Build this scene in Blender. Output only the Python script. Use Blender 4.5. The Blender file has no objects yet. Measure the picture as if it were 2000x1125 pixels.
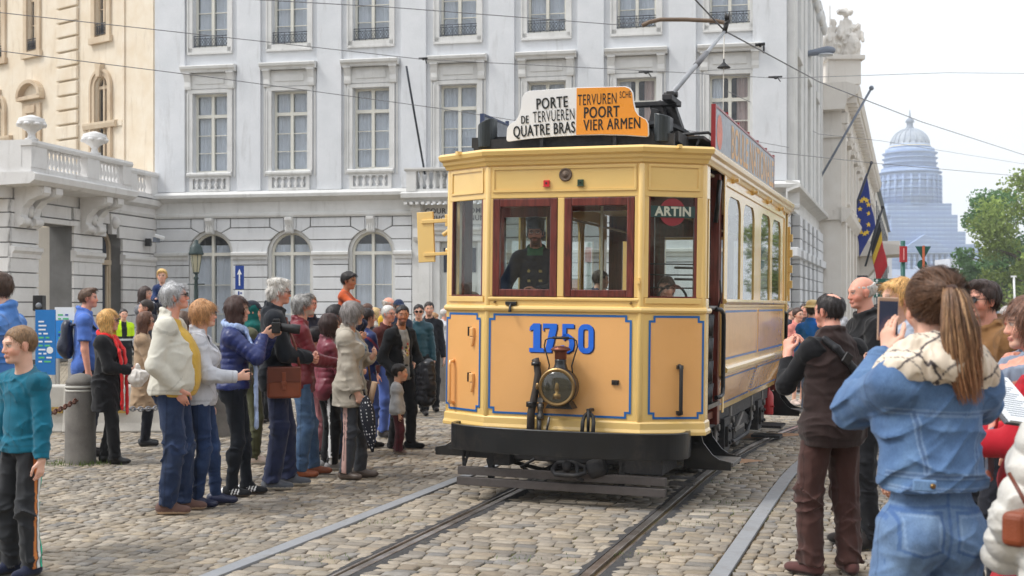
import bpy, bmesh, math, random, time, os
import numpy as np
from mathutils import Vector, Matrix, Euler
T0 = time.time()
R = math.radians
PI = math.pi
SC = bpy.context.scene
COL = SC.collection
random.seed(7)
RNG = np.random.default_rng(11)
F, HZ, CAMZ = 2400.0, 597.0, 1.66          # focal length in photo pixels, horizon row, eye height

def at(px, yf=None, Y=None):
 """ground point under photo column px, either from the row of the feet or from a distance"""
 if Y is None: Y = CAMZ * F / (yf - HZ)
 return Vector(((px - 1000.0) / F * Y, Y, 0.0))
def zat(y, Y): return CAMZ + (HZ - y) / F * Y

def tag(o, label=None, cat=None, group=None, kind=None):
 if label: o['label'] = label
 if cat: o['category'] = cat
 if group: o['group'] = group
 if kind: o['kind'] = kind
 return o
def empty(name, loc=(0, 0, 0), rz=0.0, parent=None):
 o = bpy.data.objects.new(name, None); COL.objects.link(o)
 o.location = loc; o.rotation_euler = (0, 0, rz); o.empty_display_size = .2
 if parent: o.parent = parent
 return o
def kids(o): return list(o.children)
def copy_tree(o, parent=None):
 ch = kids(o)
 c = o.copy(); COL.objects.link(c)
 if parent is not None: c.parent = parent
 for k in ch: copy_tree(k, c)
 return c
def link(name, me, parent=None, mats=()):
 o = bpy.data.objects.new(name, me); COL.objects.link(o)
 for m in mats: me.materials.append(m)
 if parent is not None: o.parent = parent
 return o
def np_mesh(name, v, quads=None, tris=None, smooth=True, col=None):
 me = bpy.data.meshes.new(name)
 v = np.asarray(v, dtype=np.float32)
 nq = 0 if quads is None else len(quads); nt = 0 if tris is None else len(tris)
 me.vertices.add(len(v)); me.vertices.foreach_set('co', v.ravel())
 li = [];
 if nq: li.append(np.asarray(quads, dtype=np.int32).ravel())
 if nt: li.append(np.asarray(tris, dtype=np.int32).ravel())
 li = np.concatenate(li) if li else np.zeros(0, np.int32)
 me.loops.add(len(li)); me.loops.foreach_set('vertex_index', li)
 st = np.concatenate([np.arange(nq) * 4, nq * 4 + np.arange(nt) * 3]).astype(np.int32)
 me.polygons.add(nq + nt); me.polygons.foreach_set('loop_start', st)
 me.polygons.foreach_set('use_smooth', np.full(nq + nt, bool(smooth)))
 me.update(calc_edges=True)
 if col is not None:
  a = me.color_attributes.new('Col', 'FLOAT_COLOR', 'POINT')
  c = np.ones((len(v), 4), np.float32); c[:, :3] = col
  a.data.foreach_set('color', c.ravel())
 return me

class MB:
 """collects shapes; build() links them as ONE mesh object"""
 def __init__(s): s.v = []; s.f = []; s.sm = []
 def add(s, vs, fs, smooth=False, M=None):
  n = len(s.v)
  for p in vs:
   p = Vector(p)
   s.v.append(tuple(M @ p) if M is not None else tuple(p))
  for f in fs:
   s.f.append(tuple(i + n for i in f)); s.sm.append(smooth)
  return s
 def box(s, c, d, rot=None, M=None):
  x, y, z = d[0] / 2, d[1] / 2, d[2] / 2
  vs = [Vector((sx * x, sy * y, sz * z)) for sz in (-1, 1) for sy in (-1, 1) for sx in (-1, 1)]
  if rot is not None:
   e = Euler(rot).to_matrix(); vs = [e @ p for p in vs]
  vs = [p + Vector(c) for p in vs]
  return s.add(vs, [(0, 2, 3, 1), (4, 5, 7, 6), (0, 1, 5, 4), (2, 6, 7, 3), (0, 4, 6, 2), (1, 3, 7, 5)], M=M)
 def bx(s, x0, x1, y0, y1, z0, z1, M=None):
  return s.box(((x0 + x1) / 2, (y0 + y1) / 2, (z0 + z1) / 2), (abs(x1 - x0), abs(y1 - y0), abs(z1 - z0)), M=M)
 def quad(s, a, b, c, d): return s.add([a, b, c, d], [(0, 1, 2, 3)])
 def prism_y(s, poly, y0, y1, M=None, smooth=False):
  """polygon in x,z pushed along y"""
  n = len(poly)
  vs = [(p[0], y0, p[1]) for p in poly] + [(p[0], y1, p[1]) for p in poly]
  fs = [tuple(range(n)), tuple(range(2 * n - 1, n - 1, -1))]
  s.add(vs, fs, M=M)
  k = len(s.v) - 2 * n
  for i in range(n):
   j = (i + 1) % n
   s.f.append((k + j, k + i, k + n + i, k + n + j)); s.sm.append(smooth)
  return s
 def prism_z(s, poly, z0, z1, M=None):
  n = len(poly)
  vs = [(p[0], p[1], z0) for p in poly] + [(p[0], p[1], z1) for p in poly]
  fs = [tuple(range(n - 1, -1, -1)), tuple(range(n, 2 * n))]
  for i in range(n):
   j = (i + 1) % n
   fs.append((i, j, n + j, n + i))
  return s.add(vs, fs, M=M)
 def prism_x(s, poly, x0, x1, M=None):
  n = len(poly)
  vs = [(x0, p[0], p[1]) for p in poly] + [(x1, p[0], p[1]) for p in poly]
  fs = [tuple(range(n - 1, -1, -1)), tuple(range(n, 2 * n))]
  for i in range(n):
   j = (i + 1) % n
   fs.append((i, j, n + j, n + i))
  return s.add(vs, fs, M=M)
 def tube(s, path, r, n=8, caps=True, smooth=True):
  P = [Vector(p) for p in path]; m = len(P)
  rr = r if hasattr(r, '__len__') else [r] * m
  vs = []; up = None
  for i in range(m):
   t = (P[min(i + 1, m - 1)] - P[max(i - 1, 0)]).normalized()
   if up is None:
    up = Vector((0, 0, 1)) if abs(t.z) < .9 else Vector((1, 0, 0))
   a = t.cross(up)
   if a.length < 1e-4: a = t.orthogonal()
   a.normalize(); b = a.cross(t).normalized(); up = b
   for k in range(n):
    w = 2 * PI * k / n
    vs.append(P[i] + (a * math.cos(w) + b * math.sin(w)) * rr[i])
  fs = []
  for i in range(m - 1):
   for k in range(n):
    k2 = (k + 1) % n
    fs.append((i * n + k, i * n + k2, (i + 1) * n + k2, (i + 1) * n + k))
  n0 = len(s.v)
  s.add(vs, fs, smooth)
  if caps:
   s.f.append(tuple(n0 + k for k in range(n - 1, -1, -1))); s.sm.append(False)
   s.f.append(tuple(n0 + (m - 1) * n + k for k in range(n))); s.sm.append(False)
  return s
 def lathe(s, prof, n=16, c=(0, 0, 0), M=None, smooth=True):
  """profile of (radius, z), turned about z"""
  vs = []; m = len(prof)
  for (r, z) in prof:
   for k in range(n):
    w = 2 * PI * k / n
    vs.append((c[0] + r * math.cos(w), c[1] + r * math.sin(w), c[2] + z))
  fs = []
  for i in range(m - 1):
   for k in range(n):
    k2 = (k + 1) % n
    fs.append((i * n + k, i * n + k2, (i + 1) * n + k2, (i + 1) * n + k))
  n0 = len(s.v); s.add(vs, fs, smooth, M=M)
  s.f.append(tuple(n0 + k for k in range(n - 1, -1, -1))); s.sm.append(False)
  s.f.append(tuple(n0 + (m - 1) * n + k for k in range(n))); s.sm.append(False)
  return s
 def sweep(s, prof, path, closed=False, zbase=0.0):
  """profile of (out, z) carried along a plan path of (x, y) with mitred corners; out = to the right of travel"""
  n = len(path); m = len(prof); vs = []
  for i in range(n):
   p = Vector(path[i])
   a = Vector(path[i - 1]) if (i > 0 or closed) else None
   b = Vector(path[(i + 1) % n]) if (i < n - 1 or closed) else None
   d1 = (p - a).normalized() if a is not None else (b - p).normalized()
   d2 = (b - p).normalized() if b is not None else d1
   n1 = Vector((d1.y, -d1.x)); n2 = Vector((d2.y, -d2.x))
   nn = (n1 + n2).normalized(); k = 1.0 / max(.3, nn.dot(n1))
   for (o, z) in prof:
    vs.append((p.x + nn.x * o * k, p.y + nn.y * o * k, zbase + z))
  fs = []
  for i in range(n if closed else n - 1):
   i2 = (i + 1) % n
   for j in range(m):
    j2 = (j + 1) % m
    fs.append((i * m + j, i2 * m + j, i2 * m + j2, i * m + j2))
  n0 = len(s.v); s.add(vs, fs)
  if not closed:
   s.f.append(tuple(n0 + j for j in range(m))); s.sm.append(False)
   s.f.append(tuple(n0 + (n - 1) * m + j for j in range(m - 1, -1, -1))); s.sm.append(False)
  return s
 def ell(s, c, r, n=12, m=8, M=None):
  vs = []; fs = []
  for i in range(m + 1):
   th = PI * i / m
   for k in range(n):
    w = 2 * PI * k / n
    vs.append((c[0] + r[0] * math.sin(th) * math.cos(w), c[1] + r[1] * math.sin(th) * math.sin(w), c[2] - r[2] * math.cos(th)))
  for i in range(m):
   for k in range(n):
    k2 = (k + 1) % n
    fs.append((i * n + k, i * n + k2, (i + 1) * n + k2, (i + 1) * n + k))
  return s.add(vs, fs, True, M=M)
 def mesh(s, name):
  me = bpy.data.meshes.new(name)
  me.from_pydata(s.v, [], s.f)
  me.polygons.foreach_set('use_smooth', s.sm)
  return me
 def build(s, name, mat, parent=None, bevel=0.0, weld=True, recalc=True, seg=2):
  me = s.mesh(name)
  bm = bmesh.new(); bm.from_mesh(me)
  if weld: bmesh.ops.remove_doubles(bm, verts=bm.verts, dist=1e-5)
  if recalc: bmesh.ops.recalc_face_normals(bm, faces=bm.faces)
  bm.to_mesh(me); bm.free()
  o = link(name, me, parent, [mat] if mat else [])
  if bevel > 0:
   b = o.modifiers.new('bevel', 'BEVEL'); b.width = bevel; b.segments = seg; b.limit_method = 'ANGLE'; b.angle_limit = R(40)
   b.harden_normals = False
  return o

def text_mb(body, size, bold=0.0, sx=1.0, spacing=1.0, align='CENTER', depth=0.0):
 """built-in lettering as an MB in the x,z plane facing -y"""
 cu = bpy.data.curves.new('lettering', 'FONT')
 cu.body = body; cu.size = size; cu.align_x = align; cu.align_y = 'CENTER'
 cu.offset = bold; cu.space_character = spacing; cu.extrude = depth; cu.resolution_u = 4
 o = bpy.data.objects.new('lettering', cu); COL.objects.link(o)
 dg = bpy.context.evaluated_depsgraph_get(); dg.update()
 me = bpy.data.meshes.new_from_object(o.evaluated_get(dg))
 mb = MB()
 mb.v = [(v.co.x * sx, -v.co.z, v.co.y) for v in me.vertices]
 mb.f = [tuple(p.vertices) for p in me.polygons]; mb.sm = [False] * len(mb.f)
 bpy.data.objects.remove(o); bpy.data.curves.remove(cu); bpy.data.meshes.remove(me)
 return mb
def mb_put(dst, src, M):
 n = len(dst.v)
 dst.v += [tuple(M @ Vector(v)) for v in src.v]
 dst.f += [tuple(i + n for i in f) for f in src.f]; dst.sm += src.sm
 return dst
def stroke_mb(pts, w, closed=False):
 """flat band of width w along points in x,z (facing -y), mitred"""
 mb = MB(); n = len(pts); vs = []
 for i in range(n):
  p = Vector(pts[i])
  a = Vector(pts[i - 1]) if (i > 0 or closed) else None
  b = Vector(pts[(i + 1) % n]) if (i < n - 1 or closed) else None
  d1 = (p - a).normalized() if a is not None else (b - p).normalized()
  d2 = (b - p).normalized() if b is not None else d1
  n1 = Vector((-d1.y, d1.x)); n2 = Vector((-d2.y, d2.x)); nn = (n1 + n2)
  nn = nn.normalized() if nn.length > 1e-6 else n1
  k = 1 / max(.4, nn.dot(n1))
  vs += [(p.x + nn.x * w / 2 * k, 0, p.y + nn.y * w / 2 * k), (p.x - nn.x * w / 2 * k, 0, p.y - nn.y * w / 2 * k)]
 fs = []
 for i in range(n if closed else n - 1):
  j = (i + 1) % n
  fs.append((2 * i, 2 * i + 1, 2 * j + 1, 2 * j))
 return mb.add(vs, fs)

def lin(r, g, b):
 f = lambda c: (c / 255 / 12.92) if c / 255 <= .04045 else ((c / 255 + .055) / 1.055) ** 2.4
 return (f(r), f(g), f(b))
class NT:
 def __init__(s, name):
  s.m = bpy.data.materials.new(name); s.m.use_nodes = True
  s.t = s.m.node_tree; s.b = s.t.nodes['Principled BSDF']; s.out = s.t.nodes['Material Output']
 def n(s, typ, **kw):
  nd = s.t.nodes.new(typ)
  for k, v in kw.items():
   if k.startswith('i_'):
    nd.inputs[int(k[2:]) if k[2:].isdigit() else k[2:]].default_value = v
   else: setattr(nd, k, v)
  return nd
 def l(s, a, b): s.t.links.new(a, b)
 def set(s, **kw):
  for k, v in kw.items():
   k = {'rough': 'Roughness', 'metal': 'Metallic', 'spec': 'Specular IOR Level', 'coat': 'Coat Weight', 'coatr': 'Coat Roughness', 'sheen': 'Sheen Weight', 'base': 'Base Color', 'alpha': 'Alpha', 'trans': 'Transmission Weight', 'sss': 'Subsurface Weight'}.get(k, k)
   if k == 'Base Color' and len(v) == 3: v = (*v, 1)
   s.b.inputs[k].default_value = v
  return s
 def coord(s, kind='Object', scale=(1, 1, 1), rot=(0, 0, 0)):
  tc = s.n('ShaderNodeTexCoord'); mp = s.n('ShaderNodeMapping')
  mp.inputs['Scale'].default_value = scale; mp.inputs['Rotation'].default_value = rot
  s.l(tc.outputs[kind], mp.inputs['Vector']); return mp.outputs[0]
 def noise(s, vec, scale, detail=4, rough=.55, dist=0.0):
  nd = s.n('ShaderNodeTexNoise'); nd.inputs['Scale'].default_value = scale; nd.inputs['Detail'].default_value = detail
  nd.inputs['Roughness'].default_value = rough; nd.inputs['Distortion'].default_value = dist
  s.l(vec, nd.inputs['Vector']); return nd.outputs['Fac']
 def ramp(s, fac, stops, interp='LINEAR'):
  nd = s.n('ShaderNodeValToRGB'); cr = nd.color_ramp; cr.interpolation = interp
  while len(cr.elements) < len(stops): cr.elements.new(.5)
  for e, (p, c) in zip(cr.elements, stops):
   e.position = p; e.color = (*c, 1) if len(c) == 3 else c
  s.l(fac, nd.inputs[0]); return nd.outputs[0]
 def mix(s, fac, a, b, mode='MIX'):
  nd = s.n('ShaderNodeMix', data_type='RGBA', blend_type=mode)
  for sock, val in ((nd.inputs[0], fac), (nd.inputs[6], a), (nd.inputs[7], b)):
   if hasattr(val, 'links'): s.l(val, sock)
   elif isinstance(val, (int, float)): sock.default_value = val
   else: sock.default_value = (*val, 1) if len(val) == 3 else val
  return nd.outputs[2]
 def math(s, op, a, b=0.0):
  nd = s.n('ShaderNodeMath', operation=op)
  for i, val in enumerate((a, b)):
   if hasattr(val, 'links'): s.l(val, nd.inputs[i])
   else: nd.inputs[i].default_value = val
  return nd.outputs[0]
 def bump(s, h, strength=.3, dist=.01):
  nd = s.n('ShaderNodeBump'); nd.inputs['Strength'].default_value = strength; nd.inputs['Distance'].default_value = dist
  s.l(h, nd.inputs['Height']); s.l(nd.outputs[0], s.b.inputs['Normal']); return nd
 def base(s, sock): s.l(sock, s.b.inputs['Base Color'])

def g3(c, k): return tuple(min(1, max(0, x * k)) for x in c)
def paint(name, c, rough=.4, var=.06, scale=3.0, bump=0.0, metal=0.0, coat=0.0, spec=.5, dirt=None, dirt_amt=.3):
 """painted or plain surface with slow mottling, fine grain and optional dirt of its own shape"""
 t = NT(name); t.set(rough=rough, metal=metal, coat=coat, spec=spec)
 v = t.coord()
 a = t.noise(v, scale, 5); k = t.ramp(a, [(.3, g3(c, 1 - var)), (.7, g3(c, 1 + var))])
 if dirt is not None:
  d = t.noise(v, scale * 1.7, 8, .7, .6); dm = t.ramp(d, [(.52, (0, 0, 0)), (.75, (dirt_amt,) * 3)])
  k = t.mix(dm, k, dirt)
 t.base(k)
 r = t.noise(v, scale * 6, 3); rr = t.ramp(r, [(.3, (rough * .85,) * 3), (.7, (min(1, rough * 1.2),) * 3)]); t.l(rr, t.b.inputs['Roughness'])
 if bump > 0:
  t.bump(t.noise(v, scale * 25, 4), bump, .01)
 return t.m
def stone_mat(name, c, c2=None, stain=(.06, .05, .04), amt=.5, bump=.25, sc=1.0):
 t = NT(name); t.set(rough=.85, spec=.25)
 v = t.coord('Object'); c2 = c2 or g3(c, .88)
 k = t.ramp(t.noise(v, 1.3 * sc, 6, .6), [(.3, c2), (.7, c)])
 vs = t.coord('Object', scale=(2.2 * sc, 2.2 * sc, .35 * sc))
 st = t.ramp(t.noise(vs, 1.6, 7, .65, .4), [(.56, (0, 0, 0)), (.82, (amt,) * 3)])
 k = t.mix(st, k, stain)
 gr = t.ramp(t.noise(v, 40 * sc, 3), [(.3, (.93,) * 3), (.7, (1, 1, 1))]); k = t.mix(1.0, k, gr, 'MULTIPLY')
 t.base(k); t.bump(t.noise(v, 30 * sc, 5), bump, .01)
 return t.m
def glass_mat(name, tint=(.9, .95, .95), refl=.06, rough=.02):
 t = NT(name); nt = t.t
 tr = t.n('ShaderNodeBsdfTransparent'); tr.inputs[0].default_value = (*tint, 1)
 gl = t.n('ShaderNodeBsdfGlossy'); gl.inputs['Roughness'].default_value = rough
 lw = t.n('ShaderNodeLayerWeight'); lw.inputs[0].default_value = .5
 f2 = t.math('ADD', t.math('MULTIPLY', t.math('POWER', lw.outputs['Facing'], 4.0), .9), refl)
 mx = t.n('ShaderNodeMixShader'); t.l(f2, mx.inputs[0]); t.l(tr.outputs[0], mx.inputs[1]); t.l(gl.outputs[0], mx.inputs[2])
 t.l(mx.outputs[0], t.out.inputs[0]); return t.m
HAZE = int(os.environ.get('HAZE', '1')); PEOPLE = int(os.environ.get('PEOPLE', '1'))
def V3(*a): return np.array(a, dtype=np.float64)
def unit(v):
 v = np.asarray(v, float); return v / (np.linalg.norm(v) + 1e-9)
def rotm(yaw=0, pitch=0, roll=0):
 return np.array((Matrix.Rotation(-yaw, 3, 'Z') @ Matrix.Rotation(pitch, 3, 'X') @ Matrix.Rotation(roll, 3, 'Y')))
class Prim:
 __slots__ = ('a', 'b', 'ra', 'rb', 'M', 'flat', 'q', 'k', 'mode', 'flat0')
 def __init__(s, a, b, ra, rb=None, M=None, flat=False, q=None, k=.02, mode='u', flat0=False):
  s.a = np.asarray(a, float); s.b = np.asarray(b, float); s.ra = np.asarray(ra, float); s.rb = s.ra if rb is None else np.asarray(rb, float)
  s.M = M; s.flat = flat; s.q = q; s.k = k; s.mode = mode; s.flat0 = flat0
 def bbox(s):
  m = max(s.ra.max(), s.rb.max()) + (.02 if s.q else 0)
  return np.minimum(s.a, s.b) - m, np.maximum(s.a, s.b) + m
 def ev(s, X, Y, Z):
  ab = s.b - s.a; L2 = float(ab @ ab)
  px, py, pz = X - s.a[0], Y - s.a[1], Z - s.a[2]
  if L2 > 1e-10:
   tu = (px * ab[0] + py * ab[1] + pz * ab[2]) / L2
   t = np.clip(tu, 0, 1)
   qx, qy, qz = px - t * ab[0], py - t * ab[1], pz - t * ab[2]
  else: tu = t = np.float32(0); qx, qy, qz = px, py, pz
  if s.ra.ndim == 0 and s.rb.ndim == 0:
   r = s.ra + (s.rb - s.ra) * t
   if s.q: r = r + s.q[1] * (np.abs(np.sin(t * (math.sqrt(L2) / s.q[0]) * PI)) ** .6 - .6)
   d = np.sqrt(qx * qx + qy * qy + qz * qz) - r
  else:
   ra = np.broadcast_to(s.ra, (3,)); rb = np.broadcast_to(s.rb, (3,))
   M = np.eye(3) if s.M is None else s.M
   acc = 0
   for i in range(3):
    u = qx * M[0, i] + qy * M[1, i] + qz * M[2, i]
    r = ra[i] + (rb[i] - ra[i]) * t
    acc = acc + (u / r) ** 2
   rm = np.minimum(ra.min(), rb.min())
   ln = np.sqrt(acc)
   rmin = min(ra.min(), rb.min()); rmean = float((ra.mean() + rb.mean()) / 2)
   sc = rmin + (rmean - rmin) * .5
   d = (ln - 1) * sc
   if s.q: d = d - s.q[1] * (np.abs(np.sin(t * (math.sqrt(L2) / s.q[0]) * PI)) ** .6 - .6)
  if s.flat: d = np.maximum(d, (tu - 1) * math.sqrt(L2))
  if s.flat0: d = np.maximum(d, -tu * math.sqrt(L2))
  return d
def cap(a, b, ra, rb=None, **k): return Prim(a, b, ra, rb, **k)
def ball(c, r, **k): return Prim(c, c, r, **k)

class Field:
 def __init__(s, lo, hi, vox):
  s.lo = np.asarray(lo, float) - 3 * vox; s.vox = vox
  n = np.ceil((np.asarray(hi, float) + 3 * vox - s.lo) / vox).astype(int) + 1
  s.ax = [(s.lo[i] + vox * np.arange(n[i])).astype(np.float32) for i in range(3)]
  s.f = np.full(tuple(n), .15, np.float32)
 @staticmethod
 def of(prims, vox, pad=0.0):
  bb = [p.bbox() for p in prims if p.mode == 'u']
  return Field(np.min([b[0] for b in bb], axis=0) - pad, np.max([b[1] for b in bb], axis=0) + pad, vox)
 def grid(s, sl=None):
  ax = s.ax if sl is None else [s.ax[i][sl[i]] for i in range(3)]
  return ax[0][:, None, None], ax[1][None, :, None], ax[2][None, None, :]
 def add(s, p):
  lo, hi = p.bbox(); m = p.k + 2 * s.vox
  sl = []
  for i in range(3):
   i0 = max(0, int((lo[i] - m - s.lo[i]) / s.vox)); i1 = min(len(s.ax[i]), int((hi[i] + m - s.lo[i]) / s.vox) + 2)
   if i1 <= i0: return s
   sl.append(slice(i0, i1))
  sl = tuple(sl); X, Y, Z = s.grid(sl)
  d = p.ev(X, Y, Z).astype(np.float32); a = s.f[sl]; k = p.k
  if p.mode == 'u':
   if k > 0:
    h = np.maximum(k - np.abs(a - d), 0) / k; s.f[sl] = np.minimum(a, d) - h * h * k * .25
   else: s.f[sl] = np.minimum(a, d)
  else:
   d = -d
   if k > 0:
    h = np.maximum(k - np.abs(a - d), 0) / k; s.f[sl] = np.maximum(a, d) + h * h * k * .25
   else: s.f[sl] = np.maximum(a, d)
  return s
 def addall(s, ps):
  for p in ps: s.add(p)
  return s
 def cut(s, fn):
  s.f = np.maximum(s.f, fn(*s.grid()).astype(np.float32)); return s
 def noise(s, cell, seed=0, ridged=False):
  rg = np.random.default_rng(seed); W = []; sh = []
  for i in range(3):
   n = len(s.ax[i]); c = cell[i] / s.vox; nc = int(n / c) + 3
   u = np.arange(n) / c + rg.random(); j = np.floor(u).astype(int); fr = u - j; fr = fr * fr * (3 - 2 * fr)
   w = np.zeros((n, nc), np.float32); w[np.arange(n), j] += 1 - fr; w[np.arange(n), np.minimum(j + 1, nc - 1)] += fr
   W.append(w); sh.append(nc)
  A = rg.random(sh).astype(np.float32) * 2 - 1
  A = np.tensordot(W[0], A, (1, 0)); A = np.moveaxis(np.tensordot(W[1], A, (1, 1)), 0, 1); A = np.moveaxis(np.tensordot(W[2], A, (1, 2)), 0, 2)
  if ridged: A = 1 - 2 * np.abs(A) * 1.4
  return A
 def folds(s, seed, lam=.10, dirs=2, mask=.12):
  """long soft creases running in a few slanting directions"""
  rg = np.random.default_rng(seed); X, Y, Z = s.grid(); out = 0
  wp_ = s.noise((.16, .16, .16), seed + 1);
  for i in range(dirs):
   a = rg.uniform(.25, 1.1) * (1 if i % 2 else -1); b = rg.uniform(-.4, .4); k = 2 * PI / (lam * rg.uniform(.8, 1.3)) / 2
   ph = (X * math.sin(a) + Y * b + Z * math.cos(a)) * k + 2.6 * wp_ + rg.uniform(0, 6)
   m = np.clip(s.noise((mask, mask, mask * 1.2), seed + 5 + i) * 1.6 + .45, 0, 1)
   out = out + m * ((1 - np.abs(np.sin(ph))) ** 3 * 1.5 - .3)
  return out.astype(np.float32)
 def nets(s):
  f = s.f; sg = f < 0
  sg[0] = sg[-1] = False; sg[:, 0] = sg[:, -1] = False; sg[:, :, 0] = sg[:, :, -1] = False
  c = np.zeros(tuple(np.array(f.shape) - 1), np.int8)
  offs = [(i, j, k) for i in (0, 1) for j in (0, 1) for k in (0, 1)]
  N = c.shape
  for (i, j, k) in offs: c += sg[i:i + N[0], j:j + N[1], k:k + N[2]]
  act = (c > 0) & (c < 8); ii = np.argwhere(act); n = len(ii)
  if n == 0: return np.zeros((0, 3)), np.zeros((0, 4), int)
  val = np.stack([f[ii[:, 0] + o[0], ii[:, 1] + o[1], ii[:, 2] + o[2]] for o in offs], 1)
  sgn = np.stack([sg[ii[:, 0] + o[0], ii[:, 1] + o[1], ii[:, 2] + o[2]] for o in offs], 1)
  pos = np.zeros((n, 3)); cnt = np.zeros(n)
  for a in range(8):
   for b in range(a + 1, 8):
    oa, ob = np.array(offs[a]), np.array(offs[b])
    if np.abs(oa - ob).sum() != 1: continue
    x = sgn[:, a] != sgn[:, b]
    va, vb = val[x, a], val[x, b]; den = va - vb
    t = np.clip(np.where(np.abs(den) > 1e-9, va / np.where(np.abs(den) > 1e-9, den, 1), .5), 0, 1)
    pos[x] += oa + t[:, None] * (ob - oa); cnt[x] += 1
  P = s.lo + (ii + pos / cnt[:, None]) * s.vox
  vid = np.full(N, -1, np.int64); vid[act] = np.arange(n)
  Q = []
  for ax in range(3):
   a1, a2 = (ax + 1) % 3, (ax + 2) % 3
   s0 = [slice(None)] * 3; s1 = [slice(None)] * 3
   s0[ax] = slice(0, -1); s1[ax] = slice(1, None)
   A = sg[tuple(s0)]; B = sg[tuple(s1)]
   e = np.argwhere(A != B)
   if len(e) == 0: continue
   ok = (e[:, a1] >= 1) & (e[:, a2] >= 1) & (e[:, a1] < N[a1]) & (e[:, a2] < N[a2]); e = e[ok]
   fl = A[e[:, 0], e[:, 1], e[:, 2]]
   def cid(d1, d2):
    q = e.copy(); q[:, a1] -= d1; q[:, a2] -= d2; return vid[q[:, 0], q[:, 1], q[:, 2]]
   q = np.stack([cid(1, 1), cid(0, 1), cid(0, 0), cid(1, 0)], 1)
   q[~fl] = q[~fl][:, ::-1]
   Q.append(q)
  return P, np.concatenate(Q)
def surf(fld, name, parent, mat, col, paintf=None, smooth=1):
 P, Q = fld.nets()
 if len(P) == 0: return None
 for _ in range(smooth):                    # one light relax takes the voxel steps out
  acc = np.zeros_like(P); n = np.zeros(len(P))
  for i in range(4):
   for j in ((i + 1) % 4, (i + 3) % 4):
    np.add.at(acc, Q[:, i], P[Q[:, j]]); np.add.at(n, Q[:, i], 1)
  P = P * .5 + .5 * acc / np.maximum(n, 1)[:, None]
 c = np.empty((len(P), 3), np.float32); c[:] = col
 if paintf is not None: c = paintf(P, c)
 me = np_mesh(name, P, quads=Q, col=c)
 return link(name, me, parent, [mat])

def attr_mat(name, rough=.8, kind='cloth', sheen=.0, spec=.3, coat=0.0):
 t = NT(name); t.set(rough=rough, spec=spec, sheen=sheen, coat=coat)
 at_ = t.n('ShaderNodeAttribute', attribute_name='Col'); c = at_.outputs['Color']; v = t.coord()
 if kind == 'cloth':
  n = t.noise(v, 9, 5, .6); c = t.mix(1, c, t.ramp(n, [(.3, (.88,) * 3), (.7, (1.08,) * 3)]), 'MULTIPLY')
  w = t.noise(t.coord(scale=(1, 1, .5)), 14, 4, .5, 1.0); t.bump(w, .35, .014)
 elif kind == 'denim':
  n = t.noise(v, 7, 6, .65); fine = t.noise(t.coord(scale=(1, 1, .25)), 420, 2)
  c = t.mix(1, c, t.ramp(n, [(.3, (.72, .75, .80)), (.5, (1, 1, 1)), (.72, (1.45, 1.36, 1.22))]), 'MULTIPLY')
  c = t.mix(1, c, t.ramp(fine, [(.3, (.86,) * 3), (.7, (1.14,) * 3)]), 'MULTIPLY')
  w = t.noise(t.coord(scale=(1, 1, .6)), 16, 4, .5, 1.0); t.bump(w, .35, .014)
 elif kind == 'skin':
  n = t.noise(v, 22, 4); c = t.mix(1, c, t.ramp(n, [(.3, (.93, .9, .88)), (.7, (1.05, 1.05, 1.05))]), 'MULTIPLY')
  t.set(sss=.12); t.b.inputs['Subsurface Radius'].default_value = (.012, .005, .003)
  t.bump(t.noise(v, 160, 3), .12, .004)
 elif kind == 'hair':
  n = t.noise(t.coord(scale=(1, 1, .16)), 170, 3, .6, .4); c = t.mix(1, c, t.ramp(n, [(.32, (.5,) * 3), (.5, (.95,) * 3), (.7, (1.35,) * 3)]), 'MULTIPLY')
  t.bump(n, .5, .006)
 elif kind == 'puffer':
  w = t.noise(v, 30, 4, .6, .5); t.bump(w, .35, .012)
 elif kind == 'leather':
  n = t.noise(v, 14, 5, .6); c = t.mix(1, c, t.ramp(n, [(.3, (.7,) * 3), (.7, (1.15,) * 3)]), 'MULTIPLY')
  t.bump(t.noise(v, 90, 4), .25, .006)
 t.base(c); return t.m
MSKIN = attr_mat('skin', .5, 'skin', spec=.35)
MCLOTH = attr_mat('woven_cloth', .85, 'cloth', sheen=.15, spec=.2)
MDENIM = attr_mat('denim', .9, 'denim', sheen=.1, spec=.15)
MHAIR = attr_mat('hair', .45, 'hair', spec=.4)
MPUFF = attr_mat('puffer_nylon', .38, 'puffer', spec=.45)
MLEATH = attr_mat('leather', .42, 'leather', spec=.45)
MGLOSS = attr_mat('dark_gloss', .12, 'plain', spec=.6)
CMAT = {'cloth': MCLOTH, 'denim': MDENIM, 'puffer': MPUFF, 'leather': MLEATH}

SKIN = {'fair': lin(226, 178, 156), 'pink': lin(222, 162, 142), 'tan': lin(186, 132, 104), 'olive': lin(186, 134, 106), 'kid': lin(232, 186, 164)}

def ik(S, W, l1, l2, hint):
 S, W, hint = np.asarray(S, float), np.asarray(W, float), unit(hint)
 d = W - S; L = np.linalg.norm(d); mx = (l1 + l2) * .998
 if L > mx: W = S + d / L * mx; d = W - S; L = mx
 u = d / L; a = (l1 * l1 - l2 * l2 + L * L) / (2 * L); h = math.sqrt(max(0, l1 * l1 - a * a))
 p = hint - u * (hint @ u); p = unit(p)
 return S + u * a + p * h, W

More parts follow.
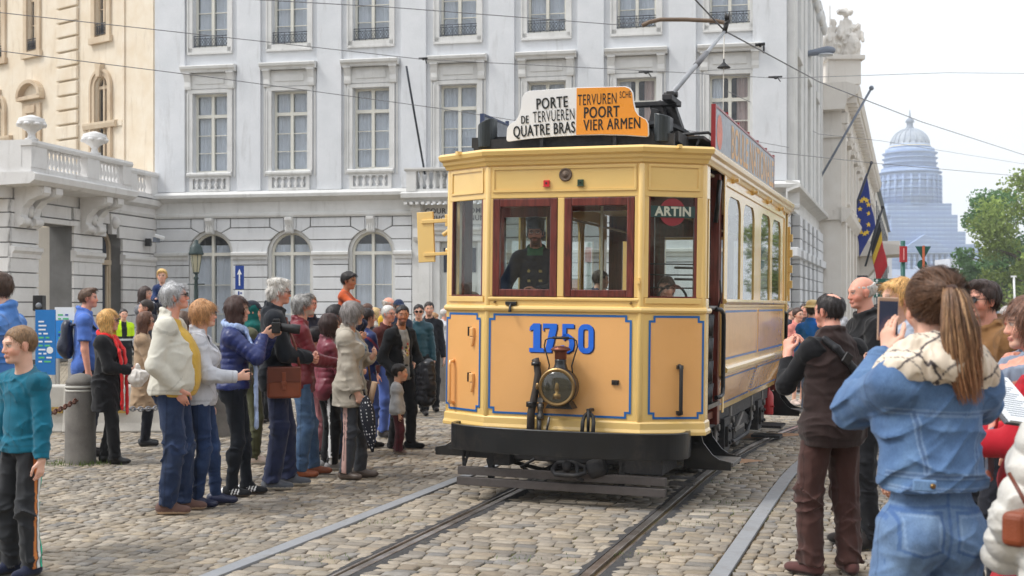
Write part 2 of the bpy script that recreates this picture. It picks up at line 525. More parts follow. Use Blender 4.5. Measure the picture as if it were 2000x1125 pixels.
def hand_prims(W, d, nrm, side, s, curl=.5, spread=.0, thumb=.6):
 """palm, five unequal bent fingers and a thumb from the side of the palm; d = finger direction, nrm = palm facing"""
 d = unit(d); nrm = unit(nrm - d * (np.asarray(nrm, float) @ d)); w = np.cross(d, nrm) * side     # w towards the thumb
 W = np.asarray(W, float); out = []
 M = np.stack([w, nrm, d], 1)
 out.append(cap(W - d * .01 * s, W + d * .085 * s, V3(.030, .017, .02) * s, V3(.038, .013, .015) * s, M=M, k=.02 * s))
 for i, (off, ln) in enumerate(((.030, .070), (.010, .080), (-.010, .074), (-.029, .058))):
  p = W + (d * (.085 - abs(off) * .15) + w * off) * s; c = curl * (.9 + .12 * i)
  dirn = unit(d + w * spread * (1.5 - i) * .3); ax = nrm
  for j, fr in enumerate((.45, .32, .25)):
   ang = c * (.55 if j == 0 else .8)
   dirn2 = dirn * math.cos(ang) + ax * math.sin(ang); ax = ax * math.cos(ang) - dirn * math.sin(ang); dirn = dirn2
   q = p + dirn * ln * fr * s
   out.append(cap(p, q, .0088 * s * (1 - .08 * j), .0084 * s * (1 - .1 * j), k=.004 * s)); p = q
 b = W + (d * .025 + w * .03) * s; t1 = b + (d * .03 + w * .028 + nrm * .012) * s
 t2 = t1 + (d * .034 + w * (.012 - .02 * thumb) + nrm * .02 * thumb) * s
 t3 = t2 + (d * .026 + w * (.004 - .02 * thumb) + nrm * .02 * thumb) * s
 out += [cap(b, t1, .0145 * s, .0115 * s, k=.012 * s), cap(t1, t2, .0108 * s, .0098 * s, k=.004 * s), cap(t2, t3, .0098 * s, .0085 * s, k=.004 * s)]
 return out

ARMS = {   # wrist (x outward, y, z), elbow hint, finger direction, palm facing, curl
 'down': ((.235, .03, .84), (.25, -1, 0), (0, .12, -1), (-1, .1, 0), .45),
 'pocket': ((.175, .09, .93), (.6, -1, .1), (-.35, .25, -1), (-1, 0, 0), .4),
 'clasp': ((.045, .285, 1.07), (.7, -.7, -.6), (-.75, .55, -.15), (-.1, -1, .2), .9),
 'fore': ((.13, .33, 1.10), (.5, -.6, -.8), (-.25, 1, .05), (-1, 0, .1), .8),
 'phone': ((.07, .36, 1.43), (.9, .1, -.8), (-.1, .35, 1), (-.9, .5, 0), .55),
 'high': ((.06, .33, 1.62), (.9, .3, -.6), (-.1, .2, 1), (-.9, .4, 0), .5),
 'up': ((.2, .25, 1.35), (.7, 0, -1), (0, .7, .5), (-1, 0, 0), .5),
}
NP = [0]
def person(label, px, yf=None, Y=None, H=1.72, face=90, sex='m', skin='fair', head=(0, 0), hair=('short', (60, 45, 35)), top=None, inner=None,
           bottom=None, shoes=((40, 35, 35), (40, 40, 40)), arms=('down', 'down'), feet=None, hs=.945, g=.95, belly=0.0, lean=0.0, z=0.0, loc=None,
           glasses=None, scarf=None, hat=None, stubble=0.0, group=None, legs=True, beard=None, vox=None, shoe_kind='sneaker', extra=None, cat='person', twist=0.0, parent=None, roll=0.0):
 NP[0] += 1; sd = NP[0] * 17
 p0 = at(px, yf, Y) if loc is None else Vector(loc)
 Yd = p0.y
 root = empty('person', (p0.x, p0.y, z), -R(face), parent)
 root.rotation_euler = (0, R(roll), -R(face))
 tag(root, label, cat, group)
 s = (H - .27 * hs) / (1.75 - .27)
 vb = vox or min(.0135, max(.0048, Yd * .00078)); vc = vox * 1.15 if vox else min(.017, max(.0055, Yd * .00098))
 fem = sex == 'f'
 Rl = np.array(Matrix.Rotation(-lean, 3, 'X')); pel = V3(0, 0, .95) * s
 Rt = np.array(Matrix.Rotation(-twist, 3, 'Z'))
 up = lambda p: pel + Rt @ Rl @ (np.asarray(p, float) * s - pel)
 SW = .137 if fem else .157
 neck = up((0, -.015, 1.475)); J = {}
 hc = up((0, .0, 1.475)) + Rt @ (np.array((0, .028, H - .118 * hs - 1.475 * s)))
 Rh = Rt @ rotm(R(head[0]), R(head[1]), R(head[2]) if len(head) > 2 else 0)
 hp = lambda *p: hc + Rh @ (V3(*p) * hs)
 waist, chest = up((0, .0, 1.11)), up((0, -.005, 1.30))
 feet = feet or ((-.10, .0, -6), (.10, .02, 8))
 L = []
 for i, sx in enumerate((-1, 1)):
  sh = up((sx * SW, -.015, 1.385)); spec = arms[i]
  if isinstance(spec, str): spec = ARMS[spec]
  spec = list(spec) + [None] * (5 - len(spec))
  w = spec[0]; wr = Rt @ (V3(sx * w[0], w[1], w[2]) * s); hint = spec[1] or (.5, -1, -.3)
  el, wr = ik(sh, wr, .295 * s, .255 * s, Rt @ V3(sx * hint[0], hint[1], hint[2]))
  fd = unit(wr - el) if spec[2] is None else Rt @ V3(sx * spec[2][0], spec[2][1], spec[2][2])
  pn = spec[3] or (-1, 0, 0); pn = Rt @ V3(sx * pn[0], pn[1], pn[2]); curl = .5 if spec[4] is None else spec[4]
  hip = V3(sx * .088, 0, .92) * s
  ft = feet[i]; an = V3(ft[0], ft[1], (ft[3] if len(ft) > 3 else 0) + .085) * s
  kn, an = ik(hip, an, .430 * s, .412 * s, V3(sx * .15 + math.sin(R(ft[2])) * .4, 1, .25))
  L.append(dict(sh=sh, el=el, wr=wr, fd=fd, pn=pn, curl=curl, hip=hip, kn=kn, an=an, fy=R(ft[2]), sx=sx))
 root['head'] = tuple(float(q) for q in hc)
 info = dict(root=root, s=s, hc=hc, Rh=Rh, L=L, up=up, hp=hp, neck=neck, chest=chest, waist=waist, hs=hs, vc=vc)
 sk = SKIN[skin] if isinstance(skin, str) else lin(*skin)
 B = []
 ms = lambda *r: V3(*r) * s
 B.append(cap(up((0, 0, .93)), waist, ms(.150 * g, .105 * g, .09), ms(.125 * g, .092 * g, .09), k=.04))
 B.append(cap(waist, chest - V3(0, 0, .02) * s, ms(.125 * g, .092 * g, .09), ms(.146 * g, .102 * g, .10), k=.04, M=Rt @ Rl))
 for sx in (-1, 1): B.append(cap(up((sx * .03, -.025, 1.43)), up((sx * SW * .9, -.018, 1.385)), .055 * s, .050 * s, k=.04))
 B.append(cap(neck - V3(0, 0, .03) * s, hp(0, -.022, -.055), .062 * s, .052 * hs, k=.03))
 for l in L:
  B += [cap(l['sh'], l['el'], .048 * s, .039 * s, k=.03), cap(l['el'], l['wr'], .040 * s, .026 * s, k=.015)]
  B += hand_prims(l['wr'], l['fd'], l['pn'], l['sx'], s * (.93 if fem else .97), l['curl'])
  if legs:
   B += [cap(l['hip'], l['kn'], .076 * s * g, .047 * s, k=.03), cap(l['kn'], l['an'], .046 * s, .033 * s, k=.02)]
   fdv = V3(math.sin(l['fy']), math.cos(l['fy']), 0)
   B += [cap(l['an'] - V3(0, 0, .02) * s, l['an'] + (fdv * .10 + V3(0, 0, -.058)) * s, .028 * s, .018 * s, k=.01)]
 H_ = lambda p, q, ra, rb=None, k=.02, mode='u': cap(hp(*p), hp(*q), np.asarray(ra, float) * hs, None if rb is None else np.asarray(rb, float) * hs, M=Rh, k=k * hs, mode=mode)
 B += [H_((0, -.012, .03), (0, -.012, .03), (.073, .093, .085)),
          H_((0, .028, -.005), (0, .046, -.083), (.062, .055, .06), (.040 if not fem else .034, .034, .028), k=.03),
          H_((0, .068, -.093), (0, .068, -.093), (.02, .017, .016), k=.02),
          H_((.034, .052, -.032), (.034, .052, -.032), (.026, .028, .026), k=.02), H_((-.034, .052, -.032), (-.034, .052, -.032), (.026, .028, .026), k=.02),
          H_((-.028, .078, .020), (.028, .078, .020), .0125, k=.016)]
 for sx in (-1, 1):
  B.append(H_((sx * .031, .098, .002), (sx * .031, .098, .002), (.016, .013, .011), k=.010, mode='s'))
  B.append(H_((sx * .031, .0765, .001), (sx * .031, .0765, .001), .0125, k=.003))
  B.append(H_((sx * .076, -.004, .008), (sx * .073, -.002, -.028), (.009, .019, .018), (.008, .012, .012), k=.008))
 B += [H_((0, .084, .004), (0, .1005, -.034), .0085, .0115, k=.014), H_((-.010, .091, -.038), (.010, .091, -.038), .0085, k=.008),
          H_((-.016, .083, -.060), (.016, .083, -.060), (.010, .009, .0055), k=.006), H_((-.013, .083, -.070), (.013, .083, -.070), (.010, .009, .006), k=.006)]
 fb = Field.of(B, vb); fb.addall(B)
 Ri = Rh.T; hcol = lin(*hair[1]) if hair else lin(50, 40, 35)
 def face_paint(P, c):
  q = ((P - hc) @ Rh) / hs; x, y, zz = np.abs(q[:, 0]), q[:, 1], q[:, 2]
  def blend(m, col, a=1.0): c[m] = c[m] * (1 - a) + np.asarray(col) * a
  near = (np.linalg.norm(q, axis=1) < .17)
  ck = near & (y > .03) & ((x - .04) ** 2 + (zz + .036) ** 2 < .026 ** 2); blend(ck, (sk[0] * 1.04, sk[1] * .78, sk[2] * .74), .6)
  blend(near & (x > .066) & (y < .03), (sk[0] * 1.0, sk[1] * .74, sk[2] * .70), .6)
  blend(near & (y > .096) & (x < .02), (sk[0] * 1.02, sk[1] * .8, sk[2] * .76), .5)
  if stubble:
   bm = near & (y > .012) & (zz < -.052) & (zz > -.135) & ~((x < .030) & (zz > -.078) & (y > .06)); blend(bm, (.06, .045, .04), stubble); blend(near & (y > .06) & (np.abs(zz + .0505) < .006) & (x < .026), (.06, .045, .04), stubble)
  if beard:
   bc = lin(*beard); m = near & (y > .0) & (zz < -.048) & (zz > -.135) & ~((np.abs(zz + .065) < .010) & (x < .022) & (y > .06)); blend(m, bc, .8)
   blend(near & (y > .06) & (np.abs(zz + .050) < .0075) & (x < .03), bc, .8)
  blend(near & (y > .07) & (np.abs(zz + .0655) < .0095) & (x < .024), lin(196, 122, 112) if not fem else lin(186, 92, 92), .6)
  blend(near & (y > .085) & (np.abs(zz + .0655) < .0025) & (x < .021), lin(90, 40, 40), .6)
  blend(near & (y > .055) & (np.abs(zz - .0215 + .10 * np.maximum(x - .03, 0)) < .0048) & (x > .014) & (x < .050), g3(hcol, .6) if sum(hcol) < 1.2 else lin(150, 135, 125), .7)
  e = near & (y > .06) & ((x - .031) ** 2 / .0155 ** 2 + (zz - .001) ** 2 / .0075 ** 2 < 1)
  blend(e, lin(200, 190, 185), .8); blend(e & ((x - .031) ** 2 + (zz - .001) ** 2 < .0066 ** 2), lin(45, 32, 26), .95)
  blend(near & (y > .06) & (np.abs(zz - .0085) < .003) & ((x - .031) ** 2 < .016 ** 2), lin(60, 42, 36), .7)
  return c
 surf(fb, 'body', root, MSKIN, sk, face_paint)
 info['fb'] = fb
 def torso_prims(th, hem, q=None, flare=0.0, gg=g, bust=True, blouse=0.0):
  T = lambda *r: (V3(*r)) * s + th
  hz = hem * s; P = []
  w0 = T(.125 * gg + blouse, .092 * gg + blouse, .09)
  P.append(cap(up((0, -.005, 1.315)), waist, T(.148 * gg, .103 * gg, .07), w0, M=Rt @ Rl, k=.04, q=q))
  lowz = min(hz, 1.0 * s)
  hipr = T(.158 * gg + flare * .3, .118 * gg + flare * .3, .09)
  if th > .010:
   for sx in (-1, 1): P.append(ball(V3(sx * .07, -.045, .90) * s, V3(.088, .086, .12) * s + th, k=.04))
  P.append(cap(waist, V3(0, 0, .93 * s), w0, hipr, k=.05, q=q))
  if hem < .93: P.append(cap(V3(0, 0, .93 * s), V3(0, .0, hz - .03), hipr, T(.150 * gg + flare, .115 * gg + flare, .09), k=.03, q=q))
  for sx in (-1, 1): P.append(cap(up((sx * .03, -.022, 1.425)), up((sx * SW * .92, -.016, 1.385)), .056 * s + th * .8, .050 * s + th * .8, k=.05))
  P.append(cap(up((0, -.02, 1.37)), neck + V3(0, 0, .01), .085 * s + th * .5, .063 * s + th * .4, k=.05))
  if fem and bust:
   for sx in (-1, 1): P.append(ball(up((sx * .075, .082, 1.265)), .062 * s + th, k=.06))
  if belly: P.append(cap(up((0, .05, 1.16)), up((0, .055, 1.02)), (V3(.12, .085, .10) + belly * .5) * s + th, k=.08))
  return P
 def sleeve_prims(l, th, kind, q=None):
  r = lambda a: a * s + th
  if kind == 'none': return []
  if kind == 'short':
   m = l['sh'] + (l['el'] - l['sh']) * .72
   return [cap(l['sh'], m, r(.052), r(.054), flat=True, k=.03)]
  w = l['wr'] - unit(l['wr'] - l['el']) * .012 * s
  if kind == '3q': w = l['el'] + (w - l['el']) * .55
  return [cap(l['sh'], l['el'], r(.051), r(.043), k=.05, q=q), cap(l['el'], w, r(.043), r(.031), flat=True, k=.03, q=q)]
 def garment(name, d, default_th=.014):
  th = d.get('th', default_th); sl = d.get('sl', th); hem = d.get('hem', .93); q = d.get('q')
  P = torso_prims(th, hem, q, d.get('flare', 0), g * d.get('g', 1), blouse=d.get('blouse', 0)); PS = []
  for l in L: PS += sleeve_prims(l, sl, d.get('sleeve', 'long'), q)
  hood = d.get('hood')
  if hood:
   P.append(cap(up((-.05, -.085, 1.455)), up((.05, -.085, 1.455)), V3(.04, .035, .035) * s, k=.03)); P.append(cap(up((0, -.10, 1.43)), up((0, -.105, 1.36)), V3(.085, .03, .04) * s, V3(.045, .02, .03) * s, k=.03))
  if d.get('collar', True):
   nk = neck + V3(0, 0, -.002) * s
   for i in range(10):
    a0, a1 = 2 * PI * i / 10, 2 * PI * (i + 1) / 10
    c0 = nk + Rt @ Rl @ (V3(math.sin(a0) * .074, math.cos(a0) * .070 + .005, .022 - .03 * math.cos(a0)) * s); c1 = nk + Rt @ Rl @ (V3(math.sin(a1) * .074, math.cos(a1) * .070 + .005, .022 - .03 * math.cos(a1)) * s)
    if d.get('open') and math.cos((a0 + a1) / 2) > .8: continue
    P.append(cap(c0, c1, .015 * s + d.get('ch', 0), k=.015))
  P += d.get('prims', lambda i: [])(info)
  f = Field.of(P + PS, d.get('vox', vc), .02); f.addall(P)
  tf = f.f; f.f = np.full_like(tf, .15)
  if PS: f.addall(PS)
  sf = f.f
  amp = .8 * d.get('wr', .010)
  if amp:
   n1 = f.noise((.07, .07, .16), sd, True); n2 = f.noise((.16, .16, .05), sd + 1, True); n3 = f.noise((.04, .04, .05), sd + 2)
   dn = amp * (.35 * n1 + .25 * n2 + .95 * f.folds(sd + 40, .11, 2 if amp < .007 else 3)) - amp * .1
   tf -= dn; sf -= dn * .8
   if d.get('sleeve', 'long') == 'long':
    X, Y_, Z = f.grid()
    for l in L:                             # sleeve creases gather at the elbow and above the cuff
     for c, rad in ((l['el'], .09), (l['wr'], .07)):
      w = np.exp(-(((X - c[0]) ** 2 + (Y_ - c[1]) ** 2 + (Z - c[2]) ** 2) / (rad * s) ** 2))
      ax = unit(l['wr'] - l['sh']); u = X * ax[0] + Y_ * ax[1] + Z * ax[2]
      sf -= (amp * .7 * w * (np.abs(np.sin(u / (.017 * s) + 2.2 * n1)) - .5)).astype(np.float32)
  f.f = tf
  hz = hem * s
  nw = f.noise((.2, .2, 2), sd + 3)
  f.cut(lambda X, Y_, Z: hz + .012 * nw - Z)
  if d.get('open'):
   ow = d['open']
   def of(X, Y_, Z):
    yy = Y_; w = ow * s * (1 + d.get('vee', .6) * np.clip((Z - 1.05 * s) / (.4 * s), -.8, 1.2))
    return np.where(yy > .015 + 0 * X + 0 * Z, w - np.abs(X - d.get('ox', 0)), -1.0) + 0 * Z
   f.cut(of)
  kk = (.018 + .055 * np.clip((f.grid()[2] - (L[0]['sh'][2] - .10 * s)) / (.07 * s), 0, 1)).astype(np.float32); hh = np.maximum(kk - np.abs(f.f - sf), 0) / kk; f.f = np.minimum(f.f, sf) - hh * hh * kk * .25
  f.add(cap(neck + V3(0, 0, .03) * s + Rh @ V3(0, .02, 0), hp(0, .0, -.02), .058 * s, .07 * hs, k=.01, mode='s')) if d.get('collar', True) else f.cut(lambda X, Y_, Z: (Z - (neck[2] + .006) + .55 * (Y_ - neck[1])) + 0 * X)
  for c in d.get('cuts', lambda i: [])(info): f.add(c)
  pf0 = d.get('paint', lambda i: None)(info); pw_ = f.vox * .75
  def pf(P, c):                                   # stitched seams: armholes, cuffs, hem band, front edge, pocket mouths, shoulder
   z = P[:, 2]; m = np.abs(z - hz - .042 * s) < pw_ * .8; m &= np.abs(P[:, 0]) < .24 * s
   for l in L:
    dd = np.linalg.norm(P - l['sh'], axis=1); m |= (np.abs(dd - (.072 * s + th)) < pw_ * .8) & (np.abs(P[:, 0]) > .06)
    ax = unit(l['wr'] - l['el']); u = (P - l['wr']) @ ax; dw = np.linalg.norm((P - l['wr']) - u[:, None] * ax, axis=1); m |= (dw < .085 * s) & (np.abs(u + .055 * s) < pw_ * .7)
   q_ = P[:, 1] > .03
   m |= q_ & (np.abs(P[:, 0]) < pw_ * .7) & (z < 1.45 * s) & (not d.get('open'))
   m |= q_ & (np.abs(np.abs(P[:, 0]) - .105 * s - (z - (hz + .15 * s)) * .25) < pw_ * .7) & (np.abs(z - (hz + .15 * s)) < .07 * s)
   if d.get('kind') != 'puffer': c[m] *= .78
   return pf0(P, c) if pf0 else c
  return surf(f, name, root, CMAT[d.get('kind', 'cloth')], g3(lin(*d['c']), .76), pf)
 if inner: garment(inner.get('name', 'shirt'), dict({'th': .008, 'sleeve': 'none', 'wr': .005, 'hem': .95, 'collar': False}, **inner))
 if top: garment(top.get('name', 'jacket'), top)
 if bottom and legs:
  b = bottom; th = b.get('th', .010); P = [cap(up((0, 0, 1.03)), V3(0, 0, .93) * s, V3(.130 * g, .098 * g, .07) * s + th, V3(.150 * g, .112 * g, .08) * s + th, k=.03)]
  if belly: P.append(ball(V3(0, .03, .99) * s, V3(.14, .12, .09) * s * (1 + belly), k=.05))
  P.append(ball(V3(-.07, -.045, .90) * s, V3(.085, .082, .10) * s + th * .6, k=.04)); P.append(ball(V3(.07, -.045, .90) * s, V3(.085, .082, .10) * s + th * .6, k=.04))
  if b.get('kind2') == 'skirt':
   P.append(cap(V3(0, 0, .9) * s, V3(0, 0, b.get('hem', .5)) * s, V3(.16 * g, .13 * g, .09) * s + th, V3(.19, .16, .09) * s + th, k=.03, flat=True))
  else:
   kr, ar = b.get('kr', .060), b.get('ar', .054); cr = b.get('cr', 1.0)
   for l in L:
    e = l['kn'] + (l['an'] - l['kn']) * cr + V3(0, 0, b.get('drop', -.02)) * s
    P += [cap(l['hip'], l['kn'], .085 * s * g + th, kr * s + th, k=.02), cap(l['kn'], e, kr * s + th, ar * s + th, k=.03, flat=True)]
    if ar < .05: P.append(ball(l['kn'] + (l['an'] - l['kn']) * .33 + V3(0, -.02, 0) * s, (.050 * s + th) , k=.05))
  f = Field.of(P, b.get('vox', vc), .02); f.addall(P)
  amp = b.get('wr', .010)
  if amp:
   n1 = f.noise((.10, .10, .05), sd + 5, True); n2 = f.noise((.05, .05, .16), sd + 6, True); n3 = f.noise((.03, .03, .03), sd + 7)
   Z = f.grid()[2]; kz = .46 * s
   wgt = .45 + .8 * np.exp(-((Z - kz) / (.12 * s)) ** 2) + .9 * np.exp(-((Z - .12 * s) / (.1 * s)) ** 2)
   f.f -= amp * (.35 * n1 * wgt + .35 * n2 + .95 * wgt * f.folds(sd + 60, .10, 2, .1)) - amp * .1
  f.cut(lambda X, Y_, Z: Z - (b.get('waist', 1.04) * s) + 0 * X + 0 * Y_)
  pb0 = b.get('paint', lambda i: None)(info)
  def pb(P, c):
   dn = b.get('kind') == 'denim'
   for l in L:
    t_ = np.clip((l['hip'][2] - P[:, 2]) / max(.1, l['hip'][2] - l['an'][2]), 0, 1); ax = l['hip'][1] + (l['an'][1] - l['hip'][1]) * t_; cx = l['hip'][0] + (l['an'][0] - l['hip'][0]) * t_
    sd_ = (P[:, 0] - cx) * l['sx']; mine = np.abs(P[:, 0] - cx) < .13
    c[mine & (sd_ > .03) & (np.abs(P[:, 1] - ax) < f.vox * .6)] *= .66
    if dn:
     e = np.exp(-((t_ - .25) / .16) ** 2) * np.exp(-(sd_ / .045) ** 2) * ((P[:, 1] - ax) > 0) + .8 * np.exp(-((t_ - .52) / .06) ** 2) * ((P[:, 1] - ax) > .02) + .4 * np.exp(-((t_ - .2) / .12) ** 2) * ((P[:, 1] - ax) < 0)
     c *= (1 + .55 * np.where(mine, e, 0))[:, None]
   return pb0(P, c) if pb0 else c
  surf(f, b.get('name', 'trousers'), root, CMAT[b.get('kind', 'cloth')], g3(lin(*b['c']), .74), pb)
 if shoes and legs:
  for l in L:
   fd = V3(math.sin(l['fy']), math.cos(l['fy']), 0); M = np.stack([np.cross(fd, V3(0, 0, 1)), fd, V3(0, 0, 1)], 1)
   g0 = l['an'] - V3(0, 0, .085) * s; hl = shoe_kind == 'heel'
   Pp = [cap(g0 + (-fd * .035 + V3(0, 0, .045)) * s, g0 + (fd * .125 + V3(0, 0, .034)) * s, V3(.036, .05, .048) * s, V3(.044, .06, .034) * s, M=M, k=.02),
                  cap(g0 + (-fd * .02 + V3(0, 0, .05)) * s, g0 + (fd * .03 + V3(0, 0, .082 if shoe_kind != 'loafer' else .05)) * s, .042 * s, .040 * s, k=.03)]
   if shoe_kind == 'boot': Pp.append(cap(g0 + V3(0, 0, .06) * s, g0 + V3(0, 0, .19) * s, .046 * s, .050 * s, k=.02, flat=True))
   f = Field.of(Pp, max(.0045, vc * .75)); f.addall(Pp)
   f.cut(lambda X, Y_, Z: g0[2] + .002 - Z + 0 * X + 0 * Y_); sc_ = shoes
   def pf(P, c, g0=g0, fd=fd):
    h = (P[:, 2] - g0[2]) / s; c[h < (.024 if shoe_kind == 'sneaker' else .012)] = lin(*sc_[1])
    if len(sc_) > 2:                       # three slanted bands and a heel patch
     u = (P - g0) @ fd / s; m = (np.mod(u - .35 * h, .026) < .012) & (u > .005) & (u < .085) & (h > .026) & (h < .075)
     c[m] = lin(*sc_[2]); c[(u < -.062) & (h > .04)] = lin(*sc_[2])
    return c
   surf(f, 'shoe', root, MLEATH if shoe_kind != 'sneaker' else MCLOTH, lin(*shoes[0]), pf)
 if hair and hair[0] != 'none':
  make_hair(root, hair[0], lin(*hair[1]), hc, Rh, hs, max(.004, vb * .9), sd, Yd, hair[2] if len(hair) > 2 else {})
 if glasses: make_glasses(root, hp, Rh, hs, glasses)
 if hat: make_hat(root, hp, Rh, hs, hat, max(.0045, vb))
 if scarf: make_scarf(root, info, scarf, sd)
 if extra: extra(info)
 return info

def strands(P, N, n, hs, hc, Rh, seed, length, flowf, lift=.25, w=.0022, jit=.25, col=None):
 rg = np.random.default_rng(seed); idx = rg.integers(0, len(P), n)
 p = P[idx].copy(); nr = N[idx]; ln = length * (.55 + .9 * rg.random(n)) / 4
 V = []; rnd = rg.normal(size=(n, 3)) * jit
 shade = (.65 + .8 * rg.random(n))
 lf = lift * rg.random(n)[:, None]
 side = None; pts = [p.copy()]
 for i in range(4):
  fl = flowf((p - hc) @ Rh / hs) @ Rh.T + rnd
  fl = fl - nr * np.sum(fl * nr, 1, keepdims=True) * .9 + nr * lf
  fl /= np.linalg.norm(fl, axis=1, keepdims=True) + 1e-9
  if i == 0:
   side = np.cross(fl, nr); side /= np.linalg.norm(side, axis=1, keepdims=True) + 1e-9
  p = p + fl * ln[:, None] + V3(0, 0, -1) * (.002 * i * hs); pts.append(p.copy())
 ws = [w * .8, w, w, w * .8, w * .15]
 VV = np.stack([np.stack([q - side * ws[i] / 2, q + side * ws[i] / 2], 1) for i, q in enumerate(pts)], 1)   # n,5,2,3
 b = (np.arange(n) * 10)[:, None]; Q = []
 for i in range(4): Q.append(np.stack([b[:, 0] + 2 * i, b[:, 0] + 2 * i + 1, b[:, 0] + 2 * i + 3, b[:, 0] + 2 * i + 2], 1))
 cc = np.repeat(shade, 10)[:, None] * np.asarray(col)[None, :]
 return VV.reshape(-1, 3), np.concatenate(Q), np.clip(cc, 0, 1)

def make_hair(root, style, col, hc, Rh, hs, vox, sd, Yd, opt):
 hp = lambda *p: hc + Rh @ (V3(*p) * hs)
 E = lambda p, r, k=.02, mode='u', q=None: cap(hp(*p), hp(*(q or p)), np.asarray(r, float) * hs, M=Rh, k=k * hs, mode=mode)
 th = opt.get('th', .012) * .85; P = [E((0, -.014, .03), (.073 + th, .093 + th, .085 + th))]
 down = -.075; drop = 1.0
 if style in ('bob', 'long', 'pony', 'hijab'): P[0] = E((0, -.016, .032), (.078 + th, .098 + th, .090 + th))
 if style == 'bob':
  ln = opt.get('ln', -.10)
  for sx in (-1, 1): P.append(E((sx * .066, -.015, .02), (.026, .058, .04), q=(sx * .066, -.012, ln + .02), k=.03))
  P.append(E((0, -.07, .02), (.072, .042, .04), q=(0, -.068, ln + .02), k=.03)); down = ln
 if style == 'long':
  ln = opt.get('ln', -.30)
  for sx in (-1, 1): P.append(E((sx * .064, -.02, .0), (.026, .05, .04), q=(sx * .068, -.035, ln + .04), k=.03))
  P.append(E((0, -.075, .0), (.072, .036, .04), q=(0, -.095, ln), k=.04)); down = ln - .03
 if style == 'pony': P.append(E((0, -.118, .052), (.028, .03, .028), k=.02))
 if style == 'hijab':
  P += [E((0, -.02, -.06), (.085, .10, .06), q=(0, -.02, -.15), k=.04), E((0, .0, -.15), (.13, .10, .05), q=(0, -.01, -.19), k=.05)]; down = -.3
 if style == 'messy':
  P += [E((.02, -.03, .10), (.075, .08, .045)), E((0, -.085, .0), (.075, .04, .075)), E((.06, -.02, .03), (.035, .06, .06)), E((-.06, -.02, .03), (.035, .06, .06)), E((.0, .055, .105), (.055, .035, .022))]; down = -.10
 if opt.get('fringe'): P.append(E((0, .070, .062), (.062, .030, .036), k=.02))
 if opt.get('quiff'): P.append(E((0, .05, .098), (.055, .05, .028), k=.02))
 f = Field.of(P, vox, .01); f.addall(P)
 hl = opt.get('hl', 0.0); fr = opt.get('fringe')
 def cut(X, Y_, Z):
  px, py, pz = X - hc[0], Y_ - hc[1], Z - hc[2]
  x = (px * Rh[0, 0] + py * Rh[1, 0] + pz * Rh[2, 0]) / hs; y = (px * Rh[0, 1] + py * Rh[1, 1] + pz * Rh[2, 1]) / hs; z = (px * Rh[0, 2] + py * Rh[1, 2] + pz * Rh[2, 2]) / hs
  if style in ('bob', 'long'): face = np.maximum(y - .012 - .25 * np.maximum(z - .02, 0), -1)      # opening for the face
  elif style == 'hijab': face = np.minimum(y - .035, .085 - np.abs(x) * 1.35 - np.abs(z + .02) * .55)
  else: face = (y - .80 * (z + .028 - hl)) * .78
  if style in ('bob', 'long'):
   top = .058 if not fr else .036
   face = np.minimum(np.minimum(y - .022, top - z), .064 - np.abs(x) * 1.0)
  c = np.maximum(face, (down - z))
  if opt.get('bald'): c = np.maximum(c, (z - .045 + .28 * np.minimum(0, (y + .0)) ) * .9)
  if opt.get('crown'):
   c = np.maximum(c, .052 - np.sqrt((x / 1.0) ** 2 + ((y + .05) / 1.1) ** 2 + (z - .12) ** 2))
  if style == 'short' or style == 'messy': # ears free
   c = np.maximum(c, .026 - np.sqrt((y + .004) ** 2 + (z + .012) ** 2) - np.where(np.abs(x) > .05, 0, 1))
  return c * hs
 f.cut(cut)
 n1 = f.noise((.012, .012, .03), sd + 9); n2 = f.noise((.03, .03, .05), sd + 10)
 am = opt.get('amp', .002 if style == 'pony' else .004 if style not in ('messy', 'hijab') else (.008 if style == 'messy' else .003))
 if style != 'hijab' or 1: f.f -= (am * n1 + am * 1.3 * n2) * hs
 Pm, Q = f.nets()
 if len(Pm) == 0: return
 c = np.empty((len(Pm), 3), np.float32); c[:] = col
 name = 'headscarf' if style == 'hijab' else 'hair'
 me0 = np_mesh(name, Pm, quads=Q, col=c)
 if style == 'hijab': link(name, me0, root, [MCLOTH]); return
 N = np.zeros((len(Pm), 3), np.float32); me0.vertices.foreach_get('normal', N.ravel()) if False else None
 nn = np.zeros(len(Pm) * 3, np.float32); me0.vertex_normals.foreach_get('vector', nn); N = nn.reshape(-1, 3)
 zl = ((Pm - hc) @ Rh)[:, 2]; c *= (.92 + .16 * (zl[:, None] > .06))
 if Yd < 20 and not opt.get('nostr'):
  crown = np.array((0, -.045, .10))
  def flow(q):
   d = q - crown; d = d / (np.linalg.norm(d, axis=1, keepdims=True) + 1e-6)
   gdown = np.array((0, -.05, -1.0 if style in ('bob', 'long') else -.45))
   fwd = np.array((0, .5, 0)) * (q[:, 2:3] > .05) * (1 if style not in ('pony',) else -3.0)
   if style == 'pony': return (np.array((0, -.12, .05)) - q) / (np.linalg.norm(np.array((0, -.12, .05)) - q, axis=1, keepdims=True) + .01)
   return d + gdown + fwd
  nst = int(opt.get('n', 1500 if Yd < 13 else 700)); ln = opt.get('sl', .032 if style in ('short',) else .055 if style in ('bob', 'long', 'pony') else .06)
  V, Q2, c2 = strands(Pm, N, nst, hs, hc, Rh, sd, ln * hs, flow, lift=opt.get('lift', .05 if style != 'messy' else .16), jit=opt.get('jit', .12 if style != 'messy' else .28), w=max(.0018, Yd * .00020), col=col)
  Q = np.concatenate([Q, Q2 + len(Pm)]); Pm = np.concatenate([Pm, V]); c = np.concatenate([c, c2.astype(np.float32)])
 bpy.data.meshes.remove(me0)
 me = np_mesh(name, Pm, quads=Q, col=c); link(name, me, root, [MHAIR])

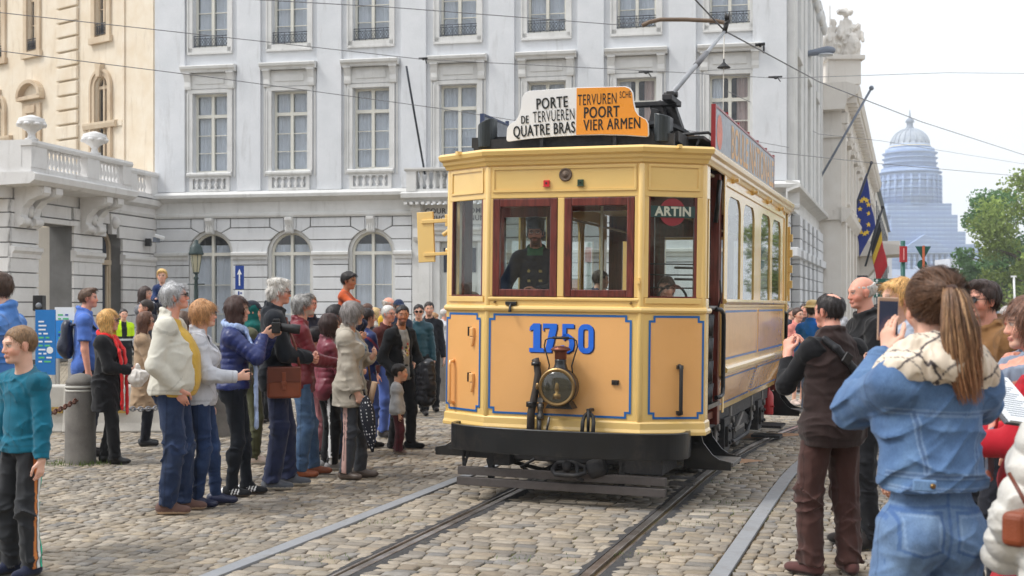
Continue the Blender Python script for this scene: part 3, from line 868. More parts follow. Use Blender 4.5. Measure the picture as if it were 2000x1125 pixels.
def col_obj(mb, name, col, mat, parent, **k):
 o = mb.build(name, mat, parent, **k); me = o.data
 a = me.color_attributes.new('Col', 'FLOAT_COLOR', 'POINT'); c = np.ones((len(me.vertices), 4), np.float32); c[:, :3] = lin(*col)
 a.data.foreach_set('color', c.ravel()); return o
def make_glasses(root, hp, Rh, hs, kind):
 M = MB(); m4 = Matrix(np.vstack([np.hstack([Rh * hs, np.array(hp(0, 0, 0))[:, None]]), [0, 0, 0, 1]]).tolist())
 T = lambda p: tuple(m4 @ Vector(p))
 for sx in (-1, 1):
  c = Vector((sx * .033, .104, .000))
  ring = [T((c.x + .025 * math.cos(a), c.y - abs(.025 * math.cos(a) * sx + .01) * .12, c.z + .019 * math.sin(a))) for a in [2 * PI * i / 12 for i in range(13)]]
  if kind == 'sun': M.add(ring[:12] , [tuple(range(12))]); M.tube(ring, .0026 * hs, 5)
  else: M.tube(ring, .0015 * hs, 5)
  M.tube([T((sx * .058, .098, .005)), T((sx * .073, .06, .008)), T((sx * .077, -.005, .006)), T((sx * .077, -.02, -.008))], .0028 * hs if kind == 'sun' else .0018 * hs, 5)
 M.tube([T((-.01, .108, .006)), T((0, .111, .008)), T((.01, .108, .006))], .002 * hs, 5)
 col_obj(M, 'sunglasses' if kind == 'sun' else 'glasses', (18, 16, 18) if kind == 'sun' else (60, 55, 55), MGLOSS, root)
def make_hat(root, hp, Rh, hs, hat, vox):
 kind, c = hat[0], hat[1]
 E = lambda p, r, k=.02, q=None: cap(hp(*p), hp(*(q or p)), np.asarray(r, float) * hs, M=Rh, k=k * hs)
 if kind == 'cap':
  P = [E((0, -.014, .05), (.085, .103, .088)), E((0, .09, .048), (.066, .06, .011), k=.012)]
  f = Field.of(P, vox).addall(P)
 elif kind == 'straw':
  P = [E((0, -.01, .06), (.088, .103, .05), q=(0, -.01, .115), k=.02), E((0, -.01, .058), (.155, .17, .014), k=.015)]; f = Field.of(P, vox).addall(P)
 elif kind == 'kepi':
  P = [E((0, -.01, .06), (.087, .103, .04), q=(0, -.012, .125), k=.02), E((0, -.005, .14), (.105, .118, .02), k=.015), E((0, .095, .045), (.062, .045, .009), k=.01)]; f = Field.of(P, vox).addall(P)
 zc = np.asarray(hp(0, 0, .043)); up = Rh[:, 2]
 f.cut(lambda X, Y_, Z: -((X - zc[0]) * up[0] + (Y_ - zc[1]) * up[1] + (Z - zc[2]) * up[2]) - .004)
 surf(f, 'hat' if kind != 'cap' else 'cap', root, MCLOTH, lin(*c))
def make_scarf(root, I, sc, sd):
 """sc: kind, colour; a loop round the neck with two ends, or a thick wrap"""
 s, up, neck = I['s'], I['up'], I['neck']; P = []
 r0 = sc.get('r', .028)
 n = 14
 pts = []
 for i in range(n + 1):
  a = 2 * PI * i / n
  pts.append(up((math.sin(a) * (.088 + sc.get('w', 0)), math.cos(a) * (.082 + sc.get('w', 0)) + .005, 1.475 + sc.get('z', 0) - .035 * math.cos(a) + .01 * math.sin(2 * a))))
 for i in range(n): P.append(cap(pts[i], pts[i + 1], r0 * s, k=.02))
 if sc.get('wrap'):
  for i in range(n): P.append(cap(pts[i] + V3(0, .0, -.045) * s + (pts[i] - neck) * .22 * V3(1, 1, 0), pts[i + 1] + V3(0, .0, -.045) * s + (pts[i + 1] - neck) * .22 * V3(1, 1, 0), r0 * 1.25 * s, k=.015))
 for e in sc.get('ends', ()):          # (x, z of the tip, thickness)
  x, zt = e[0], e[1]; yy = e[2] if len(e) > 2 else .15
  p = [up((x * .5, .10, 1.43)), up((x, yy, 1.30)), V3(x * 1.05, yy + .03, 1.10) * s, V3(x * 1.15, yy + .035, zt) * s]
  for a, b in zip(p, p[1:]): P.append(cap(a, b, V3(.042, .016, .03) * s, k=.015))
 f = Field.of(P, sc.get('vox', max(.005, I['vc'] * .8)), .01); f.addall(P)
 f.f -= .007 * f.noise((.02, .02, .09), sd + 31, True) + .004 * f.noise((.03, .03, .03), sd + 32)
 hp, hs = I['hp'], I['hs']
 f.add(cap(neck, hp(0, .0, -.03), .056 * s, .068 * hs, k=.01, mode='s'))
 f.add(ball(hp(0, -.01, .03), .09 * hs, k=.01, mode='s')); f.add(ball(hp(0, .035, -.04), .07 * hs, k=.01, mode='s'))
 surf(f, 'scarf', root, MCLOTH, lin(*sc['c']), sc.get('paint', lambda i: None)(I))
w = bpy.data.worlds.new('World'); SC.world = w; w.use_nodes = True
nt = w.node_tree; bg = nt.nodes['Background']
sky = nt.nodes.new('ShaderNodeTexSky'); sky.sky_type = 'NISHITA'; sky.sun_disc = False
SUN_EL, SUN_AZ = 54.0, -102.0           # high bright cloud; the lighter part of the sky lies to the left, a little behind the camera
sky.sun_elevation = R(SUN_EL); sky.sun_rotation = R(SUN_AZ); sky.dust_density = 4.0; sky.air_density = 1.0; sky.ozone_density = 1.0
hsv = nt.nodes.new('ShaderNodeHueSaturation'); hsv.inputs['Saturation'].default_value = .35
mixn = nt.nodes.new('ShaderNodeMix'); mixn.data_type = 'RGBA'; mixn.inputs[0].default_value = .78     # an even layer of white cloud over the blue
mixn.inputs[7].default_value = (8.6, 8.9, 9.3, 1)
nt.links.new(sky.outputs[0], hsv.inputs['Color']); nt.links.new(hsv.outputs[0], mixn.inputs[6]); nt.links.new(mixn.outputs[2], bg.inputs[0])
bg.inputs[1].default_value = .12
sun = bpy.data.objects.new('sun', bpy.data.lights.new('sun', 'SUN')); COL.objects.link(sun)
sun.data.energy = 2.0; sun.data.angle = R(16); sun.data.color = (1, .965, .91)
az = R(SUN_AZ); sdir = Vector((math.sin(az) * math.cos(R(SUN_EL)), math.cos(az) * math.cos(R(SUN_EL)), math.sin(R(SUN_EL))))
sun.rotation_euler = sdir.to_track_quat('Z', 'Y').to_euler(); sun.location = sdir * 60
cam = bpy.data.objects.new('camera', bpy.data.cameras.new('camera')); COL.objects.link(cam); SC.camera = cam
cam.location = (0, 0, CAMZ); cam.rotation_euler = (R(90), 0, 0); cam.data.sensor_width = 36; cam.data.lens = 36 * F / 2000
cam.data.shift_y = (HZ - 562.5) / 2000; cam.data.clip_end = 4000; cam.data.clip_start = .05
cam.data.dof.use_dof = True; cam.data.dof.focus_distance = 10.6; cam.data.dof.aperture_fstop = 4.6
SC.view_settings.view_transform = 'Standard'; SC.view_settings.look = 'None'; SC.view_settings.exposure = .46; SC.view_settings.gamma = 1
SC.cycles.max_bounces = 8; SC.cycles.transparent_max_bounces = 16; SC.cycles.volume_bounces = 0; SC.cycles.use_denoising = True
SC.cycles.caustics_reflective = False; SC.cycles.caustics_refractive = False

if HAZE:
 hz = MB().bx(-430, 640, -60, 770, -1.5, 125).build('haze', None); hz['kind'] = 'stuff'
 m = bpy.data.materials.new('air'); m.use_nodes = True; t_ = m.node_tree
 t_.nodes.remove(t_.nodes['Principled BSDF']); pv = t_.nodes.new('ShaderNodeVolumePrincipled')
 pv.inputs['Color'].default_value = (.90, .955, 1, 1); pv.inputs['Density'].default_value = .0007; pv.inputs['Anisotropy'].default_value = .1
 t_.links.new(pv.outputs[0], t_.nodes['Material Output'].inputs['Volume']); hz.data.materials.append(m)

class Path:
 """centre line of the track: straight, then bending to the right"""
 def __init__(s):
  s.ds = .25; s.p = []; p = Vector((-.292, 7.55)) ; th0 = 17.6
  d = Vector((math.sin(R(th0)), math.cos(R(th0)))); p = p - d * 8.0
  n = 4000 // 20
  for i in range(n):
   a = -8.0 + i * s.ds
   th = th0 + max(0, min(a - 4.2, 30)) * 1.62
   d = Vector((math.sin(R(th)), math.cos(R(th))))
   s.p.append((p.copy(), d.copy())); p = p + d * s.ds
  s.s0 = -8.0
  s.P = np.array([(q.x, q.y) for q, _ in s.p]); s.D = np.array([(q.x, q.y) for _, q in s.p])
 def arr(s, a, b):
  u = (np.asarray(a) - s.s0) / s.ds; i = np.clip(np.floor(u).astype(int), 0, len(s.P) - 2); f = np.clip(u - i, 0, 1)[..., None]
  p = s.P[i] * (1 - f) + s.P[i + 1] * f; d = s.D[i] * (1 - f) + s.D[i + 1] * f
  n = np.stack([d[..., 1], -d[..., 0]], -1)
  return p + n * np.asarray(b)[..., None]
 def line(s, b, a0=-5, a1=38, step=.5):
  a = np.arange(a0, a1, step); return [tuple(q) for q in s.arr(a, np.full(len(a), b))]
TRK = Path(); GA = .73; BAND = 1.49

t = NT('joint_earth'); t.set(rough=.95, spec=.1); v = t.coord()
n = t.noise(v, 1.1, 6, .6); k = t.ramp(n, [(.35, lin(78, 66, 50)), (.6, lin(104, 88, 66))])
mo = t.ramp(t.noise(v, .9, 8, .72, .4), [(.5, (0, 0, 0)), (.66, (.8,) * 3)]); k = t.mix(mo, k, lin(78, 88, 46)); t.base(k)
t.bump(t.noise(v, 60, 4), .6, .02)
MEARTH = t.m
t = NT('far_setts'); t.set(rough=.85, spec=.25); v = t.coord('Object', rot=(0, 0, R(-18)))
br = t.n('ShaderNodeTexBrick'); br.inputs['Scale'].default_value = 1.0; br.inputs['Brick Width'].default_value = .17; br.inputs['Row Height'].default_value = .13
br.inputs['Mortar Size'].default_value = .012; br.inputs['Color1'].default_value = (*lin(168, 156, 136), 1); br.inputs['Color2'].default_value = (*lin(142, 132, 118), 1); br.inputs['Mortar'].default_value = (*lin(88, 80, 66), 1)
t.l(v, br.inputs['Vector']); nn = t.ramp(t.noise(v, .5, 5), [(.3, (.85,) * 3), (.7, (1.1,) * 3)]); t.base(t.mix(1, br.outputs[0], nn, 'MULTIPLY')); t.bump(br.outputs['Fac'], -.4, .02)
MFAR = t.m
g = MB().bx(-420, 630, -50, 762, -.5, -.03).build('ground', MFAR); tag(g, kind='structure')
e = MB().add([(*TRK.arr(-6.0, b), -.015) for b in (-15., 9.)] + [(*TRK.arr(a, b), -.015) for a, b in ((2., 9.), (6., 9.), (10., 9.), (14., 9.), (18., 9.), (22., 9.), (26., 9.), (26., -15.), (22., -15.), (18., -15.), (14., -15.), (10., -15.), (6., -15.), (2., -15.))], [tuple(range(16))])
tag(e.build('earth_bed', MEARTH), kind='structure')

def setts():
 rg = np.random.default_rng(5); C = []
 def zone(b0, b1, a0, a1, lw, lh, jit):
  a = a0
  while a < a1:
   h = lh * rg.uniform(.88, 1.14); b = b0 + rg.uniform(-.5, 0) * lw * 0
   bs = b0
   while bs < b1 - .02:
    ww = lw * rg.uniform(.72, 1.35)
    if bs + ww > b1 - .05: ww = b1 - bs
    p = TRK.arr(a + h / 2, bs + ww / 2)
    q = p[1] > 6.2 and abs(p[0]) < .46 * p[1] + .6
    if q: C.append((a + h / 2, bs + ww / 2, h, ww, jit))
    bs += ww
   a += h
 m = .075
 for b0, b1 in ((-BAND + .07, -GA - m), (-GA + m, GA - m), (GA + m, BAND - .07)): zone(b0, b1, -4, 24, .142, .112, 1.0)
 rgs = [(-14.5, -BAND - .07), (BAND + .07, 8.6)]
 for b0, b1 in rgs: zone(b0, b1, -5, 24, .098, .106, 1.1)
 C = np.array(C); n = len(C)
 K = 8
 ang = np.radians([14, 76, 104, 166, 194, 256, 284, 346])
 ca, sa = np.cos(ang), np.sin(ang); pw = .30
 ux = np.array([1, .84, -.84, -1, -1, -.84, .84, 1.]); uy = np.array([.78, 1, 1, .78, -.78, -1, -1, -.78])
 def ring(fr, z):
  j = 1 + jit0 * .030 + rg.normal(size=(n, K)) * .012
  a = C[:, 0:1] + (uy[None] * (C[:, 2:3] / 2 - .0035)) * fr * j + tilt_s[:, None] * 0
  b = C[:, 1:2] + (ux[None] * (C[:, 3:4] / 2 - .004)) * fr * j + shear[:, None] * uy[None]
  p = TRK.arr(a + off[:, 0:1], b + off[:, 1:2])
  zz = z + lift[:, None] + tx[:, None] * ux[None] * fr + ty[:, None] * uy[None] * fr + rg.normal(size=(n, K)) * .0012
  return np.concatenate([p, zz[..., None]], -1)
 jit0 = rg.normal(size=(n, K)); tilt_s = np.zeros(n); shear = rg.normal(size=n) * .006 * C[:, 4]; off = rg.normal(size=(n, 2)) * .003 * C[:, 4:5]
 lift = rg.normal(size=n) * .002 * C[:, 4] - .004; tx = rg.normal(size=n) * .0016; ty = rg.normal(size=n) * .0016
 r0, r1, r2 = ring(1.0, -.030), ring(.99, -.0045), ring(.93, .0005)
 ctr = np.concatenate([TRK.arr(C[:, 0] + off[:, 0], C[:, 1] + off[:, 1]), (lift + .002)[:, None]], -1)[:, None]
 V = np.concatenate([r0, r1, r2, ctr], 1); S = 3 * K + 1
 base = (np.arange(n) * S)[:, None, None]
 k = np.arange(K); k2 = (k + 1) % K; qs = []
 for r in range(2): qs.append(np.stack([r * K + k, (r + 1) * K + k, (r + 1) * K + k2, r * K + k2], 1))
 Q = np.concatenate(qs)[None] + base; T = np.stack([2 * K + k, np.full(K, 3 * K), 2 * K + k2], 1)[None] + base
 pal = np.array([lin(182, 173, 160), lin(172, 164, 153), lin(164, 158, 150), lin(178, 167, 150), lin(158, 156, 154), lin(190, 183, 172), lin(168, 156, 140)])
 cc = pal[rg.choice(len(pal), n, p=[.22, .22, .18, .14, .08, .10, .06])] * rg.uniform(.54, .86, (n, 1)) * np.array([[1.0, .965, .915]])
 cc = np.repeat(cc, S, 0);
 me = np_mesh('cobblestone_paving', V.reshape(-1, 3), quads=Q.reshape(-1, 4), tris=T.reshape(-1, 3), smooth=True, col=cc)
 bm = bmesh.new(); bm.from_mesh(me); bmesh.ops.recalc_face_normals(bm, faces=bm.faces); bm.to_mesh(me); bm.free()
 t = NT('worn_setts'); t.set(rough=.72, spec=.35)
 at_ = t.n('ShaderNodeAttribute', attribute_name='Col'); v = t.coord(); c = at_.outputs['Color']
 c = t.mix(1, c, t.ramp(t.noise(v, 26, 5, .65), [(.28, (.78,) * 3), (.7, (1.12,) * 3)]), 'MULTIPLY')
 c = t.mix(1, c, t.ramp(t.noise(v, .7, 5, .6), [(.3, (.86, .87, .9)), (.7, (1.08, 1.05, 1.0))]), 'MULTIPLY')
 d = t.ramp(t.noise(v, 1.3, 8, .75, .5), [(.56, (0, 0, 0)), (.74, (.55,) * 3)]); c = t.mix(d, c, lin(108, 100, 80))
 t.base(c); t.bump(t.noise(v, 70, 5, .6), .35, .006)
 o = link('cobblestone_paving', me, None, [t.m]); tag(o, kind='structure'); print('setts', n)
setts()

MBAND = paint('bluestone', lin(140, 142, 146), .7, .08, 3, .15, dirt=lin(110, 104, 92), dirt_amt=.5)
for b in (-BAND, BAND):
 m = MB(); P = TRK.line(b, -4, 26, .02 + .98);
 m.sweep([(-.058, -.03), (-.058, .006), (.058, .006), (.058, -.03)], P); o = m.build('kerb_band', MBAND, None, bevel=.004); tag(o, kind='structure')
t = NT('rail_steel'); t.set(metal=.85, rough=.30); v = t.coord('Object'); k = t.ramp(t.noise(v, 3, 6, .7), [(.35, lin(136, 124, 114)), (.65, lin(206, 202, 200))]); t.base(k); MRAIL = t.m
MDARKR = paint('rail_dark', lin(52, 48, 45), .6, .2, 5, .2, metal=.4)
MTAR = paint('tar', lin(58, 57, 58), .8, .18, 9, .5, dirt=lin(96, 90, 78), dirt_amt=.6)
for sx in (-1, 1):
 r = empty('tram_rail', (*TRK.arr(-4.0, sx * GA), 0)); o0 = Vector((*TRK.arr(-4.0, sx * GA), 0))
 tag(r, 'left grooved steel tram rail set in the cobbles between tar joints' if sx < 0 else 'right grooved steel tram rail, the one nearer the man in the brown gilet', 'rail', 'tram rails in the street')
 def sw(name, x0, x1, z0, z1, mt, jit=0.0):
  m = MB(); P = TRK.line(sx * GA, -4, 40, .5); m.sweep([(x0, z0), (x0, z1), (x1, z1), (x1, z0)], P); m.v = [tuple(Vector(q) - o0) for q in m.v]; return m.build(name, mt, r, bevel=.003)
 s_ = sx
 sw('rail_head', min(-.052 * s_, .004 * s_), max(-.052 * s_, .004 * s_) + .0, -.03, .006, MRAIL) if s_ > 0 else sw('rail_head', -.004, .052, -.03, .006, MRAIL)
 if s_ > 0: sw('groove', .004, .040, -.04, -.020, MDARKR); sw('guard_lip', .040, .060, -.03, .003, MRAIL)
 else: sw('groove', -.040, -.004, -.04, -.020, MDARKR); sw('guard_lip', -.060, -.040, -.03, .003, MRAIL)
 m = MB()
 for side in (-1, 1):
  A = np.arange(-4, 26, .12); inn = side * .060; rgj = np.random.default_rng(3 + side + s_)
  wv = .062 + .018 * np.sin(A * 2.1 + side) + rgj.normal(size=len(A)) * .005
  a_ = TRK.arr(A, np.full(len(A), sx * GA + inn)); b_ = TRK.arr(A, sx * GA + inn + side * wv)
  vs = [(*(q - np.array((o0.x, o0.y))), .004) for q in a_] + [(*(q - np.array((o0.x, o0.y))), -.004) for q in b_]; nA = len(A)
  m.add(vs, [(i, i + 1, nA + i + 1, nA + i) for i in range(nA - 1)], True)
 m.build('tar_joint', MTAR, r)
MSAND = paint('spilt_sand', lin(176, 140, 112), .95, .1, 8, .4)
for (px, yf, L_, W_) in ((1490, 851, .62, .22), (1420, 902, .35, .12)):
 c = at(px, yf); m = MB(); rg = np.random.default_rng(px); n = 20
 vs = [(c.x, c.y, .03)]; rr = []
 for ring_, z in ((.5, .022), (1, -.004)):
  for i in range(n):
   a = 2 * PI * i / n; q = ring_ * (1 + .25 * math.sin(3 * a + px) + .1 * rg.normal())
   vs.append((c.x + math.cos(a) * L_ * q, c.y + math.sin(a) * W_ * q + .25 * math.cos(a) * L_ * q, z))
 fs = [(0, 1 + i, 1 + (i + 1) % n) for i in range(n)] + [(1 + i, 1 + n + i, 1 + n + (i + 1) % n, 1 + (i + 1) % n) for i in range(n)]
 m.add(vs, fs, True); tag(m.build('sand', MSAND), kind='stuff')
def weeds(n, cs, spread, name, hk=1.0):
 rg = np.random.default_rng(int(cs[0][0] * 10) % 1000); V = []; Tq = []; Cc = []
 for (cx, cy) in cs:
  for i in range(n):
   x, y = cx + rg.normal() * spread, cy + rg.normal() * spread * .6; h = rg.uniform(.004, .030) * hk; a = rg.uniform(0, 2 * PI); l = rg.uniform(.01, .03); wd = .005
   k = len(V); V += [(x - wd * math.sin(a), y + wd * math.cos(a), -.02), (x + wd * math.sin(a), y - wd * math.cos(a), -.02), (x + l * math.cos(a), y + l * math.sin(a), h)]; Tq.append((k, k + 1, k + 2)); c = rg.uniform(.7, 1.2); Cc += [tuple(q * c for q in lin(92, 112, 48))] * 3
 me = np_mesh(name, V, tris=Tq, smooth=False, col=np.array(Cc)); tag(link(name, me, None, [MCLOTH]), kind='stuff')
MWHITE = stone_mat('grey_white_stucco', lin(220, 222, 226), lin(208, 211, 215), (.20, .19, .17), .42, .12)
MTRIM = stone_mat('white_stone_trim', lin(222, 222, 221), lin(204, 204, 202), (.14, .13, .11), .45, .15)
MRUST = stone_mat('rusticated_stucco', lin(220, 222, 225), lin(206, 208, 211), (.13, .12, .10), .45, .15)
MGROOVE = stone_mat('rustication_joint', lin(128, 128, 128), lin(106, 105, 103), (.08, .07, .06), .5, .1)
MFRAME = paint('cream_window_paint', lin(216, 214, 204), .55, .03, 4)
MCURT = paint('net_curtain', lin(236, 238, 242), .9, .05, 2); MDRAPE = paint('pink_drape', lin(205, 178, 168), .9, .06, 3)
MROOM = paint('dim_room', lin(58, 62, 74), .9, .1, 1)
MIRON = paint('black_iron', lin(40, 46, 58), .5, .1, 8, .1)
MPANE = glass_mat('window_pane', (.86, .90, .94), .07)
MBEIGE = stone_mat('beige_stucco', lin(230, 220, 203), lin(218, 202, 178), (.34, .24, .15), .55, .18)
MBEIGE2 = stone_mat('beige_trim', lin(214, 198, 174), lin(190, 168, 142), (.22, .15, .09), .6, .18)
MCREAM = stone_mat('cream_stone', lin(230, 226, 220), lin(220, 214, 206), (.22, .17, .13), .45, .18)
MPORT = stone_mat('portal_stone', lin(226, 225, 224), lin(212, 210, 208), (.16, .14, .11), .5, .18)
MLETTER = paint('dark_letters', lin(66, 66, 70), .6)

def arc_pts(xc, zc, r, a0, a1, n=12, rz=None):
 return [(xc + r * math.cos(a0 + (a1 - a0) * i / n), zc + (rz or r) * math.sin(a0 + (a1 - a0) * i / n)) for i in range(n + 1)]
def wall_holes(mb, x0, x1, z0, z1, holes, y0=0.0, th=.35):
 """wall in the x,z plane, front at y0, with openings (xa, xb, za, zb, arched); the reveal of each opening is built"""
 xs = sorted({x0, x1, *[h[0] for h in holes], *[h[1] for h in holes]}); zs = sorted({z0, z1, *[h[2] for h in holes], *[h[3] for h in holes]})
 for i in range(len(xs) - 1):
  j0 = 0
  run = None
  for j in range(len(zs) - 1):
   cx, cz = (xs[i] + xs[i + 1]) / 2, (zs[j] + zs[j + 1]) / 2
   solid = not any(h[0] < cx < h[1] and h[2] < cz < h[3] for h in holes)
   if solid and run is None: run = zs[j]
   if (not solid or j == len(zs) - 2) and run is not None:
    e = zs[j + 1] if solid else zs[j]
    mb.add([(xs[i], y0, run), (xs[i + 1], y0, run), (xs[i + 1], y0, e), (xs[i], y0, e)], [(0, 1, 2, 3)]); run = None
 for h in holes:
  xa, xb, za, zb = h[:4]; r = (xb - xa) / 2; xc = (xa + xb) / 2
  if len(h) > 4 and h[4]:
   pts = arc_pts(xc, zb - r, r, 0, PI, 16)
   n = len(pts); mid = n // 2
   for i in range(n - 1):
    a, b = pts[i], pts[i + 1]
    mb.add([(a[0], y0, a[1]), (b[0], y0, b[1]), (b[0], y0, zb), (a[0], y0, zb)], [(0, 1, 2, 3)])
    mb.add([(a[0], y0, a[1]), (b[0], y0, b[1]), (b[0], y0 + th, b[1]), (a[0], y0 + th, a[1])], [(0, 1, 2, 3)], True)
   zt = zb - r
  else:
   zt = zb; mb.add([(xa, y0, zb), (xb, y0, zb), (xb, y0 + th, zb), (xa, y0 + th, zb)], [(0, 1, 2, 3)])
  mb.add([(xa, y0, za), (xa, y0, zt), (xa, y0 + th, zt), (xa, y0 + th, za)], [(0, 1, 2, 3)])
  mb.add([(xb, y0, za), (xb, y0, zt), (xb, y0 + th, zt), (xb, y0 + th, za)], [(0, 1, 2, 3)])
  mb.add([(xa, y0, za), (xb, y0, za), (xb, y0 + th, za), (xa, y0 + th, za)], [(0, 1, 2, 3)])
def curtain_mb(x0, x1, z0, z1, y, n=30, amp=.05, seed=1):
 rg = np.random.default_rng(seed); m = MB(); vs = []
 for i in range(n + 1):
  x = x0 + (x1 - x0) * i / n; yy = y + amp * math.sin(i * 2.1 + rg.random()) + rg.normal() * .006
  vs += [(x, yy, z0), (x, yy + rg.normal() * .01, z1)]
 return m.add(vs, [(2 * i, 2 * i + 2, 2 * i + 3, 2 * i + 1) for i in range(n)], True)
PROTO = {}
def window(parent, key, x, z, w, h, y=.22, arched=False, rows=3, transom=.72, curtain='net', rail=False, frame_mat=None, sw=.07):
 """casement in local x (centre), z (bottom); > pane, curtain"""
 if key not in PROTO:
  m = MB(); d = .09; fw = sw
  zt = h - w / 2 if arched else h
  m.bx(-w / 2, -w / 2 + fw, 0, d, 0, zt); m.bx(w / 2 - fw, w / 2, 0, d, 0, zt)
  m.bx(-w / 2 + fw, w / 2 - fw, 0, d, 0, fw * 1.2)
  tz = h * transom
  if arched:
   o = arc_pts(0, zt, w / 2, 0, PI, 16); i_ = arc_pts(0, zt, w / 2 - fw, 0, PI, 16)
   for k in range(16): m.prism_y([o[k], o[k + 1], i_[k + 1], i_[k]], 0, d)
   m.bx(-.045, .045, -.02, d + .002, fw * 1.2, h - fw)
   tz = zt
  else:
   m.bx(-w / 2 + fw, w / 2 - fw, 0, d, h - fw, h); m.bx(-.05, .05, -.02, d + .002, fw * 1.2, h - fw)
  m.bx(-w / 2 + fw, w / 2 - fw, -.015, d - .004, tz - .055, tz + .055)
  for sx in (-1, 1):
   for i in range(1, rows):
    zz = fw * 1.2 + (tz - .055 - fw * 1.2) * i / rows
    a, b = sorted((sx * .05, sx * (w / 2 - fw))); m.bx(a, b, .015, d - .02, zz - .014, zz + .014)
   for (a, b) in ((fw * 1.2, tz - .055), (tz + .055, h - fw if not arched else tz + .056)):
    if b - a < .15: continue
    for (cx, dx) in ((sx * .05, sx), (sx * (w / 2 - fw), -sx)):
     for (cz, dz) in ((a, 1), (b, -1)): m.prism_y([(cx, cz), (cx + dx * .06, cz), (cx + dx * .018, cz + dz * .018), (cx, cz + dz * .06)], .02, d - .025)
  fr = m.build('window', frame_mat or MFRAME, parent, bevel=0)
  p = MB()
  if arched: p.add([(q[0], .05, q[1]) for q in [(-w / 2 + fw * .5, .05), (w / 2 - fw * .5, .05)] + arc_pts(0, zt, w / 2 - fw * .5, 0, PI, 12)], [tuple(range(15))])
  else: p.add([(-w / 2 + .02, .05, .02), (w / 2 - .02, .05, .02), (w / 2 - .02, .05, h - .02), (-w / 2 + .02, .05, h - .02)], [(0, 1, 2, 3)])
  p.build('pane', MPANE, fr)
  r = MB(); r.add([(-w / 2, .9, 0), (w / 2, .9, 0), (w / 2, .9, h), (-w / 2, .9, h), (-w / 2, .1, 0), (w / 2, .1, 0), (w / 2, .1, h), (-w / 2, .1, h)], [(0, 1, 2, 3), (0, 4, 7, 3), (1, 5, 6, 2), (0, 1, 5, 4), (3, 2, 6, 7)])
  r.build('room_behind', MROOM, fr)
  if curtain == 'net':
   hh = h - .05 if not arched else zt; curtain_mb(-w / 2 + .05, -.03, .05, hh + (w * .22 if arched else 0), .17, seed=len(PROTO)).build('curtain', MCURT, fr); curtain_mb(.03, w / 2 - .05, .05, hh + (w * .22 if arched else 0), .17, seed=len(PROTO) + 5).build('curtain', MCURT, fr)
  elif curtain == 'side':
   for sx in (-1, 1): curtain_mb(*sorted((sx * (w / 2 - .05), sx * w * .17)), .05, h - .05, .19, 12, seed=sx + 3).build('curtain', MDRAPE if sx > 0 else MCURT, fr)
  PROTO[key] = fr; o = fr
 else: o = copy_tree(PROTO[key], parent); o.parent = parent
 o.location = (x, y, z); return o
def baluster_prof(h, r): return [(r * .75, 0), (r * .75, h * .08), (r * .45, h * .12), (r, h * .38), (r * .55, h * .62), (r * .42, h * .82), (r * .8, h * .9), (r * .8, h)]

F0 = Vector((-6.83, 41, 0)); PH = math.atan2(.198, .98)
pal = empty('palace_building', F0, -PH)
tag(pal, 'long grey white stucco palace with tall casement windows and a rusticated arched ground floor', 'building')
TC = [-3.47, -.618, 2.227, 5.185, 8.10, 10.98, 13.88]; T0_, T1_ = -5.46, 15.62
Z_C, Z_TOP = 5.5, 15.6
FW, W1Z0, W1Z1, W2Z0 = 1.24, 6.17, 8.86, 10.42
m = MB(); holes = [(t - FW / 2, t + FW / 2, W1Z0, W1Z1, False) for t in TC] + [(t - FW / 2, t + FW / 2, W2Z0, W2Z0 + 3.0, False) for t in TC]
wall_holes(m, T0_, T1_, Z_C - .3, Z_TOP, holes, .0, .3)
m.add([(T0_, 0, Z_TOP), (T1_, 0, Z_TOP), (T1_, 12, Z_TOP), (T0_, 12, Z_TOP)], [(0, 1, 2, 3)])
m.build('wall', MWHITE, pal)
eds = [T0_ - .3] + [(a + b) / 2 for a, b in zip(TC, TC[1:])] + [T1_ - .52]
for i, e in enumerate(eds):
 hw = .42 if 0 < i < len(eds) - 1 else (.95 if i == 0 else .515)
 if i == 0: e = T0_ + .55; hw = .55
 m = MB().bx(e - hw, e + hw, -.11, -.001, 5.52, Z_TOP); m.build('pilaster', MWHITE, pal, bevel=.01)
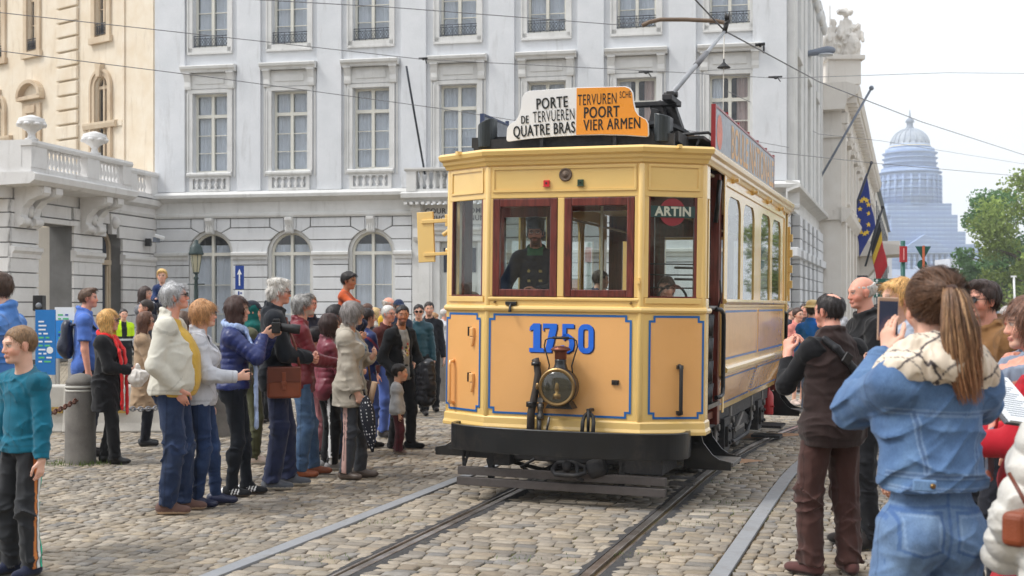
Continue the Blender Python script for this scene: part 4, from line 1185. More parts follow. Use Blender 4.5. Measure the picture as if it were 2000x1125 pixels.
def bay(t):
 m = MB()
 for (za, zb) in ((W1Z0, W1Z1), (W2Z0, W2Z0 + 3.1)):       # flat architrave with a raised outer edge
  for sx in (-1, 1): m.bx(t + sx * (FW / 2 + .01), t + sx * (FW / 2 + .155), -.06, -.002, za - (.0 if za < 9 else .16), zb); m.bx(t + sx * (FW / 2 + .155), t + sx * (FW / 2 + .2), -.09, -.002, za - (0 if za < 9 else .2), zb)
  m.bx(t - FW / 2 - .2, t + FW / 2 + .2, -.06, -.002, zb, zb + .13);
 m.bx(t - FW / 2 - .155, t + FW / 2 + .155, -.06, -.002, W2Z0 - .16, W2Z0 - .01); m.bx(t - FW / 2 - .2, t + FW / 2 + .2, -.09, -.002, W2Z0 - .24, W2Z0 - .162)
 for sx in (-1, 1): m.bx(t + sx * (.92), t + sx * (.86), -.035, -.002, 6.0, 9.55)
 m.build('window_surround', MTRIM, pal, bevel=.006)
 m = MB(); zl = 9.0                                       # lintel: panel, two consoles, cornice
 m.bx(t - .93, t + .93, -.05, -.003, zl + .01, 9.53)
 m.bx(t - .52, t + .52, -.075, -.048, 9.17, 9.40); m.bx(t - .46, t + .46, -.062, -.05, 9.21, 9.36)
 for sx in (-1, 1):
  m.prism_x([(-.05, 8.98), (-.11, 9.0), (-.13, 9.1), (-.12, 9.25), (-.17, 9.4), (-.22, 9.5), (-.22, 9.55), (-.05, 9.55)], t + sx * .78 - .11, t + sx * .78 + .11)
  m.bx(t + sx * .78 - .13, t + sx * .78 + .13, -.25, -.05, 9.50, 9.556)
 m.prism_x([(-.003, 9.56), (-.22, 9.56), (-.25, 9.62), (-.32, 9.66), (-.34, 9.74), (-.30, 9.77), (-.003, 9.80)], t - .98, t + .98)
 for k in range(26): m.bx(t - .9 + k * .07, t - .87 + k * .07, -.245, -.2, 9.53, 9.559)
 m.build('lintel', MTRIM, pal, bevel=0)
 m = MB()                                                 # sill and blind balustrade
 m.prism_x([(-.003, 6.02), (-.14, 6.02), (-.19, 6.07), (-.19, 6.13), (-.12, 6.165), (-.003, 6.165)], t - .80, t + .80)
 m.bx(t - .72, t + .72, -.10, -.003, 5.52, 5.60); m.bx(t - .72, t + .72, -.10, -.003, 5.95, 6.018)
 for k in range(2): m.bx(t + (-.72, .60)[k], t + (-.60, .72)[k], -.10, -.003, 5.60, 5.95)
 for k in range(5): m.lathe(baluster_prof(.35, .085), 10, (t - .46 + .23 * k, -.05, 5.60))
 m.build('sill', MTRIM, pal)
for t in TC: bay(t)
for i, t in enumerate(TC):
 window(pal, 'tall' if i < 5 else 'tall_drape', t, W1Z0, FW, W1Z1 - W1Z0, curtain='net' if i < 5 else 'side')
 window(pal, 'upper', t, W2Z0, FW, 3.0, rows=4, transom=.8)
 key = 'grille'
 if key not in PROTO:
  m = MB(); m.tube([(-FW / 2, 0, .40), (FW / 2, 0, .40)], .014, 6); m.tube([(-FW / 2, 0, .06), (FW / 2, 0, .06)], .012, 6); m.tube([(-FW / 2, 0, .33), (FW / 2, 0, .33)], .009, 6)
  for k in range(7):
   x = -FW / 2 + FW * k / 6; m.tube([(x, 0, .02), (x, 0, .40)], .009, 5)
   if k < 6:
    c = x + FW / 12; m.tube([(c + .075 * math.cos(a), 0, .195 + .12 * math.sin(a)) for a in [2 * PI * q / 12 for q in range(13)]], .007, 5)
    m.tube([(x + .02, 0, .07), (x + FW / 6 - .02, 0, .32)], .006, 5); m.tube([(x + .02, 0, .32), (x + FW / 6 - .02, 0, .07)], .006, 5)
  PROTO[key] = m.build('balcony_grille', MIRON, pal, weld=False); o = PROTO[key]
 else: o = copy_tree(PROTO[key], pal)
 o.location = (t, .04, W2Z0)
def cornice(mb, x0, x1): mb.prism_x([(.0, 4.62), (-.06, 4.62), (-.10, 4.68), (-.10, 4.76), (-.05, 4.79), (-.05, 5.14), (-.12, 5.17), (-.26, 5.24), (-.38, 5.28), (-.40, 5.38), (-.34, 5.44), (-.05, 5.52), (.0, 5.52)], x0, x1)
m = MB(); cornice(m, T0_, 3.62); cornice(m, 6.75, T1_ + .38); m.build('cornice', MTRIM, pal)
AW, AZB, AZT = 1.62, .3, 4.22          # opening; springing at AZT - AW/2
m = MB(); TA = [t for i, t in enumerate(TC) if i != 3]
wall_holes(m, T0_, 3.62, 0, 4.7, [(t - AW / 2, t + AW / 2, AZB, AZT, True) for t in TA if t < 3.6], .06, .3)
wall_holes(m, 6.75, T1_, 0, 4.7, [(t - AW / 2, t + AW / 2, AZB, AZT, True) for t in TA if t > 6], .06, .3); m.build('ground_floor_wall', MGROOVE, pal)
CH = .415; zc = AZT - AW / 2; g_ = .03
def course_block(xl, xr, z0, z1, al, ar):
 """stone course between x limits; sides facing an arch (centre al / ar) follow its curve"""
 pl = []
 Ro = AW / 2
 def edge(xa, zz, sgn):
  return xa + sgn * math.sqrt(max(0, Ro * Ro - (zz - zc) ** 2)) if zz > zc else xa + sgn * Ro
 zs = [z0 + (z1 - z0) * q / 4 for q in range(5)]
 L_ = [(edge(al, q, 1) if al is not None else xl, q) for q in zs]; R_ = [(edge(ar, q, -1) if ar is not None else xr, q) for q in reversed(zs)]
 poly = L_ + R_
 m.prism_y(poly[::-1], 0.0, .075)
piers = [(T0_, None, None, TA[0])] + [(None, TA[0], None, TA[1]), (None, TA[1], None, TA[2]), (None, TA[2], 3.60, None), (6.77, None, None, TA[3]), (None, TA[3], None, TA[4]), (None, TA[4], None, TA[5]), (None, TA[5], T1_, None)]
for (xl, al, xr, ar) in piers:
 m = MB(); z = .12
 while z < 4.25:
  z1 = min(z + CH, 4.6)
  if z1 > zc + AW / 2 * .78: break
  course_block(xl, xr, z + g_ / 2, z1 - g_ / 2, al, ar); z = z1
 ztop = 4.6; c0 = al + .47 if al is not None else xl; c1 = ar - .47 if ar is not None else xr
 sl = (lambda c, zz, s_: c)
 pl = []
 if al is not None: pl += [(al + math.sqrt(max(0, (AW / 2) ** 2 - (z - zc) ** 2)) + .02, z + .015)] + [(al + AW / 2 * math.cos(a), zc + AW / 2 * math.sin(a)) for a in (R(53), R(60))] + [(al + .72, 4.27), ]
 else: pl += [(xl, z + .015), (xl, 4.27)]
 if ar is not None: pl += [(ar - .72, 4.27)] + [(ar - AW / 2 * math.cos(a), zc + AW / 2 * math.sin(a)) for a in (R(60), R(53))] + [(ar - math.sqrt(max(0, (AW / 2) ** 2 - (z - zc) ** 2)) - .02, z + .015)]
 else: pl += [(xr, 4.27), (xr, z + .015)]
 m.prism_y(pl, 0.0, .075)
 a0 = al + .74 if al is not None else xl; a1 = ar - .74 if ar is not None else xr
 m.bx(a0, a1, 0, .075, 4.30, 4.60); m.build('rustication', MRUST, pal, bevel=.012, seg=1)
for t in TA:
 m = MB()
 for sx in (-1, 1):            # voussoirs either side of the keystone
  q = lambda a, r: (t + sx * r * math.cos(R(a)), zc + r * math.sin(R(a)))
  m.prism_y([q(62, AW / 2), q(74, AW / 2), (t + sx * .235, 4.6), (t + sx * .70, 4.6), (t + sx * .70, 4.30)], 0.0, .075)
  m.prism_y([q(75, AW / 2), q(84, AW / 2), (t + sx * .13, 4.6), (t + sx * .215, 4.6)], 0.0, .07)
 m.build('voussoirs', MRUST, pal, bevel=.012, seg=1)
for t in TA:
 k = MB(); k.prism_x([(.07, 4.08), (-.10, 4.08), (-.13, 4.14), (-.10, 4.3), (-.17, 4.45), (-.20, 4.52), (-.20, 4.61), (.07, 4.61)], t - .13, t + .13)
 for q in (-.07, 0, .07): k.bx(t + q - .02, t + q + .02, -.145, -.05, 4.16, 4.42)
 k.build('keystone', MTRIM, pal, bevel=.01)
 s = MB()                      # imposts: the band at the springing on both sides
 o = arc_pts(t, zc, AW / 2 - .001, 0, PI, 18); i2 = arc_pts(t, zc, AW / 2 - .10, 0, PI, 18)
 for q in range(18): s.prism_y([o[q], o[q + 1], i2[q + 1], i2[q]], .10, .34)
 for sx in (-1, 1): s.bx(t + sx * AW / 2, t + sx * (AW / 2 - .10), .10, .34, AZB, zc)
 s.build('arch_surround', MTRIM, pal)
 window(pal, 'arch', t, AZB, AW - .20, AZT - .1 - AZB, y=.22, arched=True, rows=3)
for (xl, al, xr, ar) in piers:
 s = MB()
 a = al + AW / 2 if al is not None else xl; b = ar - AW / 2 if ar is not None else xr
 s.prism_x([(.0, 3.22), (-.05, 3.22), (-.06, 3.30), (-.12, 3.36), (-.12, 3.44), (-.04, 3.47), (.0, 3.47)], a - .03, b + .03)
 s.prism_x([(.0, .0), (-.08, .0), (-.08, .5), (-.03, .56), (0, .56)], a, b); s.build('impost_band', MTRIM, pal)
m = MB(); XA, XB = 3.62, 6.75
wall_holes(m, XA, XB, 0, 4.9, [(4.55, 5.83, .1, 3.75, False)], .02, .35)
m.bx(XA, XB, -.03, .018, 4.30, 4.96)
m.prism_x([(.018, 3.98), (-.06, 3.98), (-.09, 4.06), (-.16, 4.12), (-.16, 4.2), (-.02, 4.26), (.018, 4.26)], 3.9, 6.5)
for sx, x in ((-1, 4.1), (1, 6.28)): m.bx(x - .22, x + .22, -.07, .018, .1, 3.94); m.bx(x - .14, x + .14, -.085, -.07, .6, 3.2); m.prism_x([(.0, 3.2), (-.12, 3.2), (-.16, 3.3), (-.16, 3.36), (0, 3.36)], x - .26, x + .26)
m.bx(4.32, 6.06, -.05, .018, 3.76, 3.9); m.build('doorway', MTRIM, pal, bevel=.006)
d = MB().bx(4.55, 5.83, .20, .26, .1, 3.75);
for x in (4.6, 5.22):
 for (a, b) in ((.3, 1.1), (1.25, 2.3)): d.bx(x + .08, x + .5, .17, .20, a, b)
 d.lathe([(.05, 0), (.05, .03), (.02, .05)], 10, (0, 0, 0), M=Matrix.Translation((x + .29, .17, 2.42)) @ Matrix.Rotation(R(90), 4, 'X'))
dd = d.build('door', paint('grey_door_paint', lin(200, 202, 200), .5, .04), pal, bevel=.006)
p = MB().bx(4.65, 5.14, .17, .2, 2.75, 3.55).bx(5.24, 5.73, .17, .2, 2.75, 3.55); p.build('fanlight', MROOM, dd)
c = MB()
for x in (3.86, 6.52): c.prism_x([(.018, 3.75), (-.10, 3.78), (-.16, 3.9), (-.14, 4.2), (-.24, 4.5), (-.40, 4.72), (-.44, 4.86), (-.44, 4.98), (.018, 4.98)], x - .16, x + .16); c.lathe([(.13, -.17), (.13, .17)], 12, M=Matrix.Translation((x, -.3, 4.8)) @ Matrix.Rotation(R(90), 4, 'Y'))
c.build('console', MTRIM, pal, bevel=.01)
b = MB(); b.prism_x([(.0, 5.0), (-.5, 5.0), (-.56, 5.08), (-.72, 5.14), (-.74, 5.28), (-.62, 5.34), (.0, 5.34)], 3.45, 6.95)
b.bx(3.62, 3.94, -.66, -.36, 5.34, 6.0); b.bx(6.46, 6.78, -.66, -.36, 5.34, 6.0); b.bx(3.62, 6.78, -.62, -.40, 5.34, 5.42)
b.prism_x([(-.34, 6.0), (-.68, 6.0), (-.72, 6.05), (-.72, 6.1), (-.34, 6.12)], 3.56, 6.84)
for k in range(11): b.lathe(baluster_prof(.58, .085), 10, (4.08 + .224 * k, -.51, 5.42))
for x in (3.66, 6.74): b.bx(x - .05, x + .05, -.4, 0, 5.34, 6.0)
for k in range(18): b.bx(3.55 + k * .19, 3.65 + k * .19, -.7, -.5, 4.92, 5.0)
b.build('balcony', MTRIM, pal)
for txt, z, xx in (('COUR DES COMPTES', 4.74, .17), ('REKENHOF RECHNUNGSHOF', 4.50, .135)):
 tm = text_mb(txt, .235, .004, 1.0 if 'COUR' in txt else .92, 1.1, depth=.006); l = MB(); mb_put(l, tm, Matrix.Translation((5.28, -.038, z))); l.build('inscription', MLETTER, pal, weld=False)
fp = MB().tube([(4.2, -.5, 5.9), (3.95, -1.4, 8.6), (3.9, -1.6, 9.2)], .035, 8); fp.build('bare_flagpole', MIRON, pal)

cpos = Vector((F0.x + .98 * T1_, F0.y - .198 * T1_, 0)); SA = math.atan2(.307, .952)     # street direction from +y
ms = Matrix.Translation((T1_, 0, 0)) @ Matrix.Rotation(PI / 2 - (SA - PH) , 4, 'Z')        # local x runs down the street, -y faces the street
m = MB(); m.bx(0, 13.6, .0, .5, 4.7, Z_TOP, M=ms); m.build('street_wall', MWHITE, pal)
m = MB()
for x in (.55, 2.9, 4.6, 7.0, 8.7, 11.0, 12.7): m.bx(x - .5, x + .5, -.24, -.001, 5.52, 13.2, M=ms)
for x in (1.72, 5.8, 9.85): m.bx(x - .62, x + .62, -.12, -.001, 6.1, 9.0, M=ms); m.bx(x - .75, x + .75, -.3, -.001, 9.5, 9.8, M=ms)
m.build('street_pilasters', MTRIM, pal, bevel=.01)
m = MB()
for x in (.55, 2.9, 4.6, 7.0, 8.7, 11.0, 12.7):
 m.bx(x - .62, x + .62, -.34, .0, 13.2, 13.5, M=ms)
 for k in range(6): m.ell((x - .5 + .2 * k, -.3, 12.9 + .12 * (k % 2)), (.13, .12, .22), 8, 6, M=ms)
m.build('capitals', MTRIM, pal)
m = MB(); P = [(0, 4.62), (-.10, 4.68), (-.10, 4.78), (-.05, 4.8), (-.05, 5.14), (-.26, 5.24), (-.42, 5.28), (-.44, 5.38), (-.36, 5.44), (0, 5.52)]
m.prism_x(P, -.36, 13.7, M=ms); m.build('street_cornice', MTRIM, pal)
m = MB(); m.bx(0, 13.6, .06, .5, 0, 4.7, M=ms); m.build('street_ground_wall', MGROOVE, pal)
for (x0, x1) in ((0, 1.1), (2.3, 3.2), (4.4, 5.3), (6.5, 7.4), (8.6, 9.5), (10.7, 13.6)):
 m = MB(); z = .1
 while z < 4.5: m.bx(x0, x1, -.22 if x0 > 0 else -.02, .058, z + .02, min(z + .41, 4.61), M=ms); z += .415
 m.bx(x0 - .08, x1 + .08, -.34, .05, 3.18, 3.46, M=ms); m.build('street_pier', MRUST, pal, bevel=.015, seg=1)

bh = empty('stucco_house', (-12.25, 42.1, 0), math.atan2(-.596, .803)); tag(bh, 'beige stained stucco house with quoins and round headed windows behind the white portal', 'building')
m = MB(); HB = [(-7.25, -6.35, .3, 3.5, True), (-3.36, -2.60, 6.4, 9.85, True), (-7.66, -6.92, 6.9, 8.8, False), (-3.32, -2.64, 11.3, 14, False), (-7.62, -6.96, 11.3, 14, False), (-9.9, -9.3, 6.9, 9.6, True), (-9.9, -9.3, 11.3, 14, False)]
wall_holes(m, -14, .02, 0, 15.5, HB, 0, .22); m.build('wall', MBEIGE, bh)
m = MB(); z = .1
while z < 4.6: m.bx(-6.15, -5.0, -.10, -.001, z + .03, z + .40); m.bx(-8.8, -7.5, -.10, -.001, z + .03, z + .40); z += .42
m.build('rustication', MBEIGE, bh, bevel=.02); m = MB(); z = 5.6
while z < 15.4: m.bx(-5.64, -4.36, -.12, -.001, z + .035, z + .50, ); z += .535
m.build('quoins', MBEIGE, bh, bevel=.03)
m = MB(); m.bx(-1.7, -1.62, -.06, -.001, 5, 15.4); m.bx(-.9, .0, -.05, -.001, 5, 15.4); m.bx(-4.1, -1.75, -.05, -.001, 8.0, 8.18); m.build('strips', MBEIGE, bh)
for (xa, xb, za, zb, ar) in HB:
 m = MB(); xc = (xa + xb) / 2; w = xb - xa
 if ar:
  zc_ = zb - w / 2
  for r0, r1, yy in ((w / 2, w / 2 + .16, -.07), (w / 2 + .16, w / 2 + .26, -.12)):
   o = arc_pts(xc, zc_, r1, 0, PI, 14); i_ = arc_pts(xc, zc_, r0, 0, PI, 14)
   for q in range(14): m.prism_y([o[q], o[q + 1], i_[q + 1], i_[q]], yy, -.002)
   for sx in (-1, 1): m.bx(xc + sx * r0, xc + sx * r1, yy, -.002, za - .1, zc_)
  m.prism_y([(xc - .1, zb - .05), (xc + .1, zb - .05), (xc + .17, zb + .45), (xc - .17, zb + .45)], -.2, -.003)
  za > 5 and m.prism_x([(-.002, 7.98), (-.14, 7.98), (-.18, 8.12), (-.18, 8.2), (-.002, 8.22)], xc - .95, xc + .95)
 else:
  for sx in (-1, 1): m.bx(xc + sx * w / 2, xc + sx * (w / 2 + .22), -.09, -.002, za - .05, zb)
  m.bx(xc - w / 2 - .3, xc + w / 2 + .3, -.14, -.002, za - .28, za - .05)
  if za < 9:
   m.bx(xc - w / 2 - .22, xc + w / 2 + .22, -.09, -.002, zb, zb + .5)
   o = arc_pts(xc, zb + .75, w / 2 + .42, 0, PI, 14, rz=.62); i_ = arc_pts(xc, zb + .75, w / 2 + .26, 0, PI, 14, rz=.48)
   for q in range(14): m.prism_y([o[q], o[q + 1], i_[q + 1], i_[q]], -.26, -.002)
   m.bx(xc - w / 2 - .42, xc + w / 2 + .42, -.24, -.002, zb + .62, zb + .76); m.bx(xc - .3, xc + .3, -.16, -.09, zb + .12, zb + .4)
 m.build('window_surround', MBEIGE2, bh, bevel=.008)
 window(bh, ('hb', round(w, 2), round(zb - za, 2), ar), xc, za, w, zb - za, y=.10, arched=ar, rows=2 if za > 10 else 1, curtain='side' if za > 10 else 'none', frame_mat=MBEIGE2, sw=.06)
 if za > 10:
  o = copy_tree(PROTO['grille'], bh); o.location = (xc, -.02, za); o.scale = (w / FW, 1, 1.1)

wg = empty('portal_wing', (-12.25, 42.1, 0), 0); tag(wg, 'white rusticated portal wing with balustrade, scroll brackets and a tall open passage', 'building')
wa = math.atan2(.2, .98)
wm = Matrix.Rotation(PI / 2 - wa, 4, 'Z') @ Matrix.Translation((-8.2, 0, 0))      # local x from the near end (0) to the corner (8.2); -y faces right
OP = (1.30, 3.15, .1, 4.05, False); AR = (4.78, 6.05, .1, 4.15, True)
m = MB(); wall_holes(m, 0, 8.7, 0, 4.65, [OP, AR], .05, .75)
m.bx(0, .06, .05, 1.2, 0, 4.65); m.v = [tuple(wm @ Vector(q)) for q in m.v]; m.build('wall', MGROOVE, wg)
m = MB(); z = .1; k = 0
while z < 4.6:
 z1 = min(z + .415, 4.63)
 for (x0, x1) in ((0, 1.30), (3.15, 4.78), (6.05, 8.6)):
  if z > AR[3] - .64 - .1:
   zz = (z + z1) / 2; dx = .64 - math.sqrt(max(0, .64 ** 2 - max(0, min(.64, zz - (AR[3] - .64))) ** 2))
   if x0 == 3.15: x1 += dx * .8
   if x1 == 8.6 and x0 > 5: x0 -= dx * .8
  if x0 == 0 and z > 4.06: x1 = 1.3
  m.bx(x0 - (.05 if x0 == 0 else 0), x1, -.02, .07, z + .018, z1 - .018)
 z = z1
m.bx(1.2, 3.25, -.10, .06, 4.06, 4.2); m.bx(1.45, 3.0, -.02, .06, 4.25, 4.6)
z = .1
while z < 4.6: m.bx(-.05, -.001, -.02, 2.4, z + .018, min(z + .415, 4.63) - .018); z += .415
m.v = [tuple(wm @ Vector(q)) for q in m.v]; m.build('rustication', MPORT, wg, bevel=.015, seg=1)
m = MB()
for (x0, x1) in ((-.05, 1.36), (3.09, 4.82), (6.0, 8.2)): m.prism_x([(.06, 3.0), (-.05, 3.0), (-.07, 3.12), (-.14, 3.2), (-.14, 3.3), (.06, 3.34)], x0, x1)
m.v = [tuple(wm @ Vector(q)) for q in m.v]; m.build('impost_band', MPORT, wg)
m = MB()
PJ = 1.05
prof = [(.05, 4.65), (-.06, 4.65), (-.10, 4.75), (-.08, 4.95), (-.3, 5.05), (-.34, 5.22), (.05, 5.30)]
m.prism_x(prof, 5.0, 8.2); m.prism_x([(.05, 4.95), (-PJ + .1, 4.98), (-PJ - .05, 5.08), (-PJ - .08, 5.24), (-PJ, 5.30), (.05, 5.30)], -.6, 5.0); m.bx(-.6, 5, .05, 1.2, 4.64, 5.3); m.bx(5, 8.2, .05, 2.4, 4.8, 5.3)
m.v = [tuple(wm @ Vector(q)) for q in m.v]; m.build('cornice', MPORT, wg)
m = MB()                                  # balustrade
for (x0, x1, y) in ((-.5, 4.9, -PJ + .12), (5.0, 8.15, -.16)):
 m.bx(x0, x1, y, y + .26, 5.30, 5.44); m.prism_x([(y + .30, 6.02), (y - .04, 6.02), (y - .07, 6.1), (y - .04, 6.18), (y + .30, 6.18)], x0 - .04, x1 + .04)
 L_ = x1 - x0
 peds = [(x0, x0 + .75), (x1 - .5, x1)] + ([(2.35, 3.0)] if L_ > 4 else [(6.3, 6.7)])
 for (a, b) in peds: m.bx(a, b, y - .02, y + .28, 5.44, 6.02)
 x = x0 + .2
 while x < x1:
  if not any(a - .06 < x < b + .06 for a, b in peds): m.lathe(baluster_prof(.58, .08), 8, (x, y + .13, 5.44))
  x += .2
m.bx(-.5, -.24, -PJ + .38, 2.2, 5.30, 6.18); m.bx(4.8, 5.0, -PJ + .38, 0, 5.3, 6.1)
m.v = [tuple(wm @ Vector(q)) for q in m.v]; m.build('balustrade', MPORT, wg)
for xb in (.15, .75, 3.5, 4.15):          # scroll brackets under the projecting slab
 m = MB(); m.prism_x([(.0, 3.85), (-.16, 3.85), (-.24, 4.0), (-.20, 4.2), (-.26, 4.4), (-.45, 4.6), (-.85, 4.72), (-.92, 4.8), (-.92, 4.97), (0, 4.97)], xb, xb + .34)
 for (yy, zz, rr) in ((-.72, 4.84, .16), (-.2, 4.02, .13)): m.lathe([(rr * .9, -.2), (rr, -.1), (rr, .1), (rr * .9, .2)], 12, M=Matrix.Translation((xb + .17, yy, zz)) @ Matrix.Rotation(R(90), 4, 'Y'))
 m.v = [tuple(wm @ Vector(q)) for q in m.v]; m.build('scroll_bracket', MPORT, wg)
for xb in (.62, 3.98):
 m = MB()
 m.ell((xb, -.2, 4.32), (.14, .12, .2), 10, 8); m.ell((xb, -.3, 4.30), (.05, .06, .05), 8, 6)
 for q in range(5): m.ell((xb - .16 + .08 * q, -.16, 4.02 - .05 * (q % 2)), (.06, .06, .09), 8, 6)
 m.v = [tuple(wm @ Vector(q)) for q in m.v]; m.build('carved_mask', MPORT, wg)
m = MB(); m.ell((5.41, -.1, 4.32), (.17, .16, .2), 10, 8); m.prism_y([(5.27, 3.95), (5.55, 3.95), (5.62, 4.6), (5.2, 4.6)], -.08, .07)
m.v = [tuple(wm @ Vector(q)) for q in m.v]; m.build('keystone', MPORT, wg, bevel=0)
m = MB(); m.bx(AR[0], AR[1], .5, .52, .1, 4.2); m.v = [tuple(wm @ Vector(q)) for q in m.v];
a = MB(); xc = (AR[0] + AR[1]) / 2
for sx in (-1, 1): a.bx(xc + sx * .62, xc + sx * .50, .40, .52, .1, 3.5); a.bx(xc + sx * .50, xc + sx * .42, .44, .5, .1, 2.95)
a.bx(xc - .62, xc + .62, .38, .52, 2.98, 3.14)
o = arc_pts(xc, 3.5, .62, 0, PI, 14); i_ = arc_pts(xc, 3.5, .5, 0, PI, 14)
for q in range(14): a.prism_y([o[q], o[q + 1], i_[q + 1], i_[q]], .40, .52)
a.v = [tuple(wm @ Vector(q)) for q in a.v]; fr = a.build('window', MBEIGE2, wg)
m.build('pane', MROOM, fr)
m = MB(); m.bx(3.16, 3.2, .06, 1.3, 0, 4.05); m.v = [tuple(wm @ Vector(q)) for q in m.v]; m.build('passage_side', stone_mat('grey_panel', lin(196, 190, 180), None, amt=.2), wg)
for x in (-.24, 3.0):
 u = MB(); prof = [(.18, 0), (.18, .05), (.11, .08), (.09, .18), (.14, .26), (.30, .36), (.37, .48), (.37, .53), (.33, .55), (.34, .60), (.18, .66), (.05, .70)]
 p = wm @ Vector((x, -PJ + .26, 6.18)); u.lathe(prof, 20, tuple(p))
 for k in range(8): a_ = 2 * PI * k / 8; u.ell((p.x + .33 * math.cos(a_), p.y + .33 * math.sin(a_), p.z + .43), (.10, .10, .06), 8, 6)
 u.build('urn', MPORT, wg)

s2 = cpos + Vector((.307, .952, 0)) * 13.7 + Vector((.952, -.307, 0)) * .95
b2 = empty('ornate_building', s2, PI / 2 - SA); tag(b2, 'cream stone building further along the street with a sculpture group on its corner', 'building')
m = MB(); m.bx(0, 42, .0, 12, 0, 10.3); m.bx(0, 42, .3, 12, 11.6, 13.6) if False else None; m.build('wall', MCREAM, b2)
m = MB(); m.prism_x([(0, 9.7), (-.15, 9.7), (-.25, 10.1), (-.65, 10.3), (-.75, 10.6), (-.2, 10.8), (12, 10.8), (12, 9.7)], -.5, 42.4)
for k in range(40): m.bx(-.3 + k * 1.05, .1 + k * 1.05, -.6, -.2, 9.95, 10.28)
for k in range(6): m.bx(-.48, -.01, .2 + k * .9, .6 + k * .9, 9.95, 10.25)
m.prism_x([(0, 5.1), (-.15, 5.1), (-.35, 5.4), (-.4, 5.6), (0, 5.75)], -.3, 42); m.prism_x([(0, 8.6), (-.1, 8.6), (-.14, 8.8), (0, 8.85)], -.1, 42); m.bx(-.12, -.001, .0, 6, 8.6, 8.8); m.bx(-.12, -.001, .0, 6, 5.2, 5.6); m.build('cornice', MCREAM, b2)
m = MB()
for k in range(13):
 x = .6 + k * 3.4; m.bx(x - .35, x + .35, -.16, .0, 5.75, 9.6); m.bx(x - .45, x + .45, -.24, .0, 9.2, 9.65)
 for q in range(5): m.ell((x - .3 + .15 * q, -.2, 9.0 + .12 * (q % 2)), (.13, .12, .2), 8, 6)
 m.bx(x - .5, x + .5, -.18, 0, 0, 5.1)
m.build('pilasters', MCREAM, b2)
for k in range(10):
 x = 2.3 + k * 3.4; q = MB().bx(x - .55, x + .55, -.02, .05, 6.2, 8.3).bx(x - .55, x + .55, -.02, .05, 1.2, 4.2); q.build('window', MROOM, b2); MB().prism_x([(0, 8.4), (-.3, 8.45), (-.35, 8.6), (0, 8.65)], x - .8, x + .8).bx(x - .75, x - .56, -.1, -.001, 6.0, 8.4).bx(x + .56, x + .75, -.1, -.001, 6.0, 8.4).prism_x([(0, 5.9), (-.25, 5.95), (-.25, 6.05), (0, 6.1)], x - .8, x + .8).build('window_surround', MCREAM, b2)
m = MB(); m.bx(14, 17.5, -2.2, 0, 4.4, 5.0); m.prism_x([(0, 4.2), (-2.3, 4.3), (-2.5, 4.7), (0, 5.1)], 13.4, 18);
for x in (14.2, 17.2): m.prism_x([(0, 2.8), (-.3, 2.9), (-1.6, 4.3), (0, 4.3)], x - .25, x + .25)
m.build('balcony', MCREAM, b2)
m = MB(); m.bx(20, 42, 1, 10, 10.8, 12.6); m.bx(26, 30, .2, 3, 10.8, 14.2); m.build('attic', paint('zinc', lin(176, 188, 204), .6, .08), b2)
sg = empty('sculpture_group', s2 + Vector((.15, .5, 10.8))); sg.scale = (.9, .9, .84); tag(sg, 'pale stone sculpture group with helmeted figures on a corner pedestal', 'sculpture')
MB().bx(-.75, .75, -.5, .9, 0, 1.35).bx(-.9, .9, -.65, 1.05, 1.2, 1.42).build('pedestal', MCREAM, sg, bevel=.03)
rg = np.random.default_rng(4); P = []
for (x, h, rr, tl) in ((-.35, 1.7, .26, -.1), (.12, 2.15, .30, .05), (.5, 1.5, .24, .15)):
 P += [cap(V3(x, 0, 1.5), V3(x + tl, 0, 1.42 + h * .6), rr * 1.2, rr * .8, k=.15), cap(V3(x + tl, 0, 1.42 + h * .6), V3(x + tl, -.05, 1.42 + h * .85), rr * .8, rr * .45, k=.1), ball(V3(x + tl, -.08, 1.42 + h), .17, k=.06), cap(V3(x + tl - .2, -.1, 1.42 + h * .8), V3(x - .3, -.35, 1.42 + h * .45), .09, .07, k=.08), cap(V3(x + tl + .2, -.1, 1.42 + h * .8), V3(x + .35, -.3, 1.42 + h * .5), .09, .07, k=.08), cap(V3(x, -.2, 1.5), V3(x + .1, -.35, 1.9), .18, .15, k=.1)]
P += [cap(V3(-.1, -.2, 3.62), V3(.35, -.1, 3.62), .16, .13, k=.05), ball(V3(.1, .0, 3.7), V3(.3, .25, .14), k=.05), ball(V3(-.6, .1, 2.1), V3(.28, .2, .55), k=.1), ball(V3(.4, -.3, 2.0), V3(.3, .3, .5), k=.1)]
f = Field.of(P, .045, .05).addall(P); f.f -= .05 * f.noise((.15, .15, .4), 3, True) + .02 * f.noise((.08, .08, .08), 4)
o = surf(f, 'figures', sg, MCREAM, (1, 1, 1))
MB().tube([(-.55, 0, 2.6), (-.56, 0, 4.0)], .03, 6).build('spear', MCREAM, sg)
s3 = s2 + Vector((.307, .952, 0)) * 42.5
b3 = empty('street_building', s3, PI / 2 - SA); tag(b3, 'pale street building with a slate roof at the far end of the left row', 'building')
MB().bx(0, 60, -.3, 12, 0, 10.5).build('wall', MCREAM, b3); MB().prism_x([(-.6, 10.5), (3, 14), (9, 14), (12, 10.5)], 0, 60).build('roof', paint('slate', lin(150, 160, 176), .7, .1), b3)
for k in range(12):
 for z in (1, 4.2, 7.4): MB().bx(2 + k * 4.6, 3.4 + k * 4.6, -.34, -.25, z, z + 2.2).build('window', MROOM, b3)

